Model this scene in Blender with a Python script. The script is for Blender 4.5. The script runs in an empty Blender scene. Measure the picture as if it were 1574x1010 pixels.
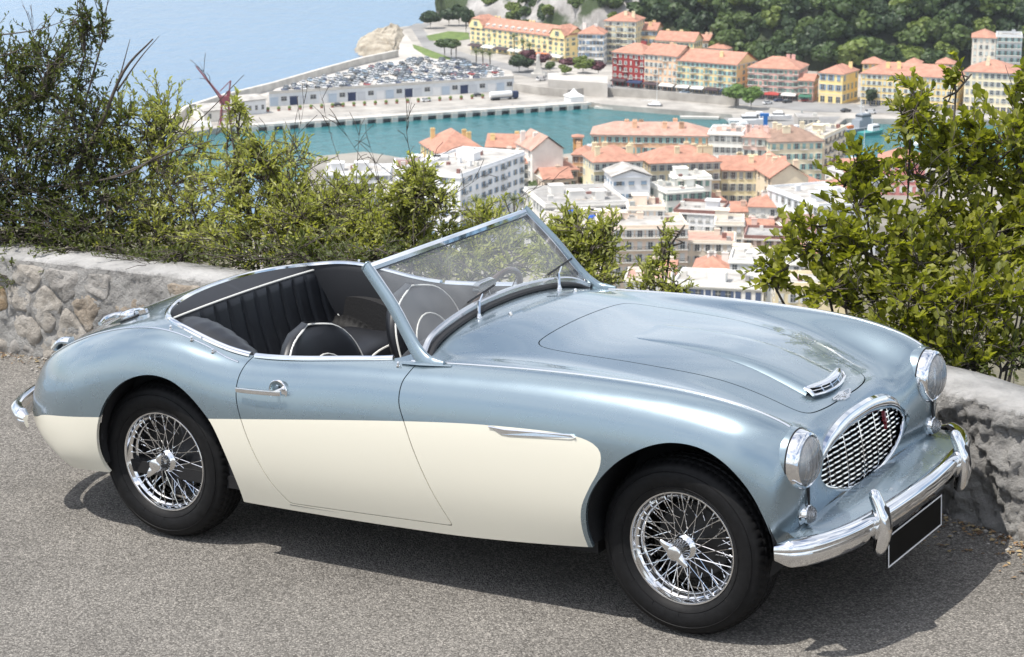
import bpy, bmesh, math, random
import numpy as np
from mathutils import Vector, Matrix, Quaternion
sc = bpy.context.scene
COL = sc.collection
rad = math.radians
# ---------------------------------------------------------------- camera
# photo 1574x1010; focal in photo pixels, pitch below the horizon
PW, PH, FPX, PITCH = 1574.0, 1010.0, 3391.95, 0.24913
CAMP = Vector((-0.948, -7.780, 2.935))
cam_d = bpy.data.cameras.new('camera'); cam = bpy.data.objects.new('camera', cam_d)
COL.objects.link(cam); sc.camera = cam
cam.location = CAMP; cam.rotation_euler = (math.pi/2 - PITCH, 0, 0)
cam_d.sensor_fit = 'HORIZONTAL'; cam_d.sensor_width = 36.0; cam_d.lens = FPX/PW*36.0
cam_d.clip_start = 0.1; cam_d.clip_end = 30000
cam_d.dof.use_dof = True; cam_d.dof.focus_distance = 7.9; cam_d.dof.aperture_fstop = 14
# ---------------------------------------------------------------- sky, sun, exposure
SUN = Vector((-0.395, -0.215, 0.893)).normalized()
EL = math.asin(SUN.z); AZ = math.atan2(SUN.x, SUN.y)
w = bpy.data.worlds.new('World'); sc.world = w; w.use_nodes = True
nt = w.node_tree; nt.nodes.clear()
out = nt.nodes.new('ShaderNodeOutputWorld'); bg = nt.nodes.new('ShaderNodeBackground')
sky = nt.nodes.new('ShaderNodeTexSky'); sky.sky_type = 'NISHITA'; sky.sun_disc = False
sky.sun_elevation = EL; sky.sun_rotation = AZ; sky.altitude = 100; sky.air_density = 1.0; sky.dust_density = 1.6
# thin broken cloud all over the sky (its soft reflections show in the bonnet)
tc = nt.nodes.new('ShaderNodeTexCoord'); mp = nt.nodes.new('ShaderNodeMapping')
mp.inputs['Scale'].default_value = (1.0, 1.0, 2.6)
nz = nt.nodes.new('ShaderNodeTexNoise'); nz.inputs['Scale'].default_value = 2.6; nz.inputs['Detail'].default_value = 7; nz.inputs['Roughness'].default_value = .58; nz.inputs['Distortion'].default_value = .35
cr = nt.nodes.new('ShaderNodeValToRGB'); cr.color_ramp.elements[0].position = .36; cr.color_ramp.elements[0].color = (0, 0, 0, 1); cr.color_ramp.elements[1].position = .64; cr.color_ramp.elements[1].color = (.8, .8, .8, 1)
mx = nt.nodes.new('ShaderNodeMix'); mx.data_type = 'RGBA'
mx.inputs['B'].default_value = (9.5, 9.7, 10.0, 1)
L = nt.links.new
L(tc.outputs['Generated'], mp.inputs['Vector']); L(mp.outputs['Vector'], nz.inputs['Vector']); L(nz.outputs['Fac'], cr.inputs['Fac'])
L(cr.outputs['Color'], mx.inputs['Factor']); L(sky.outputs['Color'], mx.inputs['A']); L(mx.outputs['Result'], bg.inputs['Color'])
bg.inputs['Strength'].default_value = 0.135
L(bg.outputs['Background'], out.inputs['Surface'])
sd = bpy.data.lights.new('sun', 'SUN'); sd.energy = 4.0; sd.angle = rad(.53); sd.color = (1.0, .955, .89)
so = bpy.data.objects.new('sun', sd); COL.objects.link(so); so.rotation_euler = SUN.to_track_quat('Z', 'Y').to_euler(); so.location = (-8, -2, 16)
vs = sc.view_settings
vs.view_transform = 'Standard'; vs.look = 'None'; vs.exposure = 0.43; vs.gamma = 1.0; vs.use_curve_mapping = False
sc.render.resolution_x = 1024; sc.render.resolution_y = 657
# ---------------------------------------------------------------- frames
# the road (and the car on it) slopes a little against the horizon
RM = Matrix(((0.8479, 0.5288, -0.0393), (-0.5291, 0.8486, -0.0001), (0.0333, 0.0209, 0.9992)))
RM = RM.to_quaternion().to_matrix()
RM4 = RM.to_4x4()
def roadpt(x, y, z=0.0): return RM @ Vector((x, y, z))
def pray(px, py):
    c, s = math.cos(PITCH), math.sin(PITCH)
    a, b = (px - PW/2)/FPX, -(py - PH/2)/FPX
    return Vector((a, c + b*s, -s + b*c))
def on_z(px, py, z):
    v = pray(px, py); t = (z - CAMP.z)/v.z
    return CAMP + v*t
def at_d(px, py, d):
    v = pray(px, py); return CAMP + v*(d/v.y)
# ---------------------------------------------------------------- object helpers
def tag(o, label=None, cat=None, group=None, kind=None):
    if label: o['label'] = label
    if cat: o['category'] = cat
    if group: o['group'] = group
    if kind: o['kind'] = kind
    return o
def empty(name, mat=None, loc=None, rz=0, label=None, cat=None, group=None, parent=None):
    o = bpy.data.objects.new(name, None); COL.objects.link(o); o.empty_display_size = .2
    if mat is not None: o.matrix_world = mat
    if loc is not None: o.location = loc
    if rz: o.rotation_euler = (0, 0, rz)
    if parent: o.parent = parent
    return tag(o, label, cat, group)
def link(name, me, parent=None, loc=None, rot=None, scale=None):
    o = bpy.data.objects.new(name, me); COL.objects.link(o)
    if parent: o.parent = parent
    if loc is not None: o.location = loc
    if rot is not None: o.rotation_euler = rot
    if scale is not None: o.scale = scale
    return o
def mesh(name, V, F, mats, smooth=True, idx=None):
    me = bpy.data.meshes.new(name)
    me.from_pydata([tuple(map(float, v)) for v in V], [], [tuple(int(i) for i in f) for f in F])
    if not isinstance(mats, (list, tuple)): mats = [mats]
    for m in mats: me.materials.append(m)
    if idx is not None: me.polygons.foreach_set('material_index', np.asarray(idx, dtype=np.int32))
    if smooth is True: me.polygons.foreach_set('use_smooth', np.ones(len(me.polygons), dtype=bool))
    me.update()
    if isinstance(smooth, (int, float)) and smooth is not True and smooth is not False: me.shade_smooth() if hasattr(me, 'shade_smooth') else None
    return me
def sharp(me, deg=35):
    me.polygons.foreach_set('use_smooth', np.ones(len(me.polygons), dtype=bool))
    me.set_sharp_from_angle(angle=rad(deg)); return me
class MB:
    """collects shapes of ONE piece"""
    def __init__(s): s.V = []; s.F = []; s.I = []; s.mi = 0
    def add(s, V, F):
        n = len(s.V); s.V += [tuple(map(float, v)) for v in V]; s.F += [tuple(int(i) + n for i in f) for f in F]; s.I += [s.mi]*len(F); return s
    def box(s, c, d, rz=0, taper=1.0):
        x, y, z = c; a, b, h = d[0]/2, d[1]/2, d[2]/2; cs, sn = math.cos(rz), math.sin(rz); V = []
        for k, t in ((-h, 1.0), (h, taper)):
            for i, j in ((-a, -b), (a, -b), (a, b), (-a, b)):
                i *= t; j *= t
                V.append((x + i*cs - j*sn, y + i*sn + j*cs, z + k))
        return s.add(V, [(3, 2, 1, 0), (4, 5, 6, 7), (0, 1, 5, 4), (1, 2, 6, 5), (2, 3, 7, 6), (3, 0, 4, 7)])
    def poly(s, pts): return s.add(pts, [tuple(range(len(pts)))])
    def prism(s, pts, z0, z1):
        n = len(pts); V = [(p[0], p[1], z0) for p in pts] + [(p[0], p[1], z1) for p in pts]
        F = [tuple(range(n - 1, -1, -1)), tuple(range(n, 2*n))] + [(i, (i + 1) % n, n + (i + 1) % n, n + i) for i in range(n)]
        return s.add(V, F)
    def sweep(s, path, prof, closed=False, up=(0, 0, 1), caps=True, scales=None):
        """prof: list of (a,b) in the frame (side, up) across the path"""
        P = [Vector(p) for p in path]; n = len(P); m = len(prof); V = []; up = Vector(up)
        for i, p in enumerate(P):
            t = (P[(i + 1) % n] - P[i - 1]) if closed else (P[min(i + 1, n - 1)] - P[max(i - 1, 0)])
            t.normalize(); sd_ = t.cross(up)
            if sd_.length < 1e-4: sd_ = t.cross(Vector((1, 0, 0)))
            sd_.normalize(); u_ = sd_.cross(t)
            k = scales[i] if scales else 1.0
            V += [tuple(p + sd_*(a*k) + u_*(b*k)) for a, b in prof]
        F = []
        for i in range(n if closed else n - 1):
            for j in range(m):
                a, b = i*m + j, i*m + (j + 1) % m; i2 = (i + 1) % n
                F.append((a, b, i2*m + (j + 1) % m, i2*m + j))
        if caps and not closed: F += [tuple(range(m - 1, -1, -1)), tuple((n - 1)*m + j for j in range(m))]
        return s.add(V, F)
    def tube(s, path, r, k=8, closed=False, up=(0, 0, 1), ry=None, scales=None):
        ry = ry or r
        return s.sweep(path, [(r*math.cos(2*math.pi*i/k), ry*math.sin(2*math.pi*i/k)) for i in range(k)], closed, up, True, scales)
    def lathe(s, prof, axis='y', k=32, c=(0, 0, 0), a0=0, a1=2*math.pi, mod=None):
        """prof: list of (radius, offset along axis)"""
        full = abs(a1 - a0 - 2*math.pi) < 1e-6; n = k if full else k + 1; V = []; m = len(prof)
        for i in range(n):
            a = a0 + (a1 - a0)*i/k; ca, sa = math.cos(a), math.sin(a)
            for j, (r, o) in enumerate(prof):
                if mod: r = r + mod(i, j)
                q = {'y': (r*ca, o, r*sa), 'x': (o, r*ca, r*sa), 'z': (r*ca, r*sa, o)}[axis]
                V.append((q[0] + c[0], q[1] + c[1], q[2] + c[2]))
        F = []
        for i in range(k):
            i2 = (i + 1) % n
            for j in range(m - 1): F.append((i*m + j, i2*m + j, i2*m + j + 1, i*m + j + 1))
        return s.add(V, F)
    def ball(s, c, r, ku=12, kv=8, sx=1, sy=1, sz=1):
        V = []; F = []
        for i in range(kv + 1):
            t = math.pi*i/kv
            for j in range(ku): 
                a = 2*math.pi*j/ku; V.append((c[0] + r*sx*math.sin(t)*math.cos(a), c[1] + r*sy*math.sin(t)*math.sin(a), c[2] + r*sz*math.cos(t)))
        for i in range(kv):
            for j in range(ku): F.append((i*ku + j, (i + 1)*ku + j, (i + 1)*ku + (j + 1) % ku, i*ku + (j + 1) % ku))
        return s.add(V, F)
    def me(s, name, mats, smooth=True, ang=35):
        m = mesh(name, s.V, s.F, mats, smooth=bool(smooth), idx=s.I if isinstance(mats, (list, tuple)) else None)
        if smooth and ang: m.set_sharp_from_angle(angle=rad(ang))
        return m
    def obj(s, name, mats, parent=None, smooth=True, ang=35, **k): return link(name, s.me(name, mats, smooth, ang), parent, **k)
# ---------------------------------------------------------------- materials
def newmat(name):
    m = bpy.data.materials.new(name); m.use_nodes = True; n = m.node_tree.nodes; b = n['Principled BSDF']; return m, m.node_tree, b
def setp(b, **k):
    for a, v in k.items():
        a = a.replace('_', ' ')
        if a in b.inputs: b.inputs[a].default_value = v
def col4(c): return (c[0], c[1], c[2], 1)
def mat(name, c, rough=.6, metal=0., coat=0., spec=.5, noise=None, bump=None, **k):
    """noise=(scale, amount[, second colour]) ; bump=(scale, strength)"""
    m, t, b = newmat(name); setp(b, Base_Color=col4(c), Roughness=rough, Metallic=metal, Coat_Weight=coat, Coat_Roughness=.03, Specular_IOR_Level=spec, **k)
    if noise:
        tc = t.nodes.new('ShaderNodeTexCoord'); n = t.nodes.new('ShaderNodeTexNoise'); n.inputs['Scale'].default_value = noise[0]; n.inputs['Detail'].default_value = 6; n.inputs['Roughness'].default_value = .62
        r = t.nodes.new('ShaderNodeValToRGB'); e = r.color_ramp.elements; e[0].position = .32; e[1].position = .68
        a = noise[1]; c2 = noise[2] if len(noise) > 2 else tuple(min(1, x*(1 + a)) for x in c)
        e[0].color = col4(tuple(x*(1 - a) for x in c)); e[1].color = col4(c2)
        t.links.new(tc.outputs['Object'], n.inputs['Vector']); t.links.new(n.outputs['Fac'], r.inputs['Fac']); t.links.new(r.outputs['Color'], b.inputs['Base Color'])
    if bump:
        tc = t.nodes.new('ShaderNodeTexCoord'); n = t.nodes.new('ShaderNodeTexNoise'); n.inputs['Scale'].default_value = bump[0]; n.inputs['Detail'].default_value = 5
        bp = t.nodes.new('ShaderNodeBump'); bp.inputs['Strength'].default_value = bump[1]; bp.inputs['Distance'].default_value = bump[2] if len(bump) > 2 else .01
        t.links.new(tc.outputs['Object'], n.inputs['Vector']); t.links.new(n.outputs['Fac'], bp.inputs['Height']); t.links.new(bp.outputs['Normal'], b.inputs['Normal'])
    return m
def spline(keys, n, closed=False):
    """Catmull-Rom through the keys"""
    K = [Vector(k) for k in keys]; m = len(K); out = []
    segs = m if closed else m - 1
    for i in range(segs):
        g = (lambda j: K[j % m]) if closed else (lambda j: K[max(0, min(m - 1, j))])
        p0, p1, p2, p3 = g(i - 1), g(i), g(i + 1), g(i + 2)
        if not closed and i == 0: p0 = p1*2 - p2
        if not closed and i == segs - 1: p3 = p2*2 - p1
        for q in range(n):
            t = q/n; out.append(0.5*((2*p1) + (p2 - p0)*t + (2*p0 - 5*p1 + 4*p2 - p3)*t*t + (3*p1 - p0 - 3*p2 + p3)*t**3))
    if not closed: out.append(K[-1])
    return out
# ================================================================ the car (built in the road frame: x forward, y to its left, z up)
M = {}
def paint(name, c, metal, rough, flake=True):
    m, t, b = newmat(name)
    setp(b, Base_Color=col4(c), Metallic=metal, Roughness=rough, Coat_Weight=1.0, Coat_Roughness=.025, Coat_IOR=1.5)
    tc = t.nodes.new('ShaderNodeTexCoord')
    n = t.nodes.new('ShaderNodeTexNoise'); n.inputs['Scale'].default_value = 9; n.inputs['Detail'].default_value = 4
    r = t.nodes.new('ShaderNodeMapRange'); r.inputs['To Min'].default_value = rough - .04; r.inputs['To Max'].default_value = rough + .05
    t.links.new(tc.outputs['Object'], n.inputs['Vector']); t.links.new(n.outputs['Fac'], r.inputs['Value']); t.links.new(r.outputs['Result'], b.inputs['Roughness'])
    # orange peel in the lacquer
    n2 = t.nodes.new('ShaderNodeTexNoise'); n2.inputs['Scale'].default_value = 160; n2.inputs['Detail'].default_value = 2
    bp = t.nodes.new('ShaderNodeBump'); bp.inputs['Strength'].default_value = .02; bp.inputs['Distance'].default_value = .002
    t.links.new(tc.outputs['Object'], n2.inputs['Vector']); t.links.new(n2.outputs['Fac'], bp.inputs['Height']); t.links.new(bp.outputs['Normal'], b.inputs['Coat Normal'])
    return m
M['blue'] = paint('ice_blue_metallic_paint', (.232, .298, .338), .76, .27)
M['cream'] = paint('old_english_cream_paint', (.65, .62, .52), 0, .38)
M['chrome'] = mat('chrome', (.80, .80, .80), .06, 1.0, noise=(14, .05))
M['satin'] = mat('satin_chrome', (.72, .72, .72), .22, 1.0)
M['rubber'] = mat('tyre_rubber', (.007, .007, .0075), .6, spec=.2, noise=(40, .35), bump=(220, .15, .002))
M['black'] = mat('black_trim', (.012, .012, .013), .55)
M['dark'] = mat('underbody_black', (.01, .01, .011), .8, bump=(90, .4, .004))
M['leather'] = mat('dark_navy_leather', (.010, .011, .014), .42, spec=.45, bump=(260, .18, .0012), noise=(5, .3))
M['vinyl'] = mat('black_vinyl', (.011, .012, .015), .55, bump=(300, .15, .001))
M['carpet'] = mat('black_carpet', (.008, .008, .009), .95, bump=(500, .5, .003))
M['piping'] = mat('white_piping', (.72, .71, .66), .45)
M['plate'] = mat('black_number_plate', (.003, .003, .003), .6, spec=.1)
M['platerim'] = mat('white_plate_border', (.8, .8, .8), .4)
M['red'] = mat('red_enamel', (.16, .012, .018), .3, coat=.5)
M['wood'] = mat('wheel_rim_brown', (.06, .035, .028), .4, coat=.4)
M['steel'] = mat('brushed_steel', (.55, .55, .54), .32, 1.0, bump=(60, .1, .001))
def glassmat(name, tint, haze, dc=(.75, .76, .76), ior=1.5):
    m = bpy.data.materials.new(name); m.use_nodes = True; t = m.node_tree; t.nodes.clear()
    o = t.nodes.new('ShaderNodeOutputMaterial'); tr = t.nodes.new('ShaderNodeBsdfTransparent'); tr.inputs['Color'].default_value = col4(tint)
    gl = t.nodes.new('ShaderNodeBsdfGlossy'); gl.inputs['Roughness'].default_value = .015
    df = t.nodes.new('ShaderNodeBsdfDiffuse'); df.inputs['Color'].default_value = col4(dc)
    fr = t.nodes.new('ShaderNodeFresnel'); fr.inputs['IOR'].default_value = ior
    m1 = t.nodes.new('ShaderNodeMixShader'); m2 = t.nodes.new('ShaderNodeMixShader')
    tc = t.nodes.new('ShaderNodeTexCoord'); n = t.nodes.new('ShaderNodeTexNoise'); n.inputs['Scale'].default_value = 5; n.inputs['Detail'].default_value = 5
    r = t.nodes.new('ShaderNodeMapRange'); r.inputs['From Min'].default_value = .3; r.inputs['From Max'].default_value = .7; r.inputs['To Min'].default_value = haze*.6; r.inputs['To Max'].default_value = haze*1.4
    t.links.new(tc.outputs['Object'], n.inputs['Vector']); t.links.new(n.outputs['Fac'], r.inputs['Value']); t.links.new(r.outputs['Result'], m1.inputs['Fac'])
    t.links.new(tr.outputs[0], m1.inputs[1]); t.links.new(df.outputs[0], m1.inputs[2])
    t.links.new(fr.outputs[0], m2.inputs['Fac']); t.links.new(m1.outputs[0], m2.inputs[1]); t.links.new(gl.outputs[0], m2.inputs[2])
    t.links.new(m2.outputs[0], o.inputs['Surface']); return m
M['glass'] = glassmat('hazy_windscreen_glass', (.86, .88, .88), .13)  # diffuse haze put in for both dust and milky reflections
def lensmat():
    m, t, b = newmat('lamp_lens'); setp(b, Base_Color=(.95, .97, .97, 1), Roughness=.04, Transmission_Weight=1.0, IOR=1.35)
    tc = t.nodes.new('ShaderNodeTexCoord'); w_ = t.nodes.new('ShaderNodeTexWave'); w_.inputs['Scale'].default_value = 22; w_.bands_direction = 'Y'; w_.inputs['Distortion'].default_value = 1.2
    bp = t.nodes.new('ShaderNodeBump'); bp.inputs['Strength'].default_value = .35; bp.inputs['Distance'].default_value = .003
    t.links.new(tc.outputs['Object'], w_.inputs['Vector']); t.links.new(w_.outputs['Fac'], bp.inputs['Height']); t.links.new(bp.outputs['Normal'], b.inputs['Normal']); return m
M['lens'] = lensmat()
CAR = empty('classic_roadster', mat=RM4, label='ice blue and cream open two-tone sports roadster with chrome wire wheels', cat='car')
# ---------------------------------------------------------------- body surface: control rows tail -> nose, columns centreline -> sill
def R_(*p): return list(p)
rows = [
 [(-3.13,0,.285),(-3.125,.19,.285),(-3.10,.35,.283),(-3.065,.46,.28),(-3.02,.54,.275),(-2.97,.60,.268),(-2.92,.64,.26),(-2.88,.66,.252),(-2.85,.668,.246),(-2.83,.67,.24)],
 [(-3.235,0,.385),(-3.225,.20,.385),(-3.20,.36,.385),(-3.165,.48,.383),(-3.115,.575,.375),(-3.045,.64,.36),(-2.97,.68,.335),(-2.90,.70,.305),(-2.86,.70,.275),(-2.82,.688,.243)],
 [(-3.25,0,.50),(-3.24,.20,.50),(-3.21,.37,.50),(-3.165,.49,.50),(-3.10,.59,.50),(-3.005,.67,.478),(-2.92,.715,.438),(-2.85,.732,.38),(-2.80,.73,.31),(-2.76,.703,.248)],
 [(-3.19,0,.625),(-3.175,.20,.625),(-3.14,.37,.625),(-3.09,.49,.628),(-3.025,.585,.632),(-2.92,.68,.598),(-2.83,.735,.53),(-2.77,.753,.43),(-2.72,.747,.33),(-2.70,.712,.253)],
 [(-3.05,0,.715),(-3.035,.20,.715),(-3.0,.37,.71),(-2.955,.48,.71),(-2.90,.585,.722),(-2.81,.69,.688),(-2.74,.747,.60),(-2.69,.762,.47),(-2.66,.752,.35),(-2.64,.715,.257)],
 [(-2.88,0,.79),(-2.865,.20,.79),(-2.83,.37,.783),(-2.80,.48,.78),(-2.76,.59,.787),(-2.68,.70,.752),(-2.63,.752,.65),(-2.60,.766,.49),(-2.58,.753,.36),(-2.57,.715,.26)],
 [(-2.71,0,.85),(-2.70,.20,.848),(-2.67,.37,.84),(-2.64,.48,.832),(-2.61,.60,.835),(-2.55,.705,.795),(-2.52,.755,.68),(-2.50,.768,.50),(-2.49,.754,.365),(-2.48,.715,.26)],
 [(-2.53,0,.905),(-2.52,.20,.90),(-2.50,.37,.89),(-2.48,.49,.875),(-2.46,.61,.868),(-2.42,.71,.822),(-2.40,.757,.70),(-2.39,.768,.51),(-2.38,.755,.365),(-2.37,.715,.255)],
]
xs = [-2.28, -2.10, -1.92, -1.66, -1.36, -1.10, -.90, -.65, -.35, -.06, .12, .25]
T = {  # column: (y list, z list) over xs
 0: ([0]*12, [.925,.925,.92,.92,.935,.946,.932,.905,.896,.866,.815,.765]),
 1: ([.2]*12, [.92,.918,.912,.912,.928,.941,.928,.902,.893,.862,.810,.760]),
 2: ([.38,.39,.40,.40,.40,.40,.39,.375,.365,.35,.34,.335], [.905,.895,.882,.885,.905,.922,.912,.892,.883,.850,.800,.752]),
 3: ([.51,.53,.545,.55,.545,.525,.51,.50,.49,.475,.465,.455], [.89,.872,.852,.858,.880,.893,.892,.884,.873,.842,.800,.760]),
 4: ([.625,.64,.65,.655,.645,.615,.60,.59,.585,.58,.575,.57], [.878,.85,.822,.828,.855,.872,.882,.890,.892,.884,.867,.842]),
 5: ([.71,.712,.712,.716,.716,.708,.70,.695,.692,.69,.687,.683], [.832,.812,.782,.786,.812,.833,.846,.856,.858,.850,.832,.805]),
 6: ([.757,.757,.755,.757,.758,.757,.754,.752,.751,.750,.747,.738], [.71,.70,.685,.685,.70,.715,.73,.742,.748,.742,.73,.705]),
 7: ([.768,.768,.768,.770,.771,.771,.770,.768,.767,.766,.762,.750], [.52,.525,.53,.54,.55,.56,.57,.58,.585,.585,.58,.565]),
 8: ([.755,.756,.757,.758,.759,.759,.759,.758,.757,.755,.75,.740], [.37,.37,.375,.385,.39,.40,.41,.42,.43,.44,.45,.455]),
 9: ([.716,.716,.716,.716,.716,.716,.716,.717,.718,.718,.715,.71], [.25,.243,.236,.237,.24,.246,.252,.268,.295,.33,.36,.38]),
}
for i, x in enumerate(xs): rows.append([(x, T[j][0][i], T[j][1][i]) for j in range(10)])
rows += [
 [(.335,0,.728),(.335,.19,.722),(.333,.325,.718),(.345,.445,.742),(.382,.567,.797),(.350,.665,.762),(.325,.717,.675),(.32,.735,.56),(.32,.73,.46),(.325,.703,.388)],
 [(.378,0,.675),(.378,.19,.662),(.382,.325,.655),(.402,.445,.685),(.432,.567,.735),(.408,.658,.71),(.378,.707,.635),(.36,.725,.54),(.357,.72,.455),(.355,.697,.388)],
 [(.400,0,.58),(.400,.19,.573),(.402,.33,.57),(.415,.45,.585),(.436,.567,.62),(.420,.648,.61),(.392,.697,.575),(.378,.713,.52),(.373,.71,.452),(.368,.69,.388)],
 [(.412,0,.48),(.412,.19,.48),(.414,.33,.48),(.42,.45,.485),(.430,.56,.50),(.418,.635,.50),(.40,.678,.488),(.390,.695,.465),(.383,.695,.43),(.378,.68,.388)],
 [(.402,0,.395),(.402,.19,.395),(.405,.33,.398),(.41,.45,.402),(.415,.55,.408),(.406,.62,.408),(.397,.655,.405),(.39,.668,.40),(.386,.672,.393),(.382,.668,.385)],
 [(.385,0,.335),(.385,.19,.335),(.385,.33,.34),(.385,.45,.348),(.385,.54,.357),(.382,.60,.365),(.38,.63,.372),(.379,.645,.376),(.378,.65,.379),(.377,.652,.381)],
]
P0 = np.array(rows, float)
def pad(C):
    C = np.concatenate([(2*C[:1] - C[1:2]), C, (2*C[-1:] - C[-2:-1])], 0)
    mir = C[:, 1:2].copy(); mir[..., 1] *= -1
    return np.concatenate([mir, C, 2*C[:, -1:] - C[:, -2:-1]], 1)
def node(C):
    Q = pad(C); Q = (Q[:-2] + 4*Q[1:-1] + Q[2:])/6; return (Q[:, :-2] + 4*Q[:, 1:-1] + Q[:, 2:])/6
CP = P0.copy()
for _ in range(2): CP = CP + .75*(P0 - node(CP))
def bas(n, k):
    """basis matrix: n control rows (after pad n+2) sampled k per span"""
    ts = np.linspace(0, n - 1, (n - 1)*k + 1); B = np.zeros((len(ts), n + 2))
    for r, t in enumerate(ts):
        i = min(int(t), n - 2); f = t - i
        B[r, i:i + 4] = [(1 - f)**3/6, (3*f**3 - 6*f*f + 4)/6, (-3*f**3 + 3*f*f + 3*f + 1)/6, f**3/6]
    return B
KU, KV = 14, 10
Q = pad(CP); n0, m0 = CP.shape[:2]
S = np.einsum('ai,ijc,bj->abc', bas(n0, KU), Q, bas(m0, KV))
S[:, 0, 1] = 0
NU, NV = S.shape[:2]
BV = [tuple(p) for p in S.reshape(-1, 3)]
BF = [(i*NV + j, (i + 1)*NV + j, (i + 1)*NV + j + 1, i*NV + j + 1) for i in range(NU - 1) for j in range(NV - 1)]
# ---- polygon tools on the half body
class Cut:
    def __init__(s, V): s.V = list(V)
    def arr(s): return np.array(s.V)
    def split(s, F, fun):
        d = fun(s.arr()); d = np.where(np.abs(d) < 1e-7, 1e-7, d); sg = d > 0
        A, B, cache, line = [], [], {}, []
        d = list(d); sg = list(sg)
        for f in F:
            q = [sg[i] for i in f]
            if all(q): A.append(f); continue
            if not any(q): B.append(f); continue
            pa, pb = [], []
            for a, b in zip(f, f[1:] + f[:1]):
                (pa if sg[a] else pb).append(a)
                if sg[a] != sg[b]:
                    k = (a, b) if a < b else (b, a)
                    if k not in cache:
                        t = d[a]/(d[a] - d[b]); va, vb = s.V[a], s.V[b]
                        cache[k] = len(s.V); s.V.append(tuple(va[c] + t*(vb[c] - va[c]) for c in range(3)))
                    pa.append(cache[k]); pb.append(cache[k])
            if len(pa) > 2: A.append(tuple(pa))
            if len(pb) > 2: B.append(tuple(pb))
        s.last = [s.V[i] for i in cache.values()]
        return A, B
def sdf(poly):
    """signed distance to a closed 2-D polygon, positive inside"""
    P = np.array([(p[0], p[1]) for p in poly]); Qn = np.roll(P, -1, 0)
    def f(X, Y):
        p = np.stack([X, Y], -1); dmin = np.full(len(p), 1e9); ins = np.zeros(len(p), bool)
        for a, b in zip(P, Qn):
            e = b - a; w_ = p - a; t = np.clip((w_@e)/max(e@e, 1e-12), 0, 1); dd = np.hypot(*(w_ - t[:, None]*e).T); dmin = np.minimum(dmin, dd)
            c = ((a[1] > p[:, 1]) != (b[1] > p[:, 1])); den = (b[1] - a[1]) if abs(b[1] - a[1]) > 1e-12 else 1e-12
            ins ^= c & (p[:, 0] < (b[0] - a[0])*(p[:, 1] - a[1])/den + a[0])
        return np.where(ins, dmin, -dmin)
    return f
def sp2(keys, n=8, closed=False): return [(v.x, v.y) for v in spline([(k[0], k[1], 0) for k in keys], n, closed)]
arch_r = sp2([(-2.575,.23),(-2.60,.30),(-2.602,.38),(-2.585,.47),(-2.545,.56),(-2.475,.64),(-2.388,.692),(-2.29,.715),(-2.19,.705),(-2.105,.665),(-2.03,.605),(-1.975,.54),(-1.922,.42),(-1.897,.31),(-1.893,.20)]) + [(-1.893,.0),(-2.575,.0)]
arch_f = sp2([(-.305,.24),(-.322,.31),(-.328,.375),(-.313,.474),(-.266,.562),(-.189,.643),(-.09,.705),(.01,.736),(.115,.733),(.205,.697),(.28,.631),(.335,.545),(.368,.45),(.372,.34)]) + [(.372,.0),(-.305,.0)]
rimh = [(-1.17,0),(-1.165,.30),(-1.15,.50),(-1.16,.59),(-1.24,.632),(-1.5,.655),(-1.75,.663),(-1.95,.65),(-2.15,.622),(-2.31,.572),(-2.42,.48),(-2.49,.34),(-2.525,.17),(-2.535,0)]
cock = sp2(rimh, 6); cock = cock + [(x, -y) for x, y in cock[::-1]]
gril = sp2([(0,.694),(.10,.691),(.20,.678),(.28,.655),(.345,.618),(.402,.560)], 6)[:-1] + sp2([(.402,.560),(.345,.513),(.27,.482),(.19,.457),(.10,.442),(0,.437)], 6)
gril = gril + [(-y, z) for y, z in gril[::-1] if abs(y) > 1e-6]
bon_h = [(-.775,0),(-.772,.15),(-.765,.28),(-.748,.338),(-.69,.364),(-.5,.365),(-.25,.352),(-.03,.318),(.14,.29),(.24,.278),(.283,.262),(.305,.22),(.318,.12),(.32,0)]
bonn = sp2(bon_h, 6); bonn = bonn + [(x, -y) for x, y in bonn[::-1]]
door_rear = sp2([(-1.80,1.0),(-1.815,.86),(-1.845,.80),(-1.862,.74),(-1.860,.67),(-1.836,.59),(-1.786,.468),(-1.721,.345),(-1.655,.268)], 5)
door_front = sp2([(-.905,.292),(-.972,.435),(-1.034,.576),(-1.075,.678),(-1.102,.741),(-1.104,.81),(-1.085,.865),(-1.06,1.0)], 5)
doorp = door_rear + door_front
tone = sp2([(-3.5,.385),(-3.2,.392),(-3.02,.43),(-2.9,.466),(-2.56,.511),(-1.97,.578),(-1.44,.64),(-1.08,.679),(-.85,.70),(-.69,.71),(-.5,.717),(-.38,.716),(-.305,.705),(-.262,.683),(-.250,.65),(-.262,.60),(-.30,.535),(-.338,.455),(-.348,.37),(-.338,.28)], 5) + [(-.338,.0),(-3.5,.0)]
bump_path = lambda y: .625 - .02*(y/.3)**2 - .03*(abs(y)/.5)**4
half = Cut(BV); F = BF
f_ar, f_af, f_ck, f_gr, f_bo, f_do, f_tn = map(sdf, (arch_r, arch_f, cock, gril, bonn, doorp, tone))
side = lambda A: A[:, 1] > .45
def F_ar(A): return np.where(side(A), f_ar(A[:, 0], A[:, 2]), -1)
def F_af(A): return np.where(side(A), f_af(A[:, 0], A[:, 2]), -1)
def F_ck(A): return np.where(A[:, 2] > .7, f_ck(A[:, 0], A[:, 1]), -1)
def F_gr(A): return np.where(A[:, 0] > .2, f_gr(A[:, 1], A[:, 2]), -1)
def F_bo(A): return np.where((A[:, 2] > .6), f_bo(A[:, 0], A[:, 1]), -1)
def F_do(A): return np.where(A[:, 1] > .5, f_do(A[:, 0], A[:, 2]), -1)
def F_tn(A): return f_tn(A[:, 0], A[:, 2])
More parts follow.
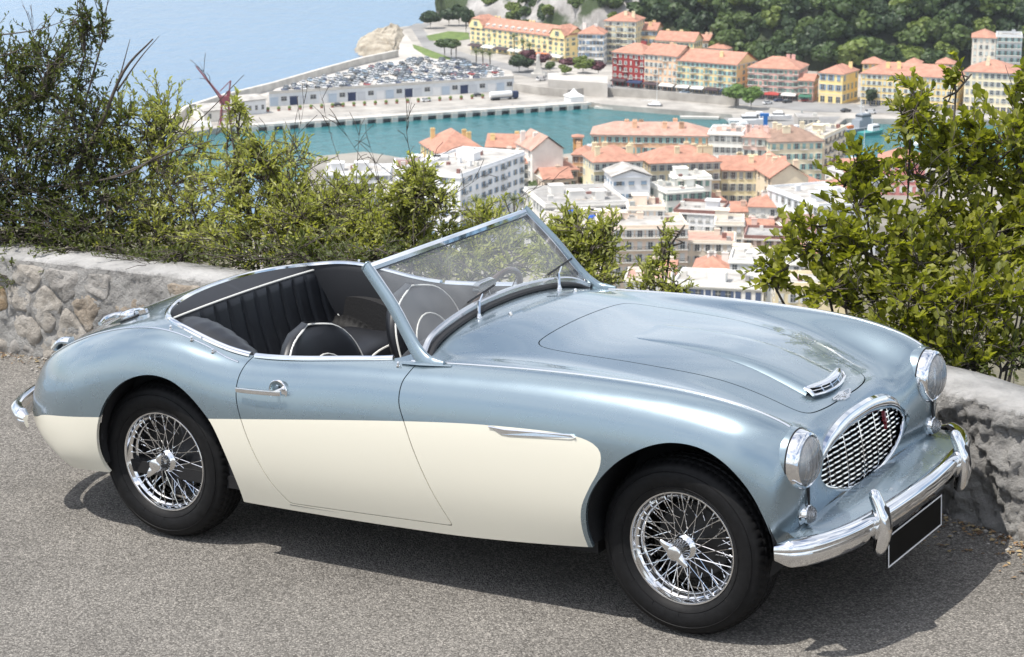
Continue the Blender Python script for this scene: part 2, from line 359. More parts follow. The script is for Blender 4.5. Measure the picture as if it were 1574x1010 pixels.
_, F = half.split(F, F_ar); _, F = half.split(F, F_af)
_, F = half.split(F, F_gr)
liner_F = list(F)
_, F = half.split(F, F_ck)
rim_line = sorted(half.last, key=lambda p: (-p[0] if p[1] > .0 else 0))
G = .0022
bon_in, F = half.split(F, lambda A: F_bo(A) - G); _, F = half.split(F, lambda A: F_bo(A) + G)
dor_in, F = half.split(F, lambda A: F_do(A) - G); _, F = half.split(F, lambda A: F_do(A) + G)
def contour(F, fun, key): half.split(F, fun); return sorted(half.last, key=key)
def tonesplit(F): c, b = half.split(F, F_tn); return c + b, [1]*len(c) + [0]*len(b)
body_F, body_I = tonesplit(F); door_F, door_I = tonesplit(dor_in); bon_F, bon_I = bon_in, [0]*len(bon_in)
def bake(name, F, I, mats, parent, mirror, flange=.014, side=-1, flip=False):
    """half faces -> object. mirror: join both halves; side -1 = near (y<0), +1 = far"""
    used = sorted({i for f in F for i in f}); mp_ = {o: k for k, o in enumerate(used)}
    V = np.array([half.V[i] for i in used]); F = [tuple(mp_[i] for i in f) for f in F]
    if mirror:
        cen = np.abs(V[:, 1]) < 1e-6; n = len(V); idx = np.arange(n); new = np.zeros(n, int); new[cen] = idx[cen]; k = (~cen).sum(); new[~cen] = n + np.arange(k)
        V2 = V[~cen].copy(); V2[:, 1] *= -1; V = np.vstack([V, V2]); F2 = [tuple(new[i] for i in f[::-1]) for f in F]; F = F + F2; I = I + I
    elif side < 0:
        V = V.copy(); V[:, 1] *= -1; F = [f[::-1] for f in F]
    N = np.zeros_like(V)
    for f in F:
        a, b, c = V[f[0]], V[f[1]], V[f[2]]; nn = np.cross(b - a, c - a)
        for i in f: N[i] += nn
    N /= np.maximum(np.linalg.norm(N, axis=1), 1e-12)[:, None]
    if flange:
        cnt = {}
        for k, f in enumerate(F):
            for a, b in zip(f, f[1:] + f[:1]): cnt.setdefault((min(a, b), max(a, b)), []).append((a, b, I[k]))
        V = list(map(tuple, V)); off = {}; nF, nI = [], []
        for e, l in cnt.items():
            if len(l) == 1:
                a, b, m_ = l[0]
                for q in (a, b):
                    if q not in off: off[q] = len(V); V.append(tuple(np.array(V[q]) - N[q]*flange))
                nF.append((b, a, off[a], off[b])); nI.append(m_)
        nb = len(F); F = F + nF; I = list(I) + nI
    me = mesh(name, V, F, mats, True, I)
    if flange: me.set_sharp_from_angle(angle=rad(50))
    return link(name, me, parent)
# orientation check: outward normals
_t = np.array([half.V[i] for i in body_F[len(body_F)//2][:3]])
BODY = bake('body', body_F, body_I, [M['blue'], M['cream']], CAR, True)
DOORS = [bake('door', door_F, door_I, [M['blue'], M['cream']], CAR, False, side=s_) for s_ in (-1, 1)]
BONNET = bake('bonnet', bon_F, bon_I, [M['blue']], CAR, True)
# dark liner inside the shell, behind every gap
_, lf = half.split(liner_F, lambda A: F_ck(A) + .03)
_nv = len(half.V); keep = list(half.V)
uN = np.zeros((_nv, 3)); VA = np.array(half.V)
for f in lf:
    nn = np.cross(VA[f[1]] - VA[f[0]], VA[f[2]] - VA[f[0]])
    for i in f: uN[i] += nn
uN /= np.maximum(np.linalg.norm(uN, axis=1), 1e-12)[:, None]
sgn = 1 if uN[lf[len(lf)//2][0]][2] >= 0 else -1
half.V = [tuple(v) for v in (VA - sgn*uN*.016*np.array([1, 1, 1]))]
for i in range(_nv):
    if abs(VA[i][1]) < 1e-6: half.V[i] = (half.V[i][0], 0.0, half.V[i][2])
bake('inner_liner', lf, [0]*len(lf), [M['dark']], CAR, True, flange=0)
half.V = keep
SV = np.array([v for v in BV]); 
def surf(x, y):
    """height of the body top at (x, |y|)"""
    y = abs(y); m_ = SV[:, 2] > .55; P = SV[m_]; d = (P[:, 0] - x)**2 + (P[:, 1] - y)**2; k = np.argsort(d)[:6]; w_ = 1/(d[k] + 1e-7); return float((P[k, 2]*w_).sum()/w_.sum())
def surfy(x, z):
    m_ = SV[:, 1] > .5; P = SV[m_]; d = (P[:, 0] - x)**2 + (P[:, 2] - z)**2; k = np.argsort(d)[:6]; w_ = 1/(d[k] + 1e-7); return float((P[k, 1]*w_).sum()/w_.sum())
# ---------------------------------------------------------------- beads and rims on the shell
def thin(L_, n): 
    k = max(1, len(L_)//n); o = L_[::k]
    if o[-1] != L_[-1]: o.append(L_[-1])
    return o
fb = lambda A: np.where((A[:, 0] > -1.12) & (A[:, 0] < .40) & (A[:, 2] > .7), A[:, 1] - np.interp(A[:, 0], [-1.12, -.6, 0, .3, .4], [.632, .612, .598, .59, .582]), -1)
rbd = lambda A: np.where((A[:, 0] < -1.87) & (A[:, 0] > -3.02) & (A[:, 2] > .6), A[:, 1] - np.interp(A[:, 0], [-3.02, -2.8, -2.5, -2.2, -2.05, -1.95, -1.87], [.56, .60, .63, .652, .668, .69, .70]), -1)
for s_ in (-1, 1):
    for fn, nm in ((fb, 'wing_bead'), (rbd, 'wing_bead')):
        ln = contour(BF, fn, key=lambda p: p[0]); ln = [p for p in ln if -3.0 < p[0] < .385 and p[2] > .6 and abs(float(fn(np.array([p]))[0])) < .004]
        ln = [Vector((p[0], s_*p[1], p[2] + .001)) for p in thin(ln, 70)]
        for _ in range(3): ln = [ln[0]] + [(ln[i - 1] + ln[i]*2 + ln[i + 1])/4 for i in range(1, len(ln) - 1)] + [ln[-1]]
        MB().tube(ln, .0038, 6).obj(nm, M['satin'], CAR)
rim_pts = [(x, y) for x, y in sp2(rimh, 8)]
def rimz(x, y): return surf(x, y)
def smooth_path(P, n=4):
    P = [Vector(p) for p in P]
    for _ in range(n): P = [P[0]] + [(P[i - 1] + P[i]*2 + P[i + 1])/4 for i in range(1, len(P) - 1)] + [P[-1]]
    return P
hp = [(x, y, rimz(x, y) + .004) for x, y in rim_pts if x < -1.2]
for s_ in (-1, 1):
    rear = smooth_path([(x, s_*y, z) for x, y, z in hp if x < -1.835]); drp = smooth_path([(x, s_*y, z) for x, y, z in hp if x > -1.83])
    if s_ < 0: rear_all = rear
    else:
        full_ = [Vector(p) for p in rear_all] + [Vector(p) for p in rear[::-1]][1:]
        MB().sweep(smooth_path(full_, 3), [(.013, -.004), (.011, .004), (.004, .008), (-.005, .007), (-.011, .002), (-.013, -.006)]).obj('cockpit_rim', M['chrome'], CAR)
    MB().sweep(drp, [(.012, -.004), (.010, .004), (.003, .008), (-.005, .007), (-.010, .002), (-.012, -.006)]).obj('door_capping', M['chrome'], DOORS[0 if s_ < 0 else 1])
# ---------------------------------------------------------------- wheels (outward = -y)
M['drum'] = mat('brake_drum_iron', (.025, .025, .026), .5, .6)
M['lampglass'] = glassmat('lamp_glass', (.99, .99, .99), .16, (.97, .97, .97), 1.9)  # white haze mixed into clear glass to brighten it like reflected sky
M['reflector'] = mat('lamp_reflector', (.95, .95, .95), .25, .35)
def wheel_meshes():
    TR = .325
    prof = [(.196,.012),(.203,.004),(.210,-.006),(.222,-.017),(.240,-.025),(.258,-.028),(.274,-.026),(.288,-.020),(.2925,-.0165),(.296,-.016),(.305,-.0095),(.312,-.001),(.3165,.010),(.3155,.013),(.3205,.017),(.3235,.034),(.3180,.037),(.3180,.041),(.3245,.044),(.3255,.064),(.3195,.067),(.3195,.071),(.3255,.074),(.3245,.094),(.3180,.097),(.3180,.101),(.3235,.104),(.3205,.121),(.3165,.128),(.305,.147),(.28,.162),(.25,.165),(.22,.155),(.2,.13)]
    gro = {11: .004, 12: .0065, 13: .006, 14: .0065, 15: .004, 26: .004, 27: .006, 28: .005}
    ph = {11: 0, 12: 0, 13: 1, 14: 1, 15: 2, 18: 0, 19: 1, 22: 1, 23: 0, 26: 2, 27: 1, 28: 0}
    def mod(i, j):
        if j in gro and (i + ph.get(j, 0)) % 4 == 0: return -gro[j]
        if j in (18, 19, 22, 23) and (i + ph[j]) % 4 in (0,): return -.004
        return 0
    t = MB().lathe(prof, 'y', 264, mod=mod)
    # fine raised rings and radial ticks moulded on the sidewall
    t.lathe([(.2275, -.0195), (.2285, -.0225), (.2300, -.0215)], 'y', 96)
    t.lathe([(.281, -.0235), (.2825, -.0252), (.284, -.0222)], 'y', 96)
    for k in range(14):
        a = k*2*math.pi/14 + .2; ca, sa = math.cos(a), math.sin(a)
        p0 = Vector((.231*ca, -.0222, .231*sa)); p1 = Vector((.243*ca, -.0275, .243*sa)); t.tube([p0, p1], .0009, 4, up=(0, 1, 0))
    tyre = t.me('tyre', M['rubber'], True, 40)
    r = MB()
    # rim: outer flange, stepped well, inner flange
    r.lathe([(.2075,.012),(.2095,.004),(.2085,-.002),(.205,-.005),(.200,-.004),(.1965,.001),(.194,.010),(.189,.016),(.184,.020),(.1815,.034),(.173,.042),(.171,.060),(.171,.082),(.178,.092),(.181,.118),(.190,.126),(.206,.13),(.209,.137)], 'y', 96)
    # hub shell with two flanges
    r.lathe([(.0,-.012),(.024,-.012),(.030,-.008),(.034,.0),(.040,.006),(.047,.010),(.049,.014),(.044,.018),(.040,.030),(.040,.060),(.046,.085),(.066,.095),(.071,.100),(.069,.106),(.05,.11),(.0,.112)], 'y', 48)
    rim = r.me('wheel', M['chrome'], True, 40)
    s = MB(); nip = []
    def spoke(a_h, r_h, y_h, a_r, r_r, y_r):
        p = Vector((r_h*math.cos(a_h), y_h, r_h*math.sin(a_h))); q = Vector((r_r*math.cos(a_r), y_r, r_r*math.sin(a_r)))
        s.tube([p, q], .0017, 5, up=(.3, 1, .2)); d = (p - q).normalized(); s.tube([q, q + d*.012], .0032, 6, up=(.3, 1, .2))
    n = 17
    for k in range(n):
        a = 2*math.pi*k/n; w_ = .50
        spoke(a, .046, .012, a + w_, .1885, .017); spoke(a + .10, .046, .014, a + .10 - w_, .1885, .017)      # outer laced to the front of the well
        spoke(a + .05, .068, .098, a + .05 + .55, .173, .056); spoke(a + .2, .068, .102, a + .2 - .55, .173, .070)
    spk = s.me('spokes', M['chrome'], True, 60)
    k_ = MB(); k_.lathe([(.0,-.064),(.022,-.064),(.0265,-.061),(.0285,-.056),(.029,-.048),(.0295,-.044),(.030,-.036),(.031,-.030),(.034,-.016),(.036,-.004)], 'y', 32)
    for sg in (1, -1):  # two ears
        E_ = []; n_ = 8
        for i in range(n_ + 1):
            t_ = i/n_; E_.append((Vector((sg*(.016 + .05*t_), -.050 - .010*t_ - .004*math.sin(t_*3), 0)), .0165*(1 - t_)**.8 + .0045))
        k_.sweep([e[0] for e in E_], [(1*math.cos(q*math.pi/4), .45*math.sin(q*math.pi/4)) for q in range(8)], up=(0, -1, 0), scales=[e[1] for e in E_])
    spin = k_.me('knock_off_spinner', M['chrome'], True, 50)
    d = MB(); d.lathe([(.0,.085),(.135,.085),(.142,.092),(.142,.15),(.0,.15)], 'y', 48)
    for k in range(24): a = k*math.pi/12; d.box((.1425*math.cos(a), .12, .1425*math.sin(a)), (.006, .05, .006))
    drum = d.me('brake_drum', M['drum'], True, 35)
    return tyre, rim, spk, spin, drum
_ty, _ri, _sp, _kn, _dr = wheel_meshes()
def wheel(x, y, steer, spin_a, face):
    wob = link('wheel', _ri, CAR, (x, y, .325), (0, 0, steer + (0 if face < 0 else math.pi)))
    link('tyre', _ty, wob); link('spokes', _sp, wob); link('knock_off_spinner', _kn, wob, rot=(0, spin_a, 0)); link('brake_drum', _dr, wob)
wheel(0, -.655, -.02, rad(38), -1); wheel(-2.337, -.662, 0, rad(128), -1)
wheel(0, .655, -.02, rad(20), 1); wheel(-2.337, .662, 0, rad(75), 1)
# ---------------------------------------------------------------- wheel wells, floor, underbody
for xc, yi, x0, x1, zt in ((0.0, .40, -.33, .365, .77), (-2.25, .57, -2.6, -1.9, .735)):
    for s_ in (-1, 1):
        pr = [(xc + (x - xc)*1.0, z) for x, z in [(x1 + .0, .30), (x1 + .015, .42), (x1 - .05, .60), (xc + .18, zt - .035), (xc, zt), (xc - .18, zt - .035), (x0 + .05, .60), (x0 - .015, .42), (x0, .30)]]
        pr = sp2(pr, 5); mbw = MB(); V = [(x, s_*.722, z) for x, z in pr] + [(x, s_*yi, z) for x, z in pr]; n = len(pr)
        mbw.add(V, [(i, i + 1, n + i + 1, n + i) for i in range(n - 1)] + [tuple(range(n, 2*n))]); mbw.obj('wheel_well', M['dark'], CAR)
ub = MB(); ub.box((-1.13, 0, .245), (1.50, 1.16, .05)); ub.box((-1.1, 0, .20), (2.9, .5, .05)); ub.box((-2.83, 0, .27), (.42, 1.1, .04)); ub.box((.14, 0, .30), (.42, .78, .04))
ub.tube([(-2.337, -.62, .325), (-2.337, .62, .325)], .04, 10, up=(0, 0, 1)); ub.tube([(0, -.6, .30), (0, .6, .30)], .03, 10)
ub.obj('underbody', M['dark'], CAR, ang=30)
ex = MB(); ex.tube([(-1.2, -.40, .17), (-2.2, -.42, .19), (-2.5, -.42, .21)], .024, 10); ex.obj('exhaust_pipe', M['steel'], CAR)
# sill strip under each door
for s_ in (-1, 1):
    pth = [(x, s_*(surfy(x, .255) + .001), z) for x, z in ((-1.66, .262), (-1.4, .266), (-1.15, .274), (-.92, .288))]
    MB().sweep(spline(pth, 5), [(.002, -.002), (.002, .002), (-.003, .002), (-.003, -.002)]).obj('sill_seam', M['black'], CAR)
# ---------------------------------------------------------------- headlamps, side lamps
def headlamp(y):
    c = (.410, y, .679)
    m_ = MB(); m_.lathe([(.090,-.06),(.1035,-.03),(.1045,-.006),(.1035,.010),(.1000,.024),(.095,.033),(.0885,.037),(.0855,.034),(.0845,.027)], 'x', 64); 
    h = m_.obj('headlamp', M['chrome'], CAR, loc=c)
    b = MB(); b.lathe([(.1070,-.02),(.1080,-.006),(.1045,-.003)], 'x', 64); b.obj('rubber_seal', M['black'], h)
    lb = MB(); lb.lathe([(.1075, -.006), (.110, -.016), (.1115, -.04), (.110, -.09)], 'x', 64); lb.obj('lamp_shroud', M['blue'], h)
    q = MB(); q.lathe([(.0,-.055),(.02,-.052),(.05,-.035),(.075,-.008),(.086,.024)], 'x', 48); q.obj('reflector', M['reflector'], h)
    bb = MB(); bb.ball((-.03, 0, 0), .013, 10, 8); bb.lathe([(.026, -.018), (.024, -.008), (.012, -.004), (0, -.003)], 'x', 24); bb.obj('bulb', M['satin'], h)
    l = MB(); l.lathe([(.0865,.026),(.080,.040),(.066,.052),(.045,.061),(.022,.0655),(.0,.067)], 'x', 48)
    lo = l.obj('lens', M['lampglass'], h)
    rb = MB()
    for q_ in range(-3, 4):
        yy = q_*.021; hz = math.sqrt(max(0, .078**2 - yy*yy)); rb.tube([(.0265 + .040*math.sqrt(max(0, 1 - (yy*yy + zz*zz)/.087**2)), yy, zz) for zz in np.linspace(-hz, hz, 9)], .0008, 4, up=(0, 1, 0))
    rb.obj('lens_fluting', M['lampglass'], h)
for y in (-.571, .571): headlamp(y)
def sidelamp(y):
    c = (.418, y, .487); m_ = MB(); m_.lathe([(.045,-.03),(.0445,.004),(.041,.008),(.036,.010),(.034,.022),(.030,.026),(.027,.022)], 'x', 32); h = m_.obj('side_lamp', M['chrome'], CAR, loc=c)
    b = MB(); b.lathe([(.0485,-.03),(.0485,.001),(.044,.004)], 'x', 32); b.obj('rubber_seal', M['black'], h)
    l = MB(); l.lathe([(.031,.018),(.030,.030),(.027,.030),(.026,.037),(.022,.037),(.020,.043),(.015,.043),(.012,.047),(.006,.0475),(0,.048)], 'x', 32); lo = l.obj('lens', M['lampglass'], h)
    q = MB(); q.lathe([(.030, .018), (.015, .010), (0, .006)], 'x', 24); q.obj('reflector', M['satin'], h)
for y in (-.565, .565): sidelamp(y)
# black shut line between wing and nose below each headlamp
for s_ in (-1, 1):
    MB().sweep([(.437, s_*.562, .585), (.438, s_*.56, .50), (.425, s_*.556, .42), (.405, s_*.553, .37)], [(.003, -.004), (.003, .004), (-.003, .004), (-.003, -.004)], up=(1, 0, 0)).obj('wing_seam', M['black'], CAR)
# ---------------------------------------------------------------- grille
f_g = sdf(gril)
def gx(y, z): return float(np.interp(z, [.40, .48, .58, .64, .675, .70, .73], [.402, .412, .400, .388, .377, .365, .335])) - .09*(abs(y)/.42)**2*.25
ringp = [(gx(y, z) + .004, y, z - .008*max(0, min(1, (z - .585)/.09))) for y, z in gril]
wid = [.75 + 1.75*max(0, min(1, (z - .585)/.09)) for y, z in gril]
GR = MB(); GR.sweep([Vector(p) for p in ringp], [(.012*math.cos(a*math.pi/5), .010*math.sin(a*math.pi/5)) for a in range(10)], closed=True, up=(1, 0, 0), scales=wid)
grille = GR.obj('grille', M['chrome'], CAR)
nb = 13
for k in range(nb):
    z = .452 + (.670 - .452)*k/(nb - 1); ys = np.linspace(-.42, .42, 400); ins = ys[f_g(ys, np.full(400, z)) > .004]
    if len(ins) < 10: continue
    n = 72; pth = []
    for q in range(n + 1):
        y = ins[0] + (ins[-1] - ins[0])*q/n; wv = math.sin(y*2*math.pi/.052)
        pth.append((gx(y, z) - .018 + .0035*wv, y, z + .0014*wv))
    MB().sweep(pth, [(.0005, -.0085), (.0042, -.003), (.0055, .005), (.002, .0085), (-.003, .007), (-.0034, -.007)], up=(1, 0, 0)).obj('grille_bar', M['chrome'], grille)
for y in (-.27, -.135, 0, .135, .27):
    zs = np.linspace(.40, .74, 200); ins = zs[f_g(np.full(200, y), zs) > .002]
    MB().tube([(gx(y, z) - .012, y, z) for z in np.linspace(ins[0], ins[-1], 12)], .0042 if y == 0 else .003, 6, up=(0, 1, 0)).obj('grille_upright', M['chrome'], grille)
gb = MB(); gb.add([(gx(y, z) - .07, y, z) for y, z in gril], [tuple(range(len(gril)))]); gb.obj('grille_backing', M['dark'], grille, smooth=False)
# red lightning flash on the grille
fl = MB(); fp = [(.0, .040), (.010, .035), (.005, .008), (.011, .005), (-.003, -.036), (.0, -.004), (-.006, -.001), (-.004, .028)]
fl.add([(gx(.2, .6 + b*.9) + .006, .205 + a, .60 + b*.9) for a, b in fp] + [(gx(.2, .6 + b*.9) - .006, .205 + a, .60 + b*.9) for a, b in fp], [tuple(range(8)), tuple(range(15, 7, -1))] + [(i, i + 8, (i + 1) % 8 + 8, (i + 1) % 8) for i in range(8)])
fl.obj('flash_emblem', M['red'], grille, smooth=False)
# winged badge above the grille: plate + raised wing blades + centre shield
def nose(x, y): return surf(x, y)
bd = MB()
wing = [(-.078, .006), (-.070, .016), (-.030, .019), (0, .024), (.030, .019), (.070, .016), (.078, .006), (.060, .003), (.062, -.003), (.046, -.005), (.046, -.010), (.024, -.011), (.02, -.017), (-.02, -.017), (-.024, -.011), (-.046, -.010), (-.046, -.005), (-.062, -.003), (-.060, .003)]
bx0 = .318; sl = (nose(.345, 0) - nose(.29, 0))/.055
def bpt(u, v, h): x = bx0 - v*.86; return (x + h*.45, u, nose(x, u) + h)
nW = len(wing); bd.add([bpt(u, v, .006) for u, v in wing] + [bpt(u, v, -.004) for u, v in wing], [tuple(range(nW - 1, -1, -1))] + [(i, (i + 1) % nW, nW + (i + 1) % nW, nW + i) for i in range(nW)])
for s_ in (-1, 1):
    for k, v in enumerate((.011, .005, -.001)): bd.tube([bpt(s_*.020, v + .002, .008), bpt(s_*(.066 - .012*k), v + .0005, .008)], .0016, 5)
bd.tube([bpt(-.016, .006, .009), bpt(0, -.010, .009), bpt(.016, .006, .009)], .0022, 5)
bd.obj('winged_badge', M['satin'], CAR, smooth=False)
# ---------------------------------------------------------------- bonnet scoop
scp = MB(); ks = []
for q in range(17):
    y = -.135 + .27*q/16; x = .262 - 1.1*y*y; ks.append((x, y, surf(x, y)))
def ell(a, b, n=10): return [(a*math.cos(2*math.pi*i/n), b*math.sin(2*math.pi*i/n)) for i in range(n)]
scp.sweep([(x - .004, y, z + .030) for x, y, z in ks], ell(.019, .0075), up=(0, 0, 1), scales=[.55 + .45*min(1, 6*min(i, 16 - i)/16) for i in range(17)])
scp.sweep([(x + .022, y, z + .006) for x, y, z in ks], ell(.008, .005), up=(0, 0, 1))
for i in (0, 16): scp.tube([(ks[i][0] - .012, ks[i][1], ks[i][2] + .030), (ks[i][0] + .012, ks[i][1]*1.02, ks[i][2] + .018), (ks[i][0] + .022, ks[i][1], ks[i][2] + .004)], .007, 8)
for i in (4, 8, 12): scp.tube([(ks[i][0], ks[i][1], ks[i][2] + .03), (ks[i][0] + .018, ks[i][1], ks[i][2] + .006)], .0025, 6)
scp.sweep([(x + .010, y*.97, z + .017) for x, y, z in ks], ell(.003, .0022, 6), up=(0, 0, 1))
scp.obj('bonnet_scoop', M['chrome'], BONNET)
si = MB(); V = [(x - .012, y*.97, z + .026) for x, y, z in ks] + [(x - .012, y*.97, z - .004) for x, y, z in ks]; si.add(V, [(i, i + 1, 17 + i + 1, 17 + i) for i in range(16)])
si.obj('scoop_mesh', M['dark'], BONNET, smooth=False)
# raised fairing behind the scoop
fr_ = MB(); n_u, n_v = 17, 15; V = []
for j in range(n_v):
    t_ = j/(n_v - 1)
    for i in range(n_u):
        u_ = -1 + 2*i/(n_u - 1); hw = .150 - .02*t_; y = u_*hw; x = (.255 - 1.1*(u_*.135)**2) - .80*t_
        h = .030*(1 - abs(u_)**6)*(1 - t_)**1.2; V.append((x, y, surf(x, y) + h - .0015 - (.004 if abs(u_) > .98 or t_ > .98 else 0)))
fr_.add(V, [(j*n_u + i, j*n_u + i + 1, (j + 1)*n_u + i + 1, (j + 1)*n_u + i) for j in range(n_v - 1) for i in range(n_u - 1)])
fo = fr_.obj('scoop_fairing', M['blue'], BONNET, ang=0)
# ---------------------------------------------------------------- bumpers, overriders, plate, valance
def bump_keys(): return [(.40, .752), (.45, .735), (.505, .68), (.552, .58), (.585, .45), (.605, .28), (.615, .12), (.617, 0)]
bk = bump_keys(); bk = bk + [(x, -y) for x, y in bk[-2::-1]]
bpath = spline([(x, y, .418 - .012*(abs(y)/.75)**2) for x, y in bk], 7)
prof_b = [(-.014,-.046),(.004,-.050),(.014,-.040),(.018,-.022),(.0225,-.015),(.023,-.004),(.020,.006),(.030,.014),(.030,.026),(.022,.038),(.006,.047),(-.010,.048),(-.020,.042),(-.012,.03),(-.004,.0),(-.010,-.03)]
fbm = MB(); nbp = len(bpath); fbm.sweep(bpath, [(-a, b) for a, b in prof_b], up=(0, 0, 1), scales=[min(1, .58 + .42*min(i, nbp - 1 - i)/7) for i in range(nbp)])
fbo = fbm.obj('front_bumper', M['chrome'], CAR, ang=45)
def overrider(y):
    ks_ = [(.606, .315, .5), (.618, .328, .8), (.628, .36, .95), (.634, .40, 1.0), (.632, .44, .96), (.620, .475, .84), (.607, .505, .76), (.596, .526, .66), (.586, .534, .40)]
    pth = spline([(x, y, z) for x, z, _ in ks_], 4); scl = [v.x for v in spline([(s_, 0, 0) for _, _, s_ in ks_], 4)]
    o = MB(); o.sweep(pth, [(.034*abs(math.cos(a*math.pi/8))**.7*math.copysign(1, math.cos(a*math.pi/8)), (.024 if math.sin(a*math.pi/8) > 0 else .030)*math.sin(a*math.pi/8)) for a in range(16)], up=(1, 0, .12), scales=scl)
    o.obj('overrider', M['chrome'], fbo, ang=50)
    g_ = MB(); g_.sweep([(.60 + dx, y + .0, z) for dx, z in ((-.005, .372), (.018, .374), (.022, .418), (.018, .464), (-.005, .466))], [(.038, -.003), (.038, .003), (-.038, .003), (-.038, -.003)], up=(0, 1, 0)); g_.obj('overrider_pad', M['black'], fbo, smooth=False)
for y in (-.378, .378): overrider(y)
pl = MB(); px_ = .592; pl.box((px_, 0, .272), (.006, .50, .118)); po = pl.obj('number_plate', M['plate'], CAR, smooth=False)
for (yy, zz, dy, dz) in ((0, .3285, .50, .005), (0, .2155, .50, .005), (-.2475, .272, .005, .108), (.2475, .272, .005, .108)):
    MB().box((px_ + .0035, yy, zz), (.003, dy, dz)).obj('plate_border', M['platerim'], po, smooth=False)
for yy in (-.15, .15): MB().box((px_ - .02, yy, .36), (.03, .03, .10)).obj('plate_bracket', M['black'], po, smooth=False)
# blue apron between nose and bumper
va = MB(); outer = [v for v in bpath if abs(v.y) < .70]; V = []; n = len(outer)
for v in outer: V += [(v.x - .035, v.y, .432), (v.x - .022, v.y, .426), (v.x - .02, v.y, .40)]
inn = [(min(v.x - .12, .415), v.y*.93, .452) for v in outer]
off = len(V); V += inn; Fv = []
for i in range(n - 1):
    Fv += [(off + i, 3*i, 3*i + 3, off + i + 1), (3*i, 3*i + 1, 3*i + 4, 3*i + 3), (3*i + 1, 3*i + 2, 3*i + 5, 3*i + 4)]
va.add(V, Fv); va.obj('front_apron', M['blue'], CAR, ang=60)
# rear bumper wrapping the tail
rk = [(-3.02, .72), (-3.075, .70), (-3.155, .635), (-3.22, .52), (-3.27, .38), (-3.285, .2), (-3.29, 0)]; rk = rk + [(x, -y) for x, y in rk[-2::-1]]
rpath = spline([(x, y, .425) for x, y in rk], 6)
rb_ = MB(); nr = len(rpath); rb_.sweep(rpath, [(a, b) for a, b in prof_b], up=(0, 0, 1), scales=[min(1, .55 + .45*min(i, nr - 1 - i)/4) for i in range(nr)])
rbo = rb_.obj('rear_bumper', M['chrome'], CAR, ang=45)
# boot handle
bh = MB(); zb = .655; bh.tube(spline([(-3.15, -.10, zb + .028), (-3.17, -.05, zb + .035), (-3.175, 0, zb + .037), (-3.17, .05, zb + .035), (-3.15, .10, zb + .028)], 4), .010, 8); bh.box((-3.15, 0, zb + .02), (.03, .03, .04)); bh.obj('boot_handle', M['chrome'], CAR)
# chrome hinge of the boot lid
pnl = MB(); pnl.sweep(spline([(-3.02, -.42, surf(-3.02, .42) + .006), (-3.06, -.43, surf(-3.06, .43) + .03), (-3.10, -.43, surf(-3.10, .43) + .022)], 4), ell(.030, .016, 10)); pnl.obj('boot_hinge', M['chrome'], CAR)
# fuel filler and its black ring
fx, fy = -2.665, -.43; fz = surf(fx, fy); fm = Matrix.Translation((fx, fy, fz)) @ Matrix.Rotation(-.33, 4, 'Y') @ Matrix.Rotation(.05, 4, 'X')
ff = MB(); ff.lathe([(.058, -.004), (.060, .004), (.052, .008), (.046, .008)], 'z', 40); fo = ff.obj('filler_ring', M['black'], CAR); fo.matrix_local = fm @ Matrix.Scale(.8, 4)
fc = MB(); fc.lathe([(.047, .004), (.049, .016), (.050, .030), (.046, .038), (.036, .044), (.015, .047), (0, .0475)], 'z', 40); fc.tube([(-.05, 0, .03), (-.068, .0, .036), (-.075, 0, .03)], .008, 8); fc.obj('filler_cap', M['chrome'], fo)
hg = MB(); hg.tube([(.05, .0, .034), (.085, .0, .03), (.12, 0, .012)], .008, 8); hg.box((.10, 0, .012), (.05, .018, .022)); hg.obj('filler_lever', M['chrome'], fo)
# hood studs around the cockpit
for s_ in (-1, 1):
    for x in (-2.02, -2.14, -2.27, -1.155):
        y = {-2.02: .685, -2.14: .665, -2.27: .635, -1.155: .668}[x]; st = MB(); st.lathe([(.008, 0), (.008, .004), (.0045, .006), (.0045, .012), (.0065, .014), (.004, .018), (0, .018)], 'z', 12); st.obj('hood_stud', M['chrome'], CAR, loc=(x, s_*y, surf(x, y) - .001))
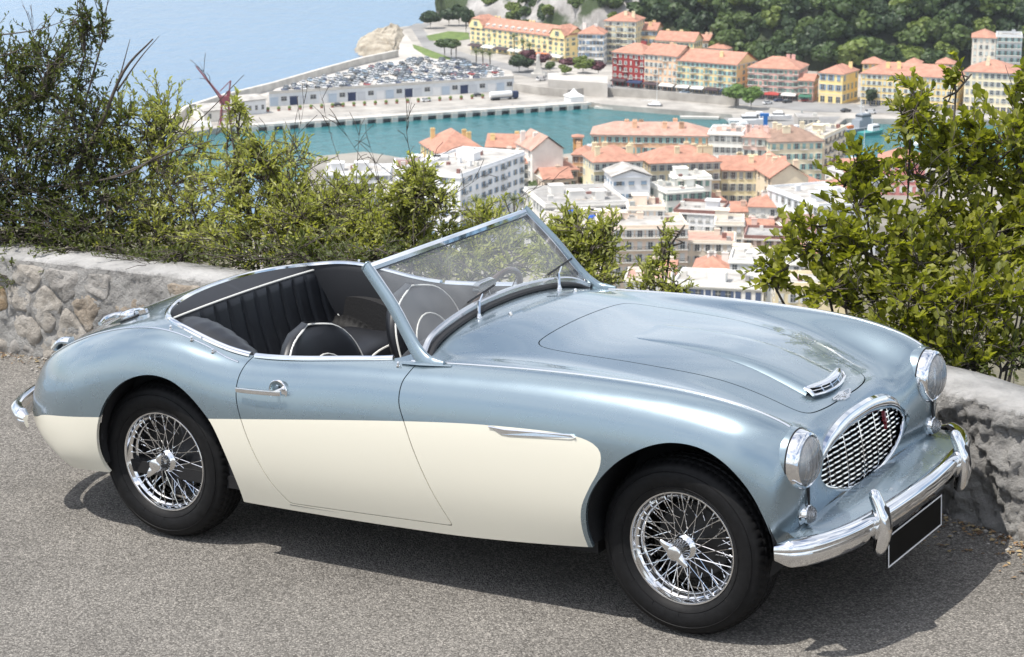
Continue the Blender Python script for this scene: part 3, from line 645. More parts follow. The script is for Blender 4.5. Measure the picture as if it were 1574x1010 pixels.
# ---------------------------------------------------------------- door handle, side vent
for s_, dr in zip((-1, 1), DOORS):
    yh = surfy(-1.73, .72); hd = MB()
    hd.lathe([(.044, .004), (.044, -.001), (.041, -.004), (.037, -.0015), (.02, -.0005), (0, -.0005)], 'y', 28, c=(0, 0, 0)); e = hd.obj('handle_cup', M['chrome'], dr, loc=(-1.66, s_*(surfy(-1.66, .722) + .0025), .722), rot=(0, 0, math.pi if s_ > 0 else 0))
    e.scale = (1, -1, 1) if False else (1, 1, 1)
    hh = MB(); hh.sweep(spline([(-1.838, -.020, .7135), (-1.83, -.021, .714), (-1.75, -.024, .717), (-1.66, -.024, .7215), (-1.64, -.022, .7225), (-1.625, -.02, .7235)], 5), [(.004, -.009), (.006, 0), (.004, .009), (-.004, .009), (-.005, -.009)], up=(0, 0, 1))
    hh.V = [(x, s_*(yh + .012) + (y if s_ < 0 else -y), z) for x, y, z in hh.V]
    hh.tube([(-1.66, s_*(yh - .004), .722), (-1.66, s_*(yh + .03), .722)], .007, 8, up=(0, 0, 1)); hh.obj('door_handle', M['chrome'], dr)
    ds = MB()
    ya = lambda x, z: s_*(surfy(x, z) + .0035)
    pv = [(-.708, .706), (-.64, .702), (-.50, .709), (-.365, .7165), (-.352, .709), (-.37, .702), (-.50, .692), (-.62, .683), (-.655, .684)]
    V = [(x, ya(x, z), z) for x, z in pv] + [(x, ya(x, z) - s_*.012, z) for x, z in pv]; k = len(pv)
    ds.add(V, [tuple(range(k)) if s_ < 0 else tuple(range(k - 1, -1, -1))] + [(i, k + i, k + (i + 1) % k, (i + 1) % k) for i in range(k)])
    so_ = ds.obj('side_vent', M['chrome'], CAR, smooth=False)
    MB().tube([(x, ya(x, z) + s_*.002, z) for x, z in ((-.708, .7065), (-.64, .7035), (-.50, .7105), (-.365, .7175), (-.352, .710))], .0035, 6).obj('vent_trim', M['chrome'], so_)
# ---------------------------------------------------------------- windscreen
arc = spline([(-1.085, -.605, .868), (-1.108, -.52, .908), (-1.122, -.40, .932), (-1.138, -.20, .950), (-1.143, 0, .955), (-1.138, .20, .950), (-1.122, .40, .932), (-1.108, .52, .908), (-1.085, .605, .868)], 5)
top = [Vector((-1.345 + .018*(1 - (v.y/.605)**2), v.y*.92, 1.186 + .006*(1 - (v.y/.605)**2))) for v in arc]
WS = MB(); WS.sweep([a + Vector((0, 0, .012)) for a in arc], [(.012, -.016), (.012, .013), (.006, .018), (-.008, .018), (-.014, .010), (-.014, -.016)], up=(0, 0, 1))
ws = WS.obj('windscreen_frame', M['satin'], CAR)
MB().sweep([a + Vector((.012, 0, -.004)) for a in arc], ell(.020, .013, 10), up=(0, 0, 1)).obj('windscreen_seal', M['black'], ws)
MB().sweep(top, [(.010, -.012), (.012, .004), (.006, .013), (-.006, .013), (-.011, .004), (-.010, -.012)], up=(0, 0, 1)).obj('top_rail', M['chrome'], ws)
MB().tube([t_ + Vector((.004, 0, -.017)) for t_ in top], .0035, 6).obj('rail_seal', M['black'], ws)
n = len(arc); gl = MB(); V = []
for j in range(9):
    t_ = j/8
    for a, b in zip(arc, top): V.append(a.lerp(b, t_) + Vector((0, 0, .02*(1 - t_) - .008*t_)))
gl.add(V, [(j*n + i, j*n + i + 1, (j + 1)*n + i + 1, (j + 1)*n + i) for j in range(8) for i in range(n - 1)])
g_o = gl.obj('glass', M['glass'], ws, ang=0)
for s_ in (-1, 1):
    b0, t0 = (arc[0], top[0]) if s_ < 0 else (arc[-1], top[-1])
    sx = s_
    pth = spline([(b0.x + .115, s_*.640, surf(b0.x + .115, .64) + .002), (b0.x + .05, s_*.634, .866), (b0.x - .003, s_*.624, .895), (b0.x - .06, s_*.609, .958), (b0.x - .14, s_*.589, 1.060), (t0.x + .002, s_*.566, 1.182), (t0.x - .006, s_*.5645, 1.192)], 6)
    scl = [float(np.interp(i/(len(pth) - 1), [0, .12, .3, .5, 1], [.5, 1.25, 1.2, 1.0, .85])) for i in range(len(pth))]
    MB().sweep(pth, [(.012, -.020), (.015, 0), (.012, .020), (0, .026), (-.010, .020), (-.012, 0), (-.010, -.020), (0, -.024)], up=(1, 0, .5), scales=scl).obj('windscreen_pillar', M['blue'], ws, ang=60)
    ip = [a + Vector((-.004, -s_*.020, 0)) for a in pth if a.z > .90]
    MB().sweep(ip, [(.008, -.013), (.008, .013), (-.006, .013), (-.006, -.013)], up=(1, 0, .5)).obj('pillar_channel', M['chrome'], ws)
    ft = MB(); zf = surf(b0.x + .02, .645); ft.sweep([(b0.x + .15, s_*.642, surf(b0.x + .15, .642) + .001), (b0.x + .03, s_*.645, zf + .002), (b0.x - .06, s_*.648, surf(b0.x - .06, .648) + .001)], ell(.018, .006, 8), up=(0, 0, 1), scales=[.4, 1.2, .8]); ft.obj('pillar_foot', M['blue'], ws)
# wipers and washer jets
for (y0, x0) in ((-.22, -1.085), (.36, -1.075)):
    z0 = surf(x0, y0); wp = MB(); wp.lathe([(.012, -.004), (.012, .003), (.009, .008), (.007, .018), (0, .02)], 'z', 16, c=(x0, y0, z0))
    a0 = Vector((x0, y0, z0 + .018)); a1 = Vector((x0 - .036, y0 + .060, z0 + .048)); a2 = Vector((x0 - .056, y0 + .115, z0 + .064))
    wp.sweep([a0, a0.lerp(a1, .5), a1], [(.0055, -.002), (.0055, .002), (-.0055, .002), (-.0055, -.002)], up=(1, 0, .6)); wp.tube([a1, a2], .0035, 6)
    wo = wp.obj('wiper', M['chrome'], CAR, ang=30)
    d_ = Vector((-.016, .205, .018)); mid = a2 + Vector((-.004, 0, .002)); bl = MB(); bl.sweep([mid - d_*.52, mid, mid + d_*.5], [(.003, -.007), (.004, .004), (-.004, .004), (-.003, -.007)], up=(1, 0, .6)); bl.obj('wiper_blade', M['black'], wo)
for (x, y) in ((-1.0, -.13), (-1.0, .36)):
    z0 = surf(x, y); MB().lathe([(.009, 0), (.008, .008), (.004, .012), (0, .012)], 'z', 12, c=(x, y, z0)).obj('washer_jet', M['chrome'], CAR)
# ---------------------------------------------------------------- interior
fl_ = MB(); fl_.box((-1.75, 0, .28), (1.75, 1.30, .05)); fl_.box((-1.6, 0, .40), (1.5, .24, .22)); fl_.box((-2.32, 0, .40), (.42, 1.1, .22)); fl_.box((-.97, 0, .55), (.05, 1.28, .50)); fl_.obj('cockpit_floor', M['carpet'], CAR, smooth=False)
for s_ in (-1, 1):
    V = []; pts = [(x, y) for x, y in sp2(rimh, 6) if -2.43 < x < -1.16 and y > .3]
    for x, y in pts: V += [(x, s_*(y - .008), surf(x, y) - .002), (x, s_*(y - .022), surf(x, y) - .03), (x, s_*(y + .012), .62), (x, s_*(y + .0), .30)]
    dm = MB(); dm.add(V, [(4*i + k, 4*i + k + 1, 4*i + 5 + k, 4*i + 4 + k) for i in range(len(pts) - 1) for k in range(3)]); dm.obj('side_trim', M['vinyl'], CAR, ang=60)
# rear bulkhead: pleated seat back following the rear of the opening, padded roll above it
rp = [(x, y) for x, y in sp2(rimh, 10) if x < -2.36]; rp = rp + [(x, -y) for x, y in rp[::-1]]
def arclen(P): 
    o = [0]
    for a, b in zip(P, P[1:]): o.append(o[-1] + math.hypot(b[0] - a[0], b[1] - a[1]))
    return o
XB = -2.415; N_ = 240
pb = MB(); V = []; lev = [(.868, 0, 0), (.86, .010, .5), (.83, .012, 1), (.72, .035, 1), (.60, .07, 1), (.50, .105, .6), (.45, .125, 0)]
for i in range(N_):
    y = -.56 + 1.12*i/(N_ - 1); ph_ = ((y + .56)/.088) % 1.0; puff = .011*(1 - (2*abs(ph_ - .5))**5)
    for z, o_, k in lev: V.append((XB + o_ + puff*k, y, z - .012*(y/.56)**2))
m_ = len(lev); pb.add(V, [(i*m_ + j, i*m_ + j + 1, (i + 1)*m_ + j + 1, (i + 1)*m_ + j) for i in range(N_ - 1) for j in range(m_ - 1)]); pb.obj('rear_seat_back', M['leather'], CAR, ang=50)
rl = MB(); A = [(x + .008, y, surf(x, y) + .001) for x, y in rp]; k = len(A)
B = [(x*.5 + XB*.5, y*.985, .5*surf(x, y) + .5*.872 + .006) for x, y in rp]; C_ = [(max(x, XB) if x > XB else XB, y*.97, .872 - .012*(y/.56)**2) for x, y in rp]
rl.add(A + B + C_, [(q*k + i, q*k + i + 1, (q + 1)*k + i + 1, (q + 1)*k + i) for q in range(2) for i in range(k - 1)]); rl.obj('cockpit_roll', M['vinyl'], CAR, ang=0)
MB().tube([(XB + .008, y, .873 - .012*(y/.56)**2) for y in np.linspace(-.53, .545, 24)], .0042, 6).obj('piping', M['piping'], CAR)
for s_ in (-1, 1):
    x, y = XB + .012, s_*.55; MB().tube(spline([(x, y, .866), (x + .025, y*1.01, .76), (x + .05, y*1.02, .67), (x + .075, y*1.02, .60)], 5), .005, 6).obj('corner_piping', M['piping'], CAR)
# occasional rear seat cushions
for s_ in (-1, 1):
    cu = MB(); n_u, n_v = 17, 13; V = []
    for j in range(n_v):
        for i in range(n_u):
            u_, v_ = -1 + 2*i/(n_u - 1), -1 + 2*j/(n_v - 1); h = (1 - abs(u_)**5)*(1 - abs(v_)**5)
            V.append((-2.09 + .20*u_*(1 - .12*abs(v_)**3), s_*(.32 + .225*v_), .545 + .095*h**.6 + .006*math.sin(7*v_ + 3*u_)*h))
    cu.add(V, [(j*n_u + i, j*n_u + i + 1, (j + 1)*n_u + i + 1, (j + 1)*n_u + i) for j in range(n_v - 1) for i in range(n_u - 1)]); co = cu.obj('rear_cushion', M['leather'], CAR, ang=0)
    MB().tube(spline([(-1.905, s_*.11, .555), (-1.895, s_*.2, .605), (-1.893, s_*.32, .618), (-1.895, s_*.43, .605), (-1.905, s_*.53, .555)], 4), .005, 6).obj('piping', M['piping'], co)
# padded leather side roll in the near rear corner
hb = MB(); pth = spline([(-2.38, -.40, .832), (-2.26, -.475, .832), (-2.13, -.525, .812), (-1.99, -.572, .780), (-1.87, -.615, .752)], 5); hb.sweep(pth, ell(.085, .05, 14), up=(0, 0, 1), scales=[.35 + .65*math.sin(math.pi*(i + 1)/(len(pth) + 1))**.6 + .05*math.sin(i*2.1) for i in range(len(pth))]); hb.obj('side_roll', M['leather'], CAR, ang=0)
# front seats
def seat(y):
    so2 = MB(); n_u, n_v = 25, 17; V = []
    # backrest: rounded shield outline, thick, front face pillowed
    def outl(a):  # half-width at height t
        return .252*math.sqrt(max(0, 1 - max(0, (a - .45)/.55)**2.6))
    Vf, Vb = [], []
    for j in range(n_v):
        t_ = j/(n_v - 1); z = .43 + .452*t_; hw = max(outl(t_), .012)
        for i in range(n_u):
            u_ = -1 + 2*i/(n_u - 1); th_ = .055*(1 - abs(u_)**4)**.5*(1 - max(0, (t_ - .55)/.45)**4)**.5 + .004
            xx = -1.70 - .13*t_ + .035*abs(u_)**2
            Vf.append((xx + th_, y + hw*u_, z)); Vb.append((xx - th_*.8, y + hw*u_, z))
    k = n_u*n_v; so2.add(Vf + Vb, [(j*n_u + i, j*n_u + i + 1, (j + 1)*n_u + i + 1, (j + 1)*n_u + i) for j in range(n_v - 1) for i in range(n_u - 1)] + [(k + j*n_u + i + 1, k + j*n_u + i, k + (j + 1)*n_u + i, k + (j + 1)*n_u + i + 1) for j in range(n_v - 1) for i in range(n_u - 1)]
        + [(i, k + i, k + i + 1, i + 1) for i in range(n_u - 1)] + [((n_v - 1)*n_u + i + 1, k + (n_v - 1)*n_u + i + 1, k + (n_v - 1)*n_u + i, (n_v - 1)*n_u + i) for i in range(n_u - 1)] + [(j*n_u, (j + 1)*n_u, k + (j + 1)*n_u, k + j*n_u) for j in range(n_v - 1)] + [((j + 1)*n_u + n_u - 1, j*n_u + n_u - 1, k + j*n_u + n_u - 1, k + (j + 1)*n_u + n_u - 1) for j in range(n_v - 1)])
    s_o = so2.obj('front_seat', M['leather'], CAR, ang=0)
    def P_(u_, t_, lift=.002):
        hw = max(outl(t_), .012); th_ = .055*(1 - min(1, abs(u_))**4)**.5*(1 - max(0, (t_ - .55)/.45)**4)**.5 + .004
        return Vector((-1.70 - .13*t_ + .035*u_*u_ + th_ + lift, y + hw*u_, .43 + .452*t_))
    path = [P_(-.97, t_) for t_ in np.linspace(.02, .93, 14)] + [P_(u_, .93 + .055*(1 - u_*u_)) for u_ in np.linspace(-.9, .9, 13)] + [P_(.97, t_) for t_ in np.linspace(.93, .02, 14)]
    MB().tube(smooth_path(path, 3), .0042, 6).obj('piping', M['piping'], s_o)
    inner = [P_(-.5, t_, .003) for t_ in np.linspace(.03, .50, 8)] + [P_(.5*math.cos(a), .50 + .24*math.sin(a), .003) for a in np.linspace(math.pi, 0, 13)[1:-1]] + [P_(.5, t_, .003) for t_ in np.linspace(.50, .03, 8)]
    MB().tube(smooth_path(inner, 2), .0036, 6).obj('piping', M['piping'], s_o)
    cu = MB(); n_u, n_v = 17, 13; V = []
    for j in range(n_v):
        for i in range(n_u):
            u_, v_ = -1 + 2*i/(n_u - 1), -1 + 2*j/(n_v - 1); h = (1 - abs(u_)**5)*(1 - abs(v_)**5); V.append((-1.46 + .24*u_, y + .235*v_*(1 - .08*max(0, u_)), .40 + .09*h**.5 + .02*u_))
    cu.add(V, [(j*n_u + i, j*n_u + i + 1, (j + 1)*n_u + i + 1, (j + 1)*n_u + i) for j in range(n_v - 1) for i in range(n_u - 1)]); cu.obj('seat_cushion', M['leather'], s_o, ang=0)
for y in (-.36, .36): seat(y)
# dashboard with padded top, mirror, steering wheel
da = MB(); V = []; pts = [(-.60, .835), (-.50, .868), (-.25, .893), (0, .897), (.25, .893), (.50, .868), (.60, .835)]
dash_path = spline([(-1.185, y, z + .004) for y, z in pts], 5); da.sweep(dash_path, [(.05, -.008), (.05, .014), (0, .022), (-.022, .010), (-.026, -.015), (-.012, -.03)], up=(0, 0, 1)); 
n = len(dash_path); V = [tuple(p + Vector((-.012, 0, -.02))) for p in dash_path] + [(p.x + .03, p.y, .60) for p in dash_path]; da.add(V, [(i, i + 1, n + i + 1, n + i) for i in range(n - 1)]); do_ = da.obj('dashboard', M['vinyl'], CAR, ang=40)
for i, (y, z, r_) in enumerate(((.22, .80, .052), (.46, .80, .052), (.08, .80, .032), (.34, .755, .024))):
    g = MB(); g.lathe([(r_, .0), (r_, -.012), (r_*.9, -.014), (r_*.88, -.006), (0, -.006)], 'x', 28, c=(-1.197, y, z)); g.obj('gauge', M['satin'], do_)
mr = MB(); mr.tube([(-1.17, 0, .915), (-1.19, .0, .975)], .006, 8, up=(0, 1, 0)); mo = mr.obj('mirror_stalk', M['chrome'], CAR)
m2 = MB(); V = [(0, .075*math.copysign(abs(math.cos(a))**.5, math.cos(a)), .023*math.copysign(abs(math.sin(a))**.6, math.sin(a))) for a in np.linspace(0, 2*math.pi, 32, endpoint=False)]
m2.add([(-1.205, y, 1.01 + z) for _, y, z in V] + [(-1.185, y*.85, 1.01 + z*.8) for _, y, z in V], [tuple(range(31, -1, -1)), tuple(range(32, 64))] + [(i, (i + 1) % 32, 32 + (i + 1) % 32, 32 + i) for i in range(32)]); m2.obj('mirror', M['satin'], mo, ang=40)
sw = MB(); tilt = Matrix.Translation((-1.40, .36, .81)) @ Matrix.Rotation(rad(-66), 4, 'Y'); R0 = .185
swp = [tilt @ Vector((R0*math.cos(a), R0*math.sin(a), 0)) for a in np.linspace(0, 2*math.pi, 48, endpoint=False)]
sw.tube(swp, .0135, 10, closed=True, up=tuple(tilt.to_3x3() @ Vector((0, 0, 1)))); swo = sw.obj('steering_wheel', M['wood'], CAR)
s3 = MB()
for k in range(4):
    a = math.pi/4 + k*math.pi/2
    for o_ in (-.018, 0, .018): s3.tube([tilt @ Vector((.03*math.cos(a), .03*math.sin(a), -.03)) , tilt @ Vector(((R0 - .008)*math.cos(a) - o_*math.sin(a), (R0 - .008)*math.sin(a) + o_*math.cos(a), 0))], .002, 5, up=(0, 1, 0))
s3.obj('steering_spokes', M['chrome'], swo)
s4 = MB(); s4.tube([tilt @ Vector((0, 0, -.01)), tilt @ Vector((0, 0, -.05)), tilt @ Vector((0, 0, -.32))], .03, 12, up=(0, 1, 0)); s4.obj('steering_column', M['black'], swo)
# ================================================================ road, wall, planting
rnd = random.Random(7)
def asphalt():
    m, t, b = newmat('worn_asphalt'); L_ = t.links.new; N = t.nodes.new
    tc = N('ShaderNodeTexCoord')
    v = N('ShaderNodeTexVoronoi'); v.inputs['Scale'].default_value = 125; v.feature = 'F1'
    v2 = N('ShaderNodeTexVoronoi'); v2.inputs['Scale'].default_value = 210
    r = N('ShaderNodeValToRGB'); e = r.color_ramp.elements; e[0].position = 0; e[0].color = (.15, .139, .125, 1); e[1].position = 1; e[1].color = (.42, .392, .35, 1)
    for p, c in ((.3, (.22, .206, .185)), (.62, (.29, .272, .246)), (.85, (.34, .318, .286))):
        q = e.new(p); q.color = col4(c)
    sep = N('ShaderNodeSeparateColor'); L_(v.outputs['Color'], sep.inputs['Color']); L_(sep.outputs['Red'], r.inputs['Fac'])
    big = N('ShaderNodeTexNoise'); big.inputs['Scale'].default_value = .9; big.inputs['Detail'].default_value = 9; big.inputs['Roughness'].default_value = .62
    mr = N('ShaderNodeMapRange'); mr.inputs['From Min'].default_value = .3; mr.inputs['From Max'].default_value = .7; mr.inputs['To Min'].default_value = .80; mr.inputs['To Max'].default_value = 1.24
    mul = N('ShaderNodeMix'); mul.data_type = 'RGBA'; mul.blend_type = 'MULTIPLY'; mul.inputs['Factor'].default_value = 1
    gap = N('ShaderNodeMapRange'); gap.inputs['From Min'].default_value = .0; gap.inputs['From Max'].default_value = .65; gap.inputs['To Min'].default_value = 1.08; gap.inputs['To Max'].default_value = .55
    mm = N('ShaderNodeMath'); mm.operation = 'MULTIPLY'
    for x in (v, v2, big): L_(tc.outputs['Object'], x.inputs['Vector'])
    L_(big.outputs['Fac'], mr.inputs['Value']); L_(v.outputs['Distance'], gap.inputs['Value']); L_(mr.outputs['Result'], mm.inputs[0]); L_(gap.outputs['Result'], mm.inputs[1])
    L_(r.outputs['Color'], mul.inputs['A']); L_(mm.outputs['Value'], mul.inputs['B']); L_(mul.outputs['Result'], b.inputs['Base Color'])
    ad = N('ShaderNodeMath'); ad.operation = 'ADD'; L_(v.outputs['Distance'], ad.inputs[0]); L_(v2.outputs['Distance'], ad.inputs[1])
    bp = N('ShaderNodeBump'); bp.invert = True; bp.inputs['Strength'].default_value = .8; bp.inputs['Distance'].default_value = .006; L_(ad.outputs['Value'], bp.inputs['Height']); L_(bp.outputs['Normal'], b.inputs['Normal'])
    b.inputs['Roughness'].default_value = .92; b.inputs['Specular IOR Level'].default_value = .25
    return m
wall_line = spline([(-14, 1.75, 0), (-9, 1.45, 0), (-7, 1.35, 0), (-5.15, 1.275, 0), (-4.3, 1.25, 0), (-3, 1.2, 0), (-1.5, 1.13, 0), (-.3, 1.06, 0), (.2, .985, 0), (.5, .875, 0), (.72, .775, 0), (1.1, .55, 0), (1.7, .15, 0), (2.6, -.5, 0), (3.6, -1.3, 0)], 8)
WP = [(v.x, v.y) for v in wall_line]
rm_ = asphalt(); rd = MB()
nx = len(WP); V = []
for (x, y) in WP: V += [(x, y + .05, 0), (x, y - 1.2, .0), (x - .2, y - 4, 0), (x - .6, y - 12, -.05), (x - 1.5, y - 40, -.3)]
rd.add(V, [(5*i + k, 5*i + 5 + k, 5*i + 6 + k, 5*i + 1 + k) for i in range(nx - 1) for k in range(4)])
ro = rd.obj('road', rm_, ang=0); ro.matrix_world = RM4; ro['kind'] = 'structure'
# ---- wall: mortar core with a rough face, white cap, stones set into the face
def plaster(name, c, sc_, bs, c2=None, rough=.9):
    m, t, b = newmat(name); N = t.nodes.new; L_ = t.links.new; tc = N('ShaderNodeTexCoord')
    n = N('ShaderNodeTexNoise'); n.inputs['Scale'].default_value = sc_; n.inputs['Detail'].default_value = 9; n.inputs['Roughness'].default_value = .65
    r = N('ShaderNodeValToRGB'); e = r.color_ramp.elements; e[0].position = .28; e[1].position = .72; e[0].color = col4(tuple(x*.55 for x in c)); e[1].color = col4(c2 or tuple(min(1, x*1.25) for x in c)); q = e.new(.5); q.color = col4(c)
    n2 = N('ShaderNodeTexNoise'); n2.inputs['Scale'].default_value = bs; n2.inputs['Detail'].default_value = 10; n2.inputs['Roughness'].default_value = .72
    bp = N('ShaderNodeBump'); bp.inputs['Strength'].default_value = 1.0; bp.inputs['Distance'].default_value = .035
    for x in (n, n2): L_(tc.outputs['Object'], x.inputs['Vector'])
    L_(n.outputs['Fac'], r.inputs['Fac']); L_(r.outputs['Color'], b.inputs['Base Color']); L_(n2.outputs['Fac'], bp.inputs['Height']); L_(bp.outputs['Normal'], b.inputs['Normal']); b.inputs['Roughness'].default_value = rough; return m
mort = plaster('grey_mortar', (.33, .32, .305), 5, 42, (.44, .43, .41)); capm = plaster('whitewashed_cap', (.44, .43, .415), 4, 24, (.56, .55, .53))
stm = [plaster('limestone_' + n, c, 9, 24, c2) for n, c, c2 in (('buff', (.34, .285, .225), (.44, .40, .35)), ('pale', (.40, .365, .32), (.48, .455, .42)), ('ochre', (.34, .25, .155), (.42, .375, .31)), ('grey', (.345, .325, .30), (.44, .42, .395)))]
from mathutils import noise as mnoise
WH = .535
def wall_frame(s_len):
    """point + outward normal (towards the road) at arclength s"""
    i = int(np.searchsorted(WS_, s_len)) - 1; i = max(0, min(len(WP) - 2, i)); f = (s_len - WS_[i])/(WS_[i + 1] - WS_[i])
    x = WP[i][0] + f*(WP[i + 1][0] - WP[i][0]); y = WP[i][1] + f*(WP[i + 1][1] - WP[i][1])
    a, b = WP[max(0, i - 1)], WP[min(len(WP) - 1, i + 2)]; tx, ty = b[0] - a[0], b[1] - a[1]; l = math.hypot(tx, ty); return x, y, ty/l, -tx/l
WS_ = arclen(WP); SL = WS_[-1]
def s_at(x): return float(np.interp(x, [p[0] for p in WP], WS_))
sl_ = sorted(set([round(q, 4) for q in np.arange(0, SL, .07)] + [round(q, 4) for q in np.arange(s_at(-5.8), s_at(-3.2), .014)] + [round(q, 4) for q in np.arange(s_at(.0), s_at(1.7), .010)])); ns, nz_ = len(sl_) - 1, 44; core = MB(); V = []
for i in range(ns + 1):
    s_ = sl_[i]; x, y, nx_, ny_ = wall_frame(s_); topz = WH - .04*min(1, max(0, (x + .6)/1.0)) + .018*mnoise.noise(Vector((s_*1.3, 0, 4)))
    for j in range(nz_ + 1):
        z = -.06 + (topz + .06)*j/nz_; dd = (.018 if x < .1 else .042)*mnoise.fractal(Vector((s_*7, z*7, 1.5)), .7, 2.1, 6) - (.008 if x < .1 else .022)*abs(mnoise.noise(Vector((s_*16, z*22, 4.5)))) + (.004 if x < .1 else .011)*mnoise.fractal(Vector((s_*38, z*38, 2.5)), .6, 2.2, 3) + .03*mnoise.noise(Vector((s_*1.1, z*1.5, 8))) - .05*(z/WH)*.35
        rough_edge = .02*max(0, (z - .45)/.1)
        V.append((x + nx_*(dd - rough_edge), y + ny_*(dd - rough_edge), z))
    V.append((x - nx_*.15, y - ny_*.15, topz + .010 + .006*mnoise.noise(Vector((s_*5, 2, 4))))); V.append((x - nx_*.31, y - ny_*.31 + .03*mnoise.noise(Vector((s_*2, 7, 0))), topz - .002)); V.append((x - nx_*.34, y - ny_*.34, -.6))
m_ = nz_ + 4; core.add(V, [(i*m_ + j, (i + 1)*m_ + j, (i + 1)*m_ + j + 1, i*m_ + j + 1) for i in range(ns) for j in range(m_ - 1)])
core.I = [1 if (k % (m_ - 1)) in (nz_, nz_ + 1) or (k % (m_ - 1)) == nz_ - 1 else 0 for k in range(len(core.F))]
wo_ = core.obj('stone_wall', [mort, capm], ang=0); wo_.matrix_world = RM4; tag(wo_, 'low mortared rubble stone wall with a whitewashed cap behind the car', 'wall')
def s_at(x): return float(np.interp(x, [p[0] for p in WP], WS_))
def clip_half(poly, a, b):
    """keep the part of poly nearer to a than to b"""
    mx_, my_ = (a[0] + b[0])/2, (a[1] + b[1])/2; nx_, ny_ = b[0] - a[0], b[1] - a[1]; o = []
    for p, q in zip(poly, poly[1:] + poly[:1]):
        dp = (p[0] - mx_)*nx_ + (p[1] - my_)*ny_; dq = (q[0] - mx_)*nx_ + (q[1] - my_)*ny_
        if dp <= 0: o.append(p)
        if dp*dq < 0: t_ = dp/(dp - dq); o.append((p[0] + t_*(q[0] - p[0]), p[1] + t_*(q[1] - p[1])))
    return o
def stone(poly, seed, mi, dep, joint):
    r_ = random.Random(seed); cx = sum(p[0] for p in poly)/len(poly); cz = sum(p[1] for p in poly)/len(poly)
    out_ = []
    for p, q in zip(poly, poly[1:] + poly[:1]):
        L0 = math.hypot(q[0] - p[0], q[1] - p[1]); k = max(1, int(L0/.03))
        for i in range(k): out_.append((p[0] + (q[0] - p[0])*i/k, p[1] + (q[1] - p[1])*i/k))
    n_a = len(out_); out_ = [((out_[i - 1][0] + 2*out_[i][0] + out_[(i + 1) % n_a][0])/4, (out_[i - 1][1] + 2*out_[i][1] + out_[(i + 1) % n_a][1])/4) for i in range(n_a)]
    rr_ = [max(.05, math.hypot(p[0] - cx, p[1] - cz)) for p in out_]; sh = [(r - joint*(1 + .9*mnoise.noise(Vector((p[0]*9, p[1]*9, seed)))))/r for r, p in zip(rr_, out_)]
    V = []; n_r = 5; tilt = (r_.uniform(-.06, .06), r_.uniform(-.06, .06))
    for q in range(n_r + 1):
        t_ = (0, .3, .6, .85, .97, 1.0)[q]
        for a in range(n_a):
            u_ = cx + (out_[a][0] - cx)*sh[a]*t_; zz = min(max(cz + (out_[a][1] - cz)*sh[a]*t_, -.04), WH - .02); x, y, nx_, ny_ = wall_frame(u_)
            d_ = dep*(1 - t_**5) + tilt[0]*(u_ - cx)*.6 + tilt[1]*(zz - cz)*.6 + .020*mnoise.fractal(Vector((u_*14, zz*14, seed)), .8, 2.2, 4) + .03*mnoise.noise(Vector((u_*1.1, zz*1.5, 8))) - .05*(zz/WH)*.35 - (.045 if q == n_r else 0)
            V.append((x + nx_*d_, y + ny_*d_, zz))
    b = MB(); b.add(V, [(q*n_a + a, q*n_a + (a + 1) % n_a, (q + 1)*n_a + (a + 1) % n_a, (q + 1)*n_a + a) for q in range(n_r) for a in range(n_a)]); b.obj('stone', stm[mi], wo_, ang=0)
sr = random.Random(12); seeds = []
s0_, s1_ = s_at(-8.5), s_at(2.2)
for row in range(4):
    u_ = s0_ + sr.uniform(0, .2)
    while u_ < s1_:
        seeds.append((u_, .02 + row*.145 + sr.uniform(-.045, .045))); u_ += sr.uniform(.14, .34)
for k, c in enumerate(seeds):
    x = wall_frame(c[0])[0]
    if -3.3 < x < -.25: continue                     # behind the car
    if sr.random() > (.86 if x < .1 else .22): continue
    poly = [(c[0] - .3, -.04), (c[0] + .3, -.04), (c[0] + .3, WH - .03), (c[0] - .3, WH - .03)]
    for o_ in seeds:
        if o_ is not c and abs(o_[0] - c[0]) < .65: poly = clip_half(poly, c, o_)
        if len(poly) < 3: break
    if len(poly) < 3: continue
    stone(poly, 500 + k, sr.choice((0, 1, 1, 3, 3, 3, 2) if x < .1 else (3, 1, 3)), .010 if x < .1 else .010, .007 if x < .1 else .03)
# ---------------------------------------------------------------- hillside below the wall
hm = mat('dry_hillside', (.10, .095, .055), .95, noise=(.8, .45, (.19, .17, .11)), bump=(3, .8, .2))
hs = MB(); V = []; xsn = np.linspace(-1, 1, 61)
prof_h = [(0, 0), (.6, -.9), (3, -2.6), (10, -6.5), (26, -13), (60, -27), (100, -41), (200, -76), (350, -108), (470, -121.5), (560, -129.6), (640, -130.6)]
for (d_, z) in prof_h:
    for u_ in xsn:
        if d_ < 4:
            s_ = SL*(u_*.5 + .5); x, y, nx_, ny_ = wall_frame(s_); p = RM @ Vector((x - nx_*(.3 + d_), y - ny_*(.3 + d_), -.28 + z)); V.append(p)
        else: V.append(Vector((u_*(14 + d_*.55), d_ - 2 + .5*mnoise.noise(Vector((u_*9, d_*.1, 0)))*min(10, d_*.1), z + 1.2*mnoise.noise(Vector((u_*14, d_*.07, 3)))*min(3, d_*.02) - .033*(u_*(14 + d_*.55))*(1 if d_ < 40 else 0))))
n = len(xsn); hs.add(V, [(j*n + i, j*n + i + 1, (j + 1)*n + i + 1, (j + 1)*n + i) for j in range(len(prof_h) - 1) for i in range(n - 1)])
ho = hs.obj('hillside', hm, ang=0); ho['kind'] = 'structure'
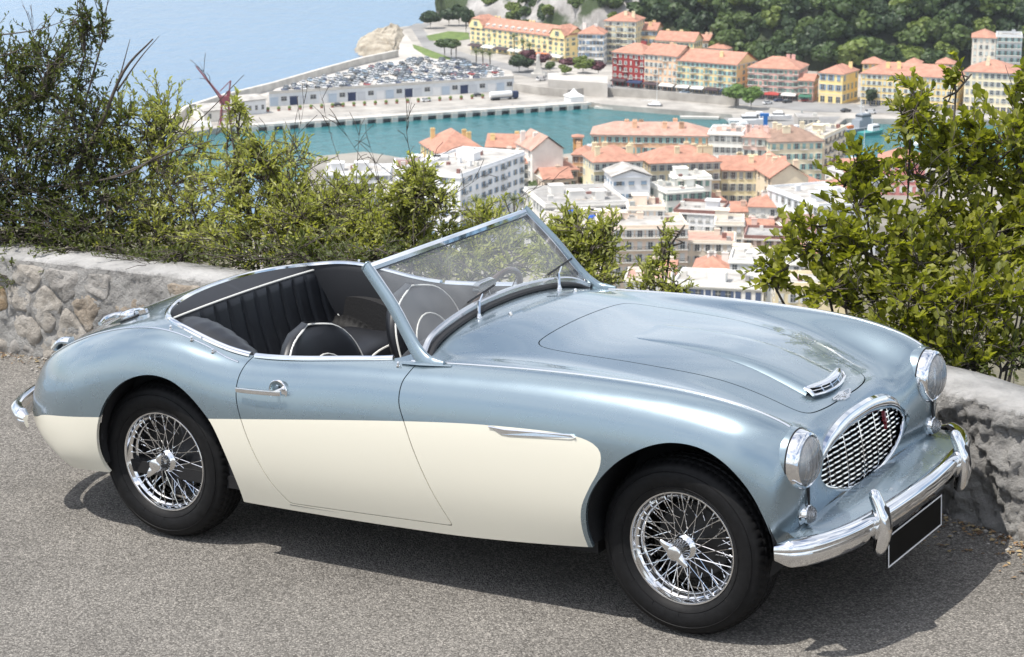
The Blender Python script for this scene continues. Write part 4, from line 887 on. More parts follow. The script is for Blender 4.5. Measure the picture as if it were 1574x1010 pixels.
# ---------------------------------------------------------------- shrubs
def leafmat(name, c, c2, tr):
    m = bpy.data.materials.new(name); m.use_nodes = True; t = m.node_tree; b = t.nodes['Principled BSDF']; N = t.nodes.new; L_ = t.links.new
    tc = N('ShaderNodeTexCoord'); n = N('ShaderNodeTexNoise'); n.inputs['Scale'].default_value = 5.5; n.inputs['Detail'].default_value = 3
    wn = N('ShaderNodeTexWhiteNoise'); geo = N('ShaderNodeNewGeometry'); L_(geo.outputs['Random Per Island'], wn.inputs['Vector'])
    mxf = N('ShaderNodeMath'); mxf.operation = 'MULTIPLY_ADD'; mxf.inputs[1].default_value = .6; L_(wn.outputs['Value'], mxf.inputs[0]); sb = N('ShaderNodeMath'); sb.operation = 'MULTIPLY'; sb.inputs[1].default_value = .45; L_(n.outputs['Fac'], sb.inputs[0]); L_(sb.outputs['Value'], mxf.inputs[2])
    mxc = N('ShaderNodeMix'); mxc.data_type = 'RGBA'; mxc.inputs['A'].default_value = col4(c); mxc.inputs['B'].default_value = col4(c2); L_(tc.outputs['Object'], n.inputs['Vector']); L_(mxf.outputs['Value'], mxc.inputs['Factor'])
    L_(mxc.outputs['Result'], b.inputs['Base Color']); b.inputs['Roughness'].default_value = .5; b.inputs['Specular IOR Level'].default_value = .35
    ts = N('ShaderNodeBsdfTranslucent'); hb_ = N('ShaderNodeMix'); hb_.data_type = 'RGBA'; hb_.blend_type = 'MULTIPLY'; hb_.inputs['Factor'].default_value = 1; hb_.inputs['B'].default_value = (1.9, 2.0, .7, 1); L_(mxc.outputs['Result'], hb_.inputs['A']); L_(hb_.outputs['Result'], ts.inputs['Color'])
    ms = N('ShaderNodeMixShader'); ms.inputs['Fac'].default_value = tr; o = t.nodes['Material Output']; L_(b.outputs[0], ms.inputs[1]); L_(ts.outputs[0], ms.inputs[2]); L_(ms.outputs[0], o.inputs['Surface']); return m
LM = {'olive': leafmat('olive_leaf', (.13, .15, .04), (.44, .44, .16), .36), 'dark': leafmat('dark_evergreen_leaf', (.036, .05, .016), (.12, .14, .04), .3), 'carob': leafmat('broad_glossy_leaf', (.046, .064, .013), (.33, .33, .055), .42), 'dry': leafmat('dry_leaf', (.06, .06, .02), (.16, .14, .05), .3)}
bark = mat('grey_brown_bark', (.075, .062, .052), .9, noise=(30, .4), bump=(60, .5, .004)); twigm = mat('bare_twig', (.16, .135, .115), .85, noise=(20, .3))
def leaf_geo(l, w_, fold=.18):
    return [(0, 0, 0), (.30*l, w_*.42, fold*w_), (.68*l, w_*.45, fold*w_), (l, 0, -.04*l), (.68*l, -w_*.45, fold*w_), (.30*l, -w_*.42, fold*w_), (.5*l, 0, -.02*l)], [(0, 6, 1), (1, 6, 2), (2, 6, 3), (3, 6, 4), (4, 6, 5), (5, 6, 0)]
def basis(d, up):
    x = d.normalized(); y = up.cross(x)
    if y.length < 1e-3: y = Vector((1, 0, 0)).cross(x)
    y.normalize(); z = x.cross(y); return x, y, z
def dsh(px): return float(np.interp(px, [0, 300, 500, 700, 900], [1.75, 1.35, .85, .4, .12]))
def shrub(name, label, cat, blobs, base, lm, leaf=(.034, .012), n_leaf=3000, seed=1, bare=0, group=None, parts=0, twl=.22, upb=.35, stems=None, tw_r=.0028):
    """blobs: (px, py, distance, rx, ry, rz in metres); leaves on twigs spread through the blobs; bare = extra leafless twigs"""
    r_ = random.Random(seed); B = []
    for b in blobs:
        d2 = b[2] + dsh(b[0]); k_ = d2/b[2]; B.append((at_d(b[0], b[1], d2), b[3]*k_, b[4]*k_, b[5]*k_))
    base = Vector(base)
    root = empty(name, loc=base, label=label, cat=cat, group=group); br = MB(); lf_ = MB(); vol = [a*b*c for _, a, b, c in B]; tot = sum(v**.75 for v in vol); parts_pool = []
    for (c, rx, ry, rz), v in zip(B, vol):
        c = c - base; k = c*.5 + Vector((r_.uniform(-.1, .1), r_.uniform(-.1, .1), .05)); mid = [Vector((0, 0, -.05)), k, c - Vector((0, 0, rz*.2))]
        br.tube(spline(mid, 6), .011, 6, scales=[1.2 - .06*i for i in range(13)])
        nl = int(n_leaf*(v**.75)/tot); per = 14; nt_ = max(3, nl//per)
        limbs = []
        for q in range(max(3, nt_//9)):
            u_ = Vector((r_.gauss(0, 1), r_.gauss(0, 1), r_.gauss(.25, 1))).normalized()*r_.uniform(.45, .8); e = c + Vector((u_.x*rx, u_.y*ry, u_.z*rz)); s0 = c + Vector((0, 0, -rz*.25)); m2 = (s0 + e)*.5 + Vector((r_.uniform(-.06, .06), r_.uniform(-.06, .06), r_.uniform(-.02, .08)))
            limbs.append((s0, m2, e)); br.tube(spline([s0, m2, e], 4), .005, 5, scales=[1.1 - .09*i for i in range(9)])
        for q in range(nt_):
            u_ = Vector((r_.gauss(0, 1), r_.gauss(0, 1), r_.gauss(.1, 1))).normalized()*(r_.random()**.42); tip = c + Vector((u_.x*rx, u_.y*ry, u_.z*rz))*(1 + .12*r_.gauss(0, 1))
            s0, m2, e = min(limbs, key=lambda l: (l[2] - tip).length + .3*r_.random()); st = m2.lerp(e, r_.uniform(.2, 1)); dr = (tip - st)
            if dr.length < .05: dr = Vector((r_.uniform(-1, 1), r_.uniform(-1, 1), .6))*.1
            if dr.length > twl*1.8: st = tip - dr.normalized()*twl*r_.uniform(1, 1.7)
            en = tip + Vector((0, 0, .03)); mid_ = (st + en)*.5 + Vector((r_.uniform(-.02, .02), r_.uniform(-.02, .02), r_.uniform(-.01, .03)))
            P = spline([st, mid_, en], 3); br.tube(P, tw_r, 4, scales=[1.2 - .12*i for i in range(7)])
            for z_ in range(per):
                t_ = .22 + .80*(z_ + r_.random()*.6)/per; i_ = min(5, int(t_*6)); p = P[i_].lerp(P[i_ + 1], min(1.05, t_*6 - i_)); d0 = (P[i_ + 1] - P[i_]).normalized()
                sd_ = Vector((r_.gauss(0, 1), r_.gauss(0, 1), r_.gauss(0, 1))); sd_ = (sd_ - d0*sd_.dot(d0)).normalized(); d_ = (d0*r_.uniform(.45, 1.1) + sd_*.8 + Vector((0, 0, upb))).normalized()
                X, Y, Z = basis(d_, Vector((r_.uniform(-.6, .6), r_.uniform(-.6, .6), 1))); s1 = r_.uniform(.65, 1.25); V_, F_ = leaf_geo(leaf[0]*s1, leaf[1]*s1*r_.uniform(.85, 1.15))
                if parts: parts_pool.append((p, X, Y, Z, s1))
                lf_.add([p + X*a + Y*b + Z*cc for a, b, cc in V_], F_)
    if bare:
        for q in range(bare):
            c, rx, ry, rz = r_.choice(B); c = c - base; u_ = Vector((r_.gauss(0, 1), r_.gauss(0, .7), abs(r_.gauss(.5, .7)))).normalized(); st = c + Vector((u_.x*rx, u_.y*ry, u_.z*rz))*.35; L0 = r_.uniform(.25, .5); en = st + Vector((u_.x*rx, u_.y*ry, u_.z*rz)).normalized()*L0 + Vector((0, 0, .1)); m2 = (st + en)*.5 + Vector((r_.uniform(-.05, .05), 0, r_.uniform(-.04, .04))); P = spline([st, m2, en], 4); br.tube(P, .0024, 4, scales=[1 - .1*i for i in range(9)])
            for z_ in range(5):
                p = P[r_.randint(3, 7)]; d_ = ((en - st).normalized() + Vector((r_.gauss(0, .6), r_.gauss(0, .6), r_.gauss(.2, .5)))).normalized(); e2 = p + d_*r_.uniform(.06, .18); br.tube([p, (p + e2)*.5 + Vector((r_.uniform(-.01, .01), 0, .01)), e2], .0017, 3)
    if stems:
        for P, r0 in stems: br.tube(spline([Vector(at_d(q[0], q[1], q[2] + dsh(q[0]))) - base for q in P], 5), r0, 6, scales=[1 - .8*i/(5*(len(P) - 1)) for i in range(5*(len(P) - 1) + 1)])
    br.obj('branches', bark, root, ang=0)
    if parts:
        pick = set(r_.sample(range(len(parts_pool)), parts)); V_, F_ = leaf_geo(leaf[0], leaf[1]); lme = mesh('leaf', V_, F_, LM[lm], True); keepV, keepF = [], []
        for i, (p, X, Y, Z, s1) in enumerate(parts_pool):
            if i in pick:
                o = link('leaf', lme, root); o.matrix_local = Matrix(((X.x, Y.x, Z.x, p.x), (X.y, Y.y, Z.y, p.y), (X.z, Y.z, Z.z, p.z), (0, 0, 0, 1))) @ Matrix.Scale(s1, 4)
            else: keepV += lf_.V[i*7:i*7 + 7]; keepF.append(i)
        m3 = MB()
        for i in range(len(keepF)): m3.add(keepV[i*7:i*7 + 7], F_)
        lf_ = m3
    fo_ = lf_.obj('foliage', LM[lm], root, ang=0); fo_['kind'] = 'stuff'
    return root
def behind(px, d, dz=0):   # ground point just behind the wall at this column
    p = at_d(px, 500, d + dsh(px)); return (p.x, p.y, -1.2 - .033*p.x*0 + dz)
# left: dark evergreen tree with dead twigs, then paler olive-leaved shrubs towards the windscreen
shrub('evergreen_tree', 'dark evergreen tree with bare dead twigs behind the wall beyond the tail of the car', 'tree', [(-20, 150, 10.6, .42, .35, .34), (70, 120, 10.7, .30, .3, .28), (30, 270, 10.5, .50, .35, .36), (130, 220, 10.6, .30, .3, .30), (150, 330, 10.4, .42, .3, .28), (130, 60, 10.7, .11, .12, .34), (160, 40, 10.7, .06, .08, .18), (-60, 340, 10.3, .4, .3, .34), (60, 365, 10.2, .5, .25, .16)], behind(-40, 10.8), 'dark', (.029, .0125), 25000, 3, bare=24,
      stems=[([(-30, 420, 10.6), (90, 300, 10.6), (150, 200, 10.6), (190, 110, 10.6), (235, 60, 10.6)], .02), ([(100, 290, 10.5), (180, 270, 10.5), (260, 235, 10.5), (330, 215, 10.5)], .011), ([(150, 200, 10.6), (180, 130, 10.6), (200, 60, 10.6)], .008), ([(180, 140, 10.6), (215, 90, 10.6), (245, 55, 10.6)], .006), ([(0, 300, 10.4), (90, 285, 10.4), (200, 265, 10.4), (300, 190, 10.5), (375, 115, 10.5)], .008), ([(-10, 90, 10.5), (40, 70, 10.5), (90, 10, 10.5)], .006), ([(-10, 55, 10.5), (60, 45, 10.5), (130, 20, 10.5)], .005)])
shrub('olive_shrub', 'pale olive-leaved shrub against the evergreen tree', 'shrub', [(225, 190, 10.9, .30, .3, .26), (260, 260, 10.8, .34, .3, .30), (200, 290, 10.9, .30, .3, .28), (290, 340, 10.6, .42, .3, .28), (235, 370, 10.4, .45, .25, .18)], behind(240, 11.0), 'olive', (.033, .012), 9500, 5, bare=8, group=None)
shrub('olive_shrub', 'tall olive-leaved shrub with a thin leader in front of the water', 'shrub', [(365, 190, 10.6, .10, .12, .16), (375, 250, 10.6, .22, .22, .22), (430, 270, 10.6, .26, .25, .22), (390, 320, 10.5, .34, .3, .26), (470, 330, 10.5, .30, .3, .24), (420, 375, 10.3, .55, .25, .16)], behind(400, 10.8), 'olive', (.033, .012), 9500, 6, bare=10, stems=[([(370, 400, 10.5), (368, 300, 10.5), (358, 220, 10.5), (350, 165, 10.5)], .010)])
shrub('olive_shrub', 'olive-leaved shrub full of bare twigs before the white blue-trimmed flats', 'shrub', [(545, 310, 10.7, .22, .22, .18), (520, 350, 10.6, .32, .25, .20), (590, 355, 10.6, .3, .25, .18), (550, 385, 10.4, .5, .22, .12)], behind(540, 10.9), 'olive', (.030, .011), 6000, 8, bare=16)
shrub('olive_shrub', 'rounded olive-leaved shrub between the bare-twigged shrub and the windscreen', 'shrub', [(640, 285, 10.4, .14, .15, .13), (655, 315, 10.4, .18, .16, .15), (620, 325, 10.4, .16, .16, .14), (600, 365, 10.4, .22, .18, .14)], behind(630, 10.7), 'olive', (.030, .0115), 5000, 9, bare=4)
shrub('olive_shrub', 'low bushy shrub seen through the windscreen glass', 'shrub', [(700, 385, 10.6, .38, .25, .18), (780, 370, 10.7, .30, .25, .20), (760, 420, 10.4, .45, .2, .15), (640, 405, 10.4, .35, .2, .14), (735, 340, 10.8, .16, .15, .10)], behind(730, 10.9), 'olive', (.030, .011), 7000, 10, bare=2)
shrub('olive_shrub', 'bright olive-leaved shrub beside the far windscreen pillar', 'shrub', [(880, 360, 10.3, .16, .16, .13), (905, 390, 10.3, .20, .18, .15), (870, 405, 10.2, .18, .18, .15), (930, 355, 10.3, .10, .1, .10), (900, 425, 10.2, .24, .18, .12)], behind(890, 10.6), 'olive', (.030, .0115), 5000, 11, bare=0)
shrub('olive_shrub', 'small sparse shrub rising over the middle of the bonnet', 'shrub', [(1020, 395, 10.2, .10, .1, .10), (1005, 425, 10.2, .13, .12, .10), (1030, 372, 10.2, .05, .06, .08), (1010, 450, 10.1, .2, .15, .08)], behind(1010, 10.5), 'olive', (.030, .0115), 1100, 12, bare=0)
shrub('carob_bush', 'large bush with broad glossy leaves behind the wall ahead of the car', 'bush', [(1400, 190, 9.5, .16, .2, .20), (1330, 290, 9.4, .24, .25, .20), (1450, 260, 9.5, .28, .28, .24), (1530, 230, 9.6, .25, .28, .26), (1260, 380, 9.3, .26, .22, .18), (1370, 390, 9.2, .34, .28, .24), (1500, 380, 9.3, .36, .3, .28), (1600, 330, 9.5, .3, .3, .34), (1190, 430, 9.3, .16, .15, .12), (1300, 460, 9.2, .28, .22, .16), (1430, 480, 9.0, .36, .25, .20), (1560, 490, 9.0, .34, .25, .24), (1480, 550, 8.9, .30, .2, .10), (1390, 520, 8.9, .28, .2, .12), (1580, 150, 9.6, .10, .12, .18), (1470, 130, 9.5, .06, .08, .14)], behind(1450, 9.4), 'carob', (.040, .026), 14500, 21, bare=6, parts=300, twl=.26, upb=.5)
# dark undergrowth along the back of the wall
for q, (px, d, w_, lab) in enumerate(((60, 10.1, 1.1, 'dark scrub crowding the wall below the evergreen tree'), (330, 10.1, 1.1, 'dark scrub crowding the wall behind the boot lid'), (560, 10.0, .8, 'low scrub behind the cockpit of the car'), (1540, 8.9, .5, 'low scrub at the foot of the broad-leaved bush'))):
    shrub('scrub', lab, 'scrub', [(px - 90*w_, 402, d, .42*w_, .22, .14), (px + 90*w_, 405, d, .42*w_, .22, .14), (px, 415, d - .1, .5*w_, .2, .12)] if px < 1400 else [(px, 560, d, .3, .2, .12), (px - 70, 570, d, .25, .2, .10)], behind(px, d + .2), 'dark', (.028, .011), int(2600*w_), 40 + q, bare=6)

# dry leaves, needles and grit swept against the foot of the wall
lt = MB(); lr = random.Random(4)
for k in range(900):
    s_ = lr.choice((lr.uniform(s_at(-7.5), s_at(-3.2)), lr.uniform(s_at(.1), s_at(1.6)))); x, y, nx_, ny_ = wall_frame(s_); o_ = .02 + abs(lr.gauss(0, .07)) + (.25*lr.random() if lr.random() < .12 else 0); p = Vector((x + nx_*o_, y + ny_*o_, .006)); a = lr.uniform(0, 6.28); X = Vector((math.cos(a), math.sin(a), lr.uniform(-.2, .3))); Y = Vector((-math.sin(a), math.cos(a), lr.uniform(-.3, .3))); l_ = lr.uniform(.012, .03); w_ = l_*lr.uniform(.15, .4)
    lt.mi = lr.randint(0, 2); lt.add([p - X*l_*.5, p + Y*w_ + Vector((0, 0, .004)), p + X*l_*.5, p - Y*w_ + Vector((0, 0, .002))], [(0, 1, 2), (0, 2, 3)])
for k in range(700):
    s_ = lr.uniform(s_at(-7.5), s_at(1.7)); x, y, nx_, ny_ = wall_frame(s_); o_ = .01 + abs(lr.gauss(0, .12)); r0 = lr.uniform(.003, .011); lt.mi = 3; lt.ball((x + nx_*o_, y + ny_*o_, r0*.5), r0, 5, 3, sz=.7)
lo_ = lt.obj('leaf_litter', [mat('dead_leaf_tan', (.25, .16, .08), .9), mat('dead_leaf_brown', (.13, .08, .045), .9), mat('dead_leaf_straw', (.34, .26, .14), .9), mat('grit', (.33, .31, .28), .95)], smooth=False); lo_.matrix_world = RM4; lo_['kind'] = 'stuff'
# ================================================================ sea, harbour, town
SEA = -132.0; QZ = -129.8
def seamat(name, c, sc1, rough, bump):
    m, t, b = newmat(name); N = t.nodes.new; L_ = t.links.new; tc = N('ShaderNodeTexCoord'); mp_ = N('ShaderNodeMapping'); mp_.inputs['Scale'].default_value = (1, .45, 1)
    n = N('ShaderNodeTexNoise'); n.inputs['Scale'].default_value = sc1; n.inputs['Detail'].default_value = 8; n.inputs['Roughness'].default_value = .6
    n2 = N('ShaderNodeTexNoise'); n2.inputs['Scale'].default_value = sc1*.02; n2.inputs['Detail'].default_value = 4
    bp = N('ShaderNodeBump'); bp.inputs['Strength'].default_value = bump; bp.inputs['Distance'].default_value = 1.6
    r = N('ShaderNodeValToRGB'); e = r.color_ramp.elements; e[0].position = .35; e[1].position = .65; e[0].color = col4(tuple(x*.9 for x in c)); e[1].color = col4(tuple(x*1.12 for x in c))
    L_(tc.outputs['Object'], mp_.inputs['Vector']); L_(mp_.outputs['Vector'], n.inputs['Vector']); L_(mp_.outputs['Vector'], n2.inputs['Vector']); L_(n.outputs['Fac'], bp.inputs['Height']); L_(bp.outputs['Normal'], b.inputs['Normal']); L_(n2.outputs['Fac'], r.inputs['Fac']); L_(r.outputs['Color'], b.inputs['Base Color'])
    b.inputs['Roughness'].default_value = rough; b.inputs['IOR'].default_value = 1.33; return m
def flat(name, pix, z, m, kind='structure', thick=0, wall_m=None):
    P = [on_z(x, y, z) for x, y in pix]; b = MB()
    if thick: b.prism([(p.x, p.y) for p in P], z - thick, z)
    else: b.add([(p.x, p.y, z) for p in P], [tuple(range(len(P)))])
    o = b.obj(name, m, smooth=False)
    if kind: o['kind'] = kind
    return o
s_ = MB(); Rr = 9000; s_.add([(Rr*math.cos(a), Rr*math.sin(a), SEA) for a in np.linspace(0, 2*math.pi, 64, endpoint=False)], [tuple(range(64))])
s_.obj('sea', seamat('open_sea', (.11, .21, .325), .09, .20, 1.0), smooth=False)['kind'] = 'structure'
flat('harbour_water', [(240, 262), (300, 206), (520, 188), (905, 160), (1140, 172), (1300, 180), (1640, 180), (1640, 300), (1280, 300), (900, 300), (560, 290)], SEA + .12, seamat('harbour_water', (.026, .15, .165), .20, .14, 1.0))
stone_q = mat('quay_stone', (.36, .335, .30), .9, noise=(.12, .28, (.44, .415, .375)), bump=(.6, .3, .2)); road_q = mat('quay_asphalt', (.235, .232, .228), .9, noise=(.05, .25, (.31, .305, .295)))
pave = mat('pale_paving', (.46, .43, .385), .9, noise=(.08, .2, (.54, .51, .47))); lawn = mat('lawn', (.10, .17, .035), .95, noise=(.3, .3, (.17, .23, .06)))
# land on the far side of the harbour: quay sheet with a real drop to the water
flat('quay', [(262, 208), (352, 194), (520, 182), (800, 163), (905, 156), (925, 160), (1125, 176), (1135, 205), (1260, 212), (1300, 182), (1640, 186), (1700, 60), (1700, -60), (700, -60), (690, 15), (645, 38), (612, 42), (585, 58), (612, 88), (560, 99), (480, 119), (420, 140), (340, 160), (285, 178)], QZ, stone_q, thick=3.2)
flat('town_ground', [(470, 268), (488, 240), (560, 233), (640, 246), (760, 250), (905, 232), (1000, 228), (1285, 240), (1300, 262), (1345, 262), (1420, 258), (1640, 262), (1760, 420), (1760, 520), (300, 520), (420, 300)], QZ + .15, mat('town_ground', (.22, .20, .17), .95, noise=(.03, .4, (.33, .31, .27))), thick=3)
# coast road, promenade, verges
flat('coast_road', [(616, 45), (632, 43), (650, 72), (700, 92), (765, 108), (830, 122), (905, 128), (1010, 146), (1250, 172), (1640, 178), (1640, 166), (1400, 162), (1250, 158), (1130, 148), (1010, 133), (940, 126), (850, 112), (790, 100), (722, 84), (668, 66), (650, 44), (665, 36), (640, 36)], QZ + .08, road_q)
flat('promenade', [(560, 99), (612, 88), (600, 70), (614, 46), (618, 46), (640, 72), (680, 92), (640, 96), (600, 104), (500, 122), (430, 142), (345, 162), (345, 158), (425, 138), (490, 117)], QZ + .06, pave)
flat('boatyard', [(1112, 181), (1292, 179), (1262, 211), (1137, 204)], QZ + .07, road_q)
flat('lawn', [(634, 68), (648, 72), (700, 92), (706, 97), (690, 97), (655, 86), (636, 74)], QZ + .16, lawn); flat('lawn', [(720, 104), (738, 102), (790, 116), (780, 117), (740, 111)], QZ + .16, lawn); flat('lawn', [(655, 55), (690, 48), (720, 50), (722, 60), (690, 64), (660, 62)], QZ + .16, lawn)
flat('terrace', [(842, 122), (842, 112), (900, 110), (934, 116), (934, 128)], QZ + 6.0, pave, kind='structure', thick=6.0)
# ---------------------------------------------------------------- buildings
WMAT = {}
def wallm(c):
    c = tuple(min(.82, x*1.14 + .07) for x in c) if min(c) > .1 else c
    k = tuple(round(x, 3) for x in c)
    if k not in WMAT: WMAT[k] = mat('render_%d' % len(WMAT), c, .9, noise=(.22, .12, tuple(min(1, x*1.08) for x in c)), bump=(1.5, .15, .05))
    return WMAT[k]
def roofm(name, c):
    m, t, b = newmat(name); N = t.nodes.new; L_ = t.links.new; tc = N('ShaderNodeTexCoord'); n = N('ShaderNodeTexNoise'); n.inputs['Scale'].default_value = .5; n.inputs['Detail'].default_value = 8; n.inputs['Roughness'].default_value = .7
    r = N('ShaderNodeValToRGB'); e = r.color_ramp.elements; e[0].position = .3; e[1].position = .7; e[0].color = col4(tuple(x*.68 for x in c)); e[1].color = col4(tuple(min(1, x*1.25) for x in c))
    w_ = N('ShaderNodeTexWave'); w_.inputs['Scale'].default_value = 1.2; w_.inputs['Distortion'].default_value = .4; bp = N('ShaderNodeBump'); bp.inputs['Strength'].default_value = .5; bp.inputs['Distance'].default_value = .15
    L_(tc.outputs['Object'], n.inputs['Vector']); L_(tc.outputs['Object'], w_.inputs['Vector']); L_(n.outputs['Fac'], r.inputs['Fac']); L_(r.outputs['Color'], b.inputs['Base Color']); L_(w_.outputs['Fac'], bp.inputs['Height']); L_(bp.outputs['Normal'], b.inputs['Normal']); b.inputs['Roughness'].default_value = .9; return m
RT = {'red': roofm('terracotta_tiles', (.47, .24, .17)), 'pink': roofm('faded_tiles', (.49, .30, .235)), 'brown': roofm('brown_tiles', (.30, .20, .15)), 'grey': mat('grey_roofing', (.31, .30, .285), .9, noise=(.25, .35)), 'pale': mat('pale_roofing', (.40, .38, .35), .9, noise=(.25, .35)), 'rust': mat('rust_red_roofing', (.24, .12, .10), .9, noise=(.3, .25))}
SH = {k: mat('shutter_' + k, c, .7) for k, c in {'green': (.20, .31, .26), 'blue': (.24, .33, .43), 'pale': (.50, .55, .52), 'grey': (.36, .38, .37), 'brown': (.22, .15, .11), 'aqua': (.28, .47, .45), 'white': (.62, .62, .60), 'navy': (.07, .10, .18)}.items()}
pane_m = mat('window_pane', (.07, .08, .09), .12, spec=.6); trim_m = mat('pale_trim', (.60, .58, .53), .85); rail_m = mat('balcony_rail', (.06, .075, .075), .6); aw_m = {k: mat('awning_' + k, c, .8) for k, c in {'white': (.62, .61, .58), 'navy': (.02, .035, .09), 'red': (.35, .05, .04), 'blue': (.015, .085, .42), 'dark': (.06, .04, .045), 'green': (.04, .14, .09), 'orange': (.55, .17, .06)}.items()}
WM = {}
def window_mesh(sh, w_, h, open_=True):
    k = (sh, round(w_, 1), round(h, 1), open_)
    if k in WM: return WM[k]
    b = MB(); b.mi = 0; b.box((0, -.03, h/2), (w_, .06, h)); b.mi = 1; b.box((0, -.05, h + .09), (w_ + .3, .14, .16)); b.box((0, -.10, -.06), (w_ + .3, .22, .12)); b.box((0, -.07, h*.5), (.07, .04, h)); b.box((0, -.07, h*.62), (w_, .04, .06)); b.mi = 2
    if sh:
        if open_:
            for s_ in (-1, 1): b.box((s_*(w_*.5 + w_*.25), -.06, h/2), (w_*.48, .08, h))
        else: b.box((0, -.09, h*.55), (w_, .05, h*.9))
    WM[k] = b.me('window', [pane_m, trim_m, SH[sh] if sh else trim_m], False); return WM[k]
def bld(name, label, p0, p1, top, depth, wall, roof='red', kind='hip', sh='green', floors=None, cols=None, zg=QZ, side_cols=None, group=None, chim=2, balc=0, awn=None, rise=None, gapf=0, ground_dark=False, cat='building', corn=True, wsize=(1.1, 1.75), parapet=.8, roofbits=0, seed=0, blank=()):
    """p0,p1: pixels of the facade's foot, left and right; top: pixel row of the eaves above p0. The body runs `depth` metres back."""
    r_ = random.Random(seed + int(p0[0])*7); A, B = on_z(p0[0], p0[1], zg), on_z(p1[0], p1[1], zg); e = (B - A); W_ = e.length; e.normalize(); nrm = Vector((e.y, -e.x, 0))   # towards the viewer
    tp = at_d(p0[0], top, A.y - CAMP.y); h = tp.z - zg; rz = math.atan2(e.y, e.x)
    root = empty(name, loc=(A + B)*.5, rz=rz, label=label, cat=cat, group=group)
    hw = W_/2; b = MB(); b.box((0, depth/2, h/2 - 1.5), (W_, depth, h + 3)); wob = b.obj('wall', wallm(wall), root, smooth=False)
    if corn:
        c_ = MB(); c_.box((0, depth/2, h - .25), (W_ + .7, depth + .7, .35)); sc_ = MB(); sc_.box((0, depth/2, h*.30), (W_ + .16, depth + .16, .22)); sc_.obj('string_course', trim_m, root, smooth=False); c_.obj('cornice', trim_m if min(wall) < .5 else wallm(tuple(x*.93 for x in wall)), root, smooth=False)
    ov = .6; rs = rise if rise is not None else min(4.2, .22*min(W_, depth) + .8); rb_ = MB(); x0, x1, y0, y1 = -hw - ov, hw + ov, -ov, depth + ov
    if kind == 'hip':
        q = min(hw, depth/2)*.95; V = [(x0, y0, h), (x1, y0, h), (x1, y1, h), (x0, y1, h), (x0, y0, h + .2), (x1, y0, h + .2), (x1, y1, h + .2), (x0, y1, h + .2)]
        if W_ >= depth: V += [(x0 + q + ov, depth/2, h + rs), (x1 - q - ov, depth/2, h + rs)]; F_ = [(4, 5, 9, 8), (5, 6, 9), (6, 7, 8, 9), (7, 4, 8)]
        else: V += [(0, y0 + q + ov, h + rs), (0, y1 - q - ov, h + rs)]; F_ = [(4, 5, 8), (5, 6, 9, 8), (6, 7, 9), (7, 4, 8, 9)]
        rb_.add(V, F_ + [(3, 2, 1, 0), (0, 1, 5, 4), (1, 2, 6, 5), (2, 3, 7, 6), (3, 0, 4, 7)]); ro_ = rb_.obj('roof', RT[roof], root, smooth=False)
    elif kind in ('gable', 'gablefront'):
        if kind == 'gable': V = [(x0, y0, h - .1), (x1, y0, h - .1), (x1, y1, h - .1), (x0, y1, h - .1), (x0, depth/2, h + rs), (x1, depth/2, h + rs)]; F_ = [(0, 1, 5, 4), (2, 3, 4, 5)]; tri = [(-hw, 0, h), (-hw, depth, h), (-hw, depth/2, h + rs - .3)], [(hw, 0, h), (hw, depth, h), (hw, depth/2, h + rs - .3)]
        else: V = [(x0, y0, h - .1), (x1, y0, h - .1), (x1, y1, h - .1), (x0, y1, h - .1), (0, y0, h + rs), (0, y1, h + rs)]; F_ = [(3, 0, 4, 5), (1, 2, 5, 4)]; tri = [(-hw, 0.0, h), (hw, 0.0, h), (0, 0.0, h + rs - .3)], [(-hw, depth, h), (hw, depth, h), (0, depth, h + rs - .3)]
        n_ = len(V); V2 = V + [(a, b2, c2 + .22) for a, b2, c2 in V]; rb_.add(V2, [tuple(i + n_ for i in f) for f in F_] + [f[::-1] for f in F_]); ro_ = rb_.obj('roof', RT[roof], root, smooth=False)
        for t_ in tri: MB().add(list(t_), [(0, 1, 2)]).obj('gable_wall', wallm(wall), root, smooth=False)
    else:
        rb_.box((0, depth/2, h + .06), (W_ - .1, depth - .1, .16)); ro_ = rb_.obj('roof', RT[roof], root, smooth=False); pp = MB()
        for (cx, cy, sx, sy) in ((0, .12, W_ + .1, .3), (0, depth - .12, W_ + .1, .3), (-hw + .1, depth/2, .3, depth - .5), (hw - .1, depth/2, .3, depth - .5)): pp.box((cx, cy, h + parapet/2), (sx, sy, parapet))
        pp.obj('parapet', wallm(tuple(min(.85, x*1.05) for x in wall)) if kind == 'flat' else RT['rust'], root, smooth=False)
        for q in range(int(W_/3.5)):
            vx, vy = r_.uniform(-hw*.9, hw*.9), r_.uniform(depth*.1, depth*.9); hh_ = r_.uniform(.5, 1.5); kx = MB(); kx.box((0, 0, hh_/2), (r_.uniform(.5, 1.6), r_.uniform(.5, 1.4), hh_)); kx.obj('roof_vent', r_.choice((trim_m, RT['grey'], RT['rust'], SH['grey'])), ro_, smooth=False, loc=(vx, vy, h + .1))
        for q in range(roofbits):
            bx_, by_ = r_.uniform(-hw*.7, hw*.7), r_.uniform(depth*.25, depth*.75); kx = MB(); kx.box((0, 0, 1.2), (r_.uniform(2.2, 4.5), r_.uniform(2.2, 4), 2.5)); kx.box((0, 0, 2.5), (4.2, 3.8, .16)); kx.obj('roof_cabin', wallm(tuple(min(.85, x*1.04) for x in wall)), ro_, smooth=False, loc=(bx_, by_, h))
    fl = floors or max(1, int(round(h/3.3))); fh = h/fl; cl = cols or max(1, int(round(W_/3.3))); scl_ = side_cols if side_cols is not None else max(1, int(round(depth/3.6)))
    ww, wh = wsize; wh = min(wh, fh*.58)
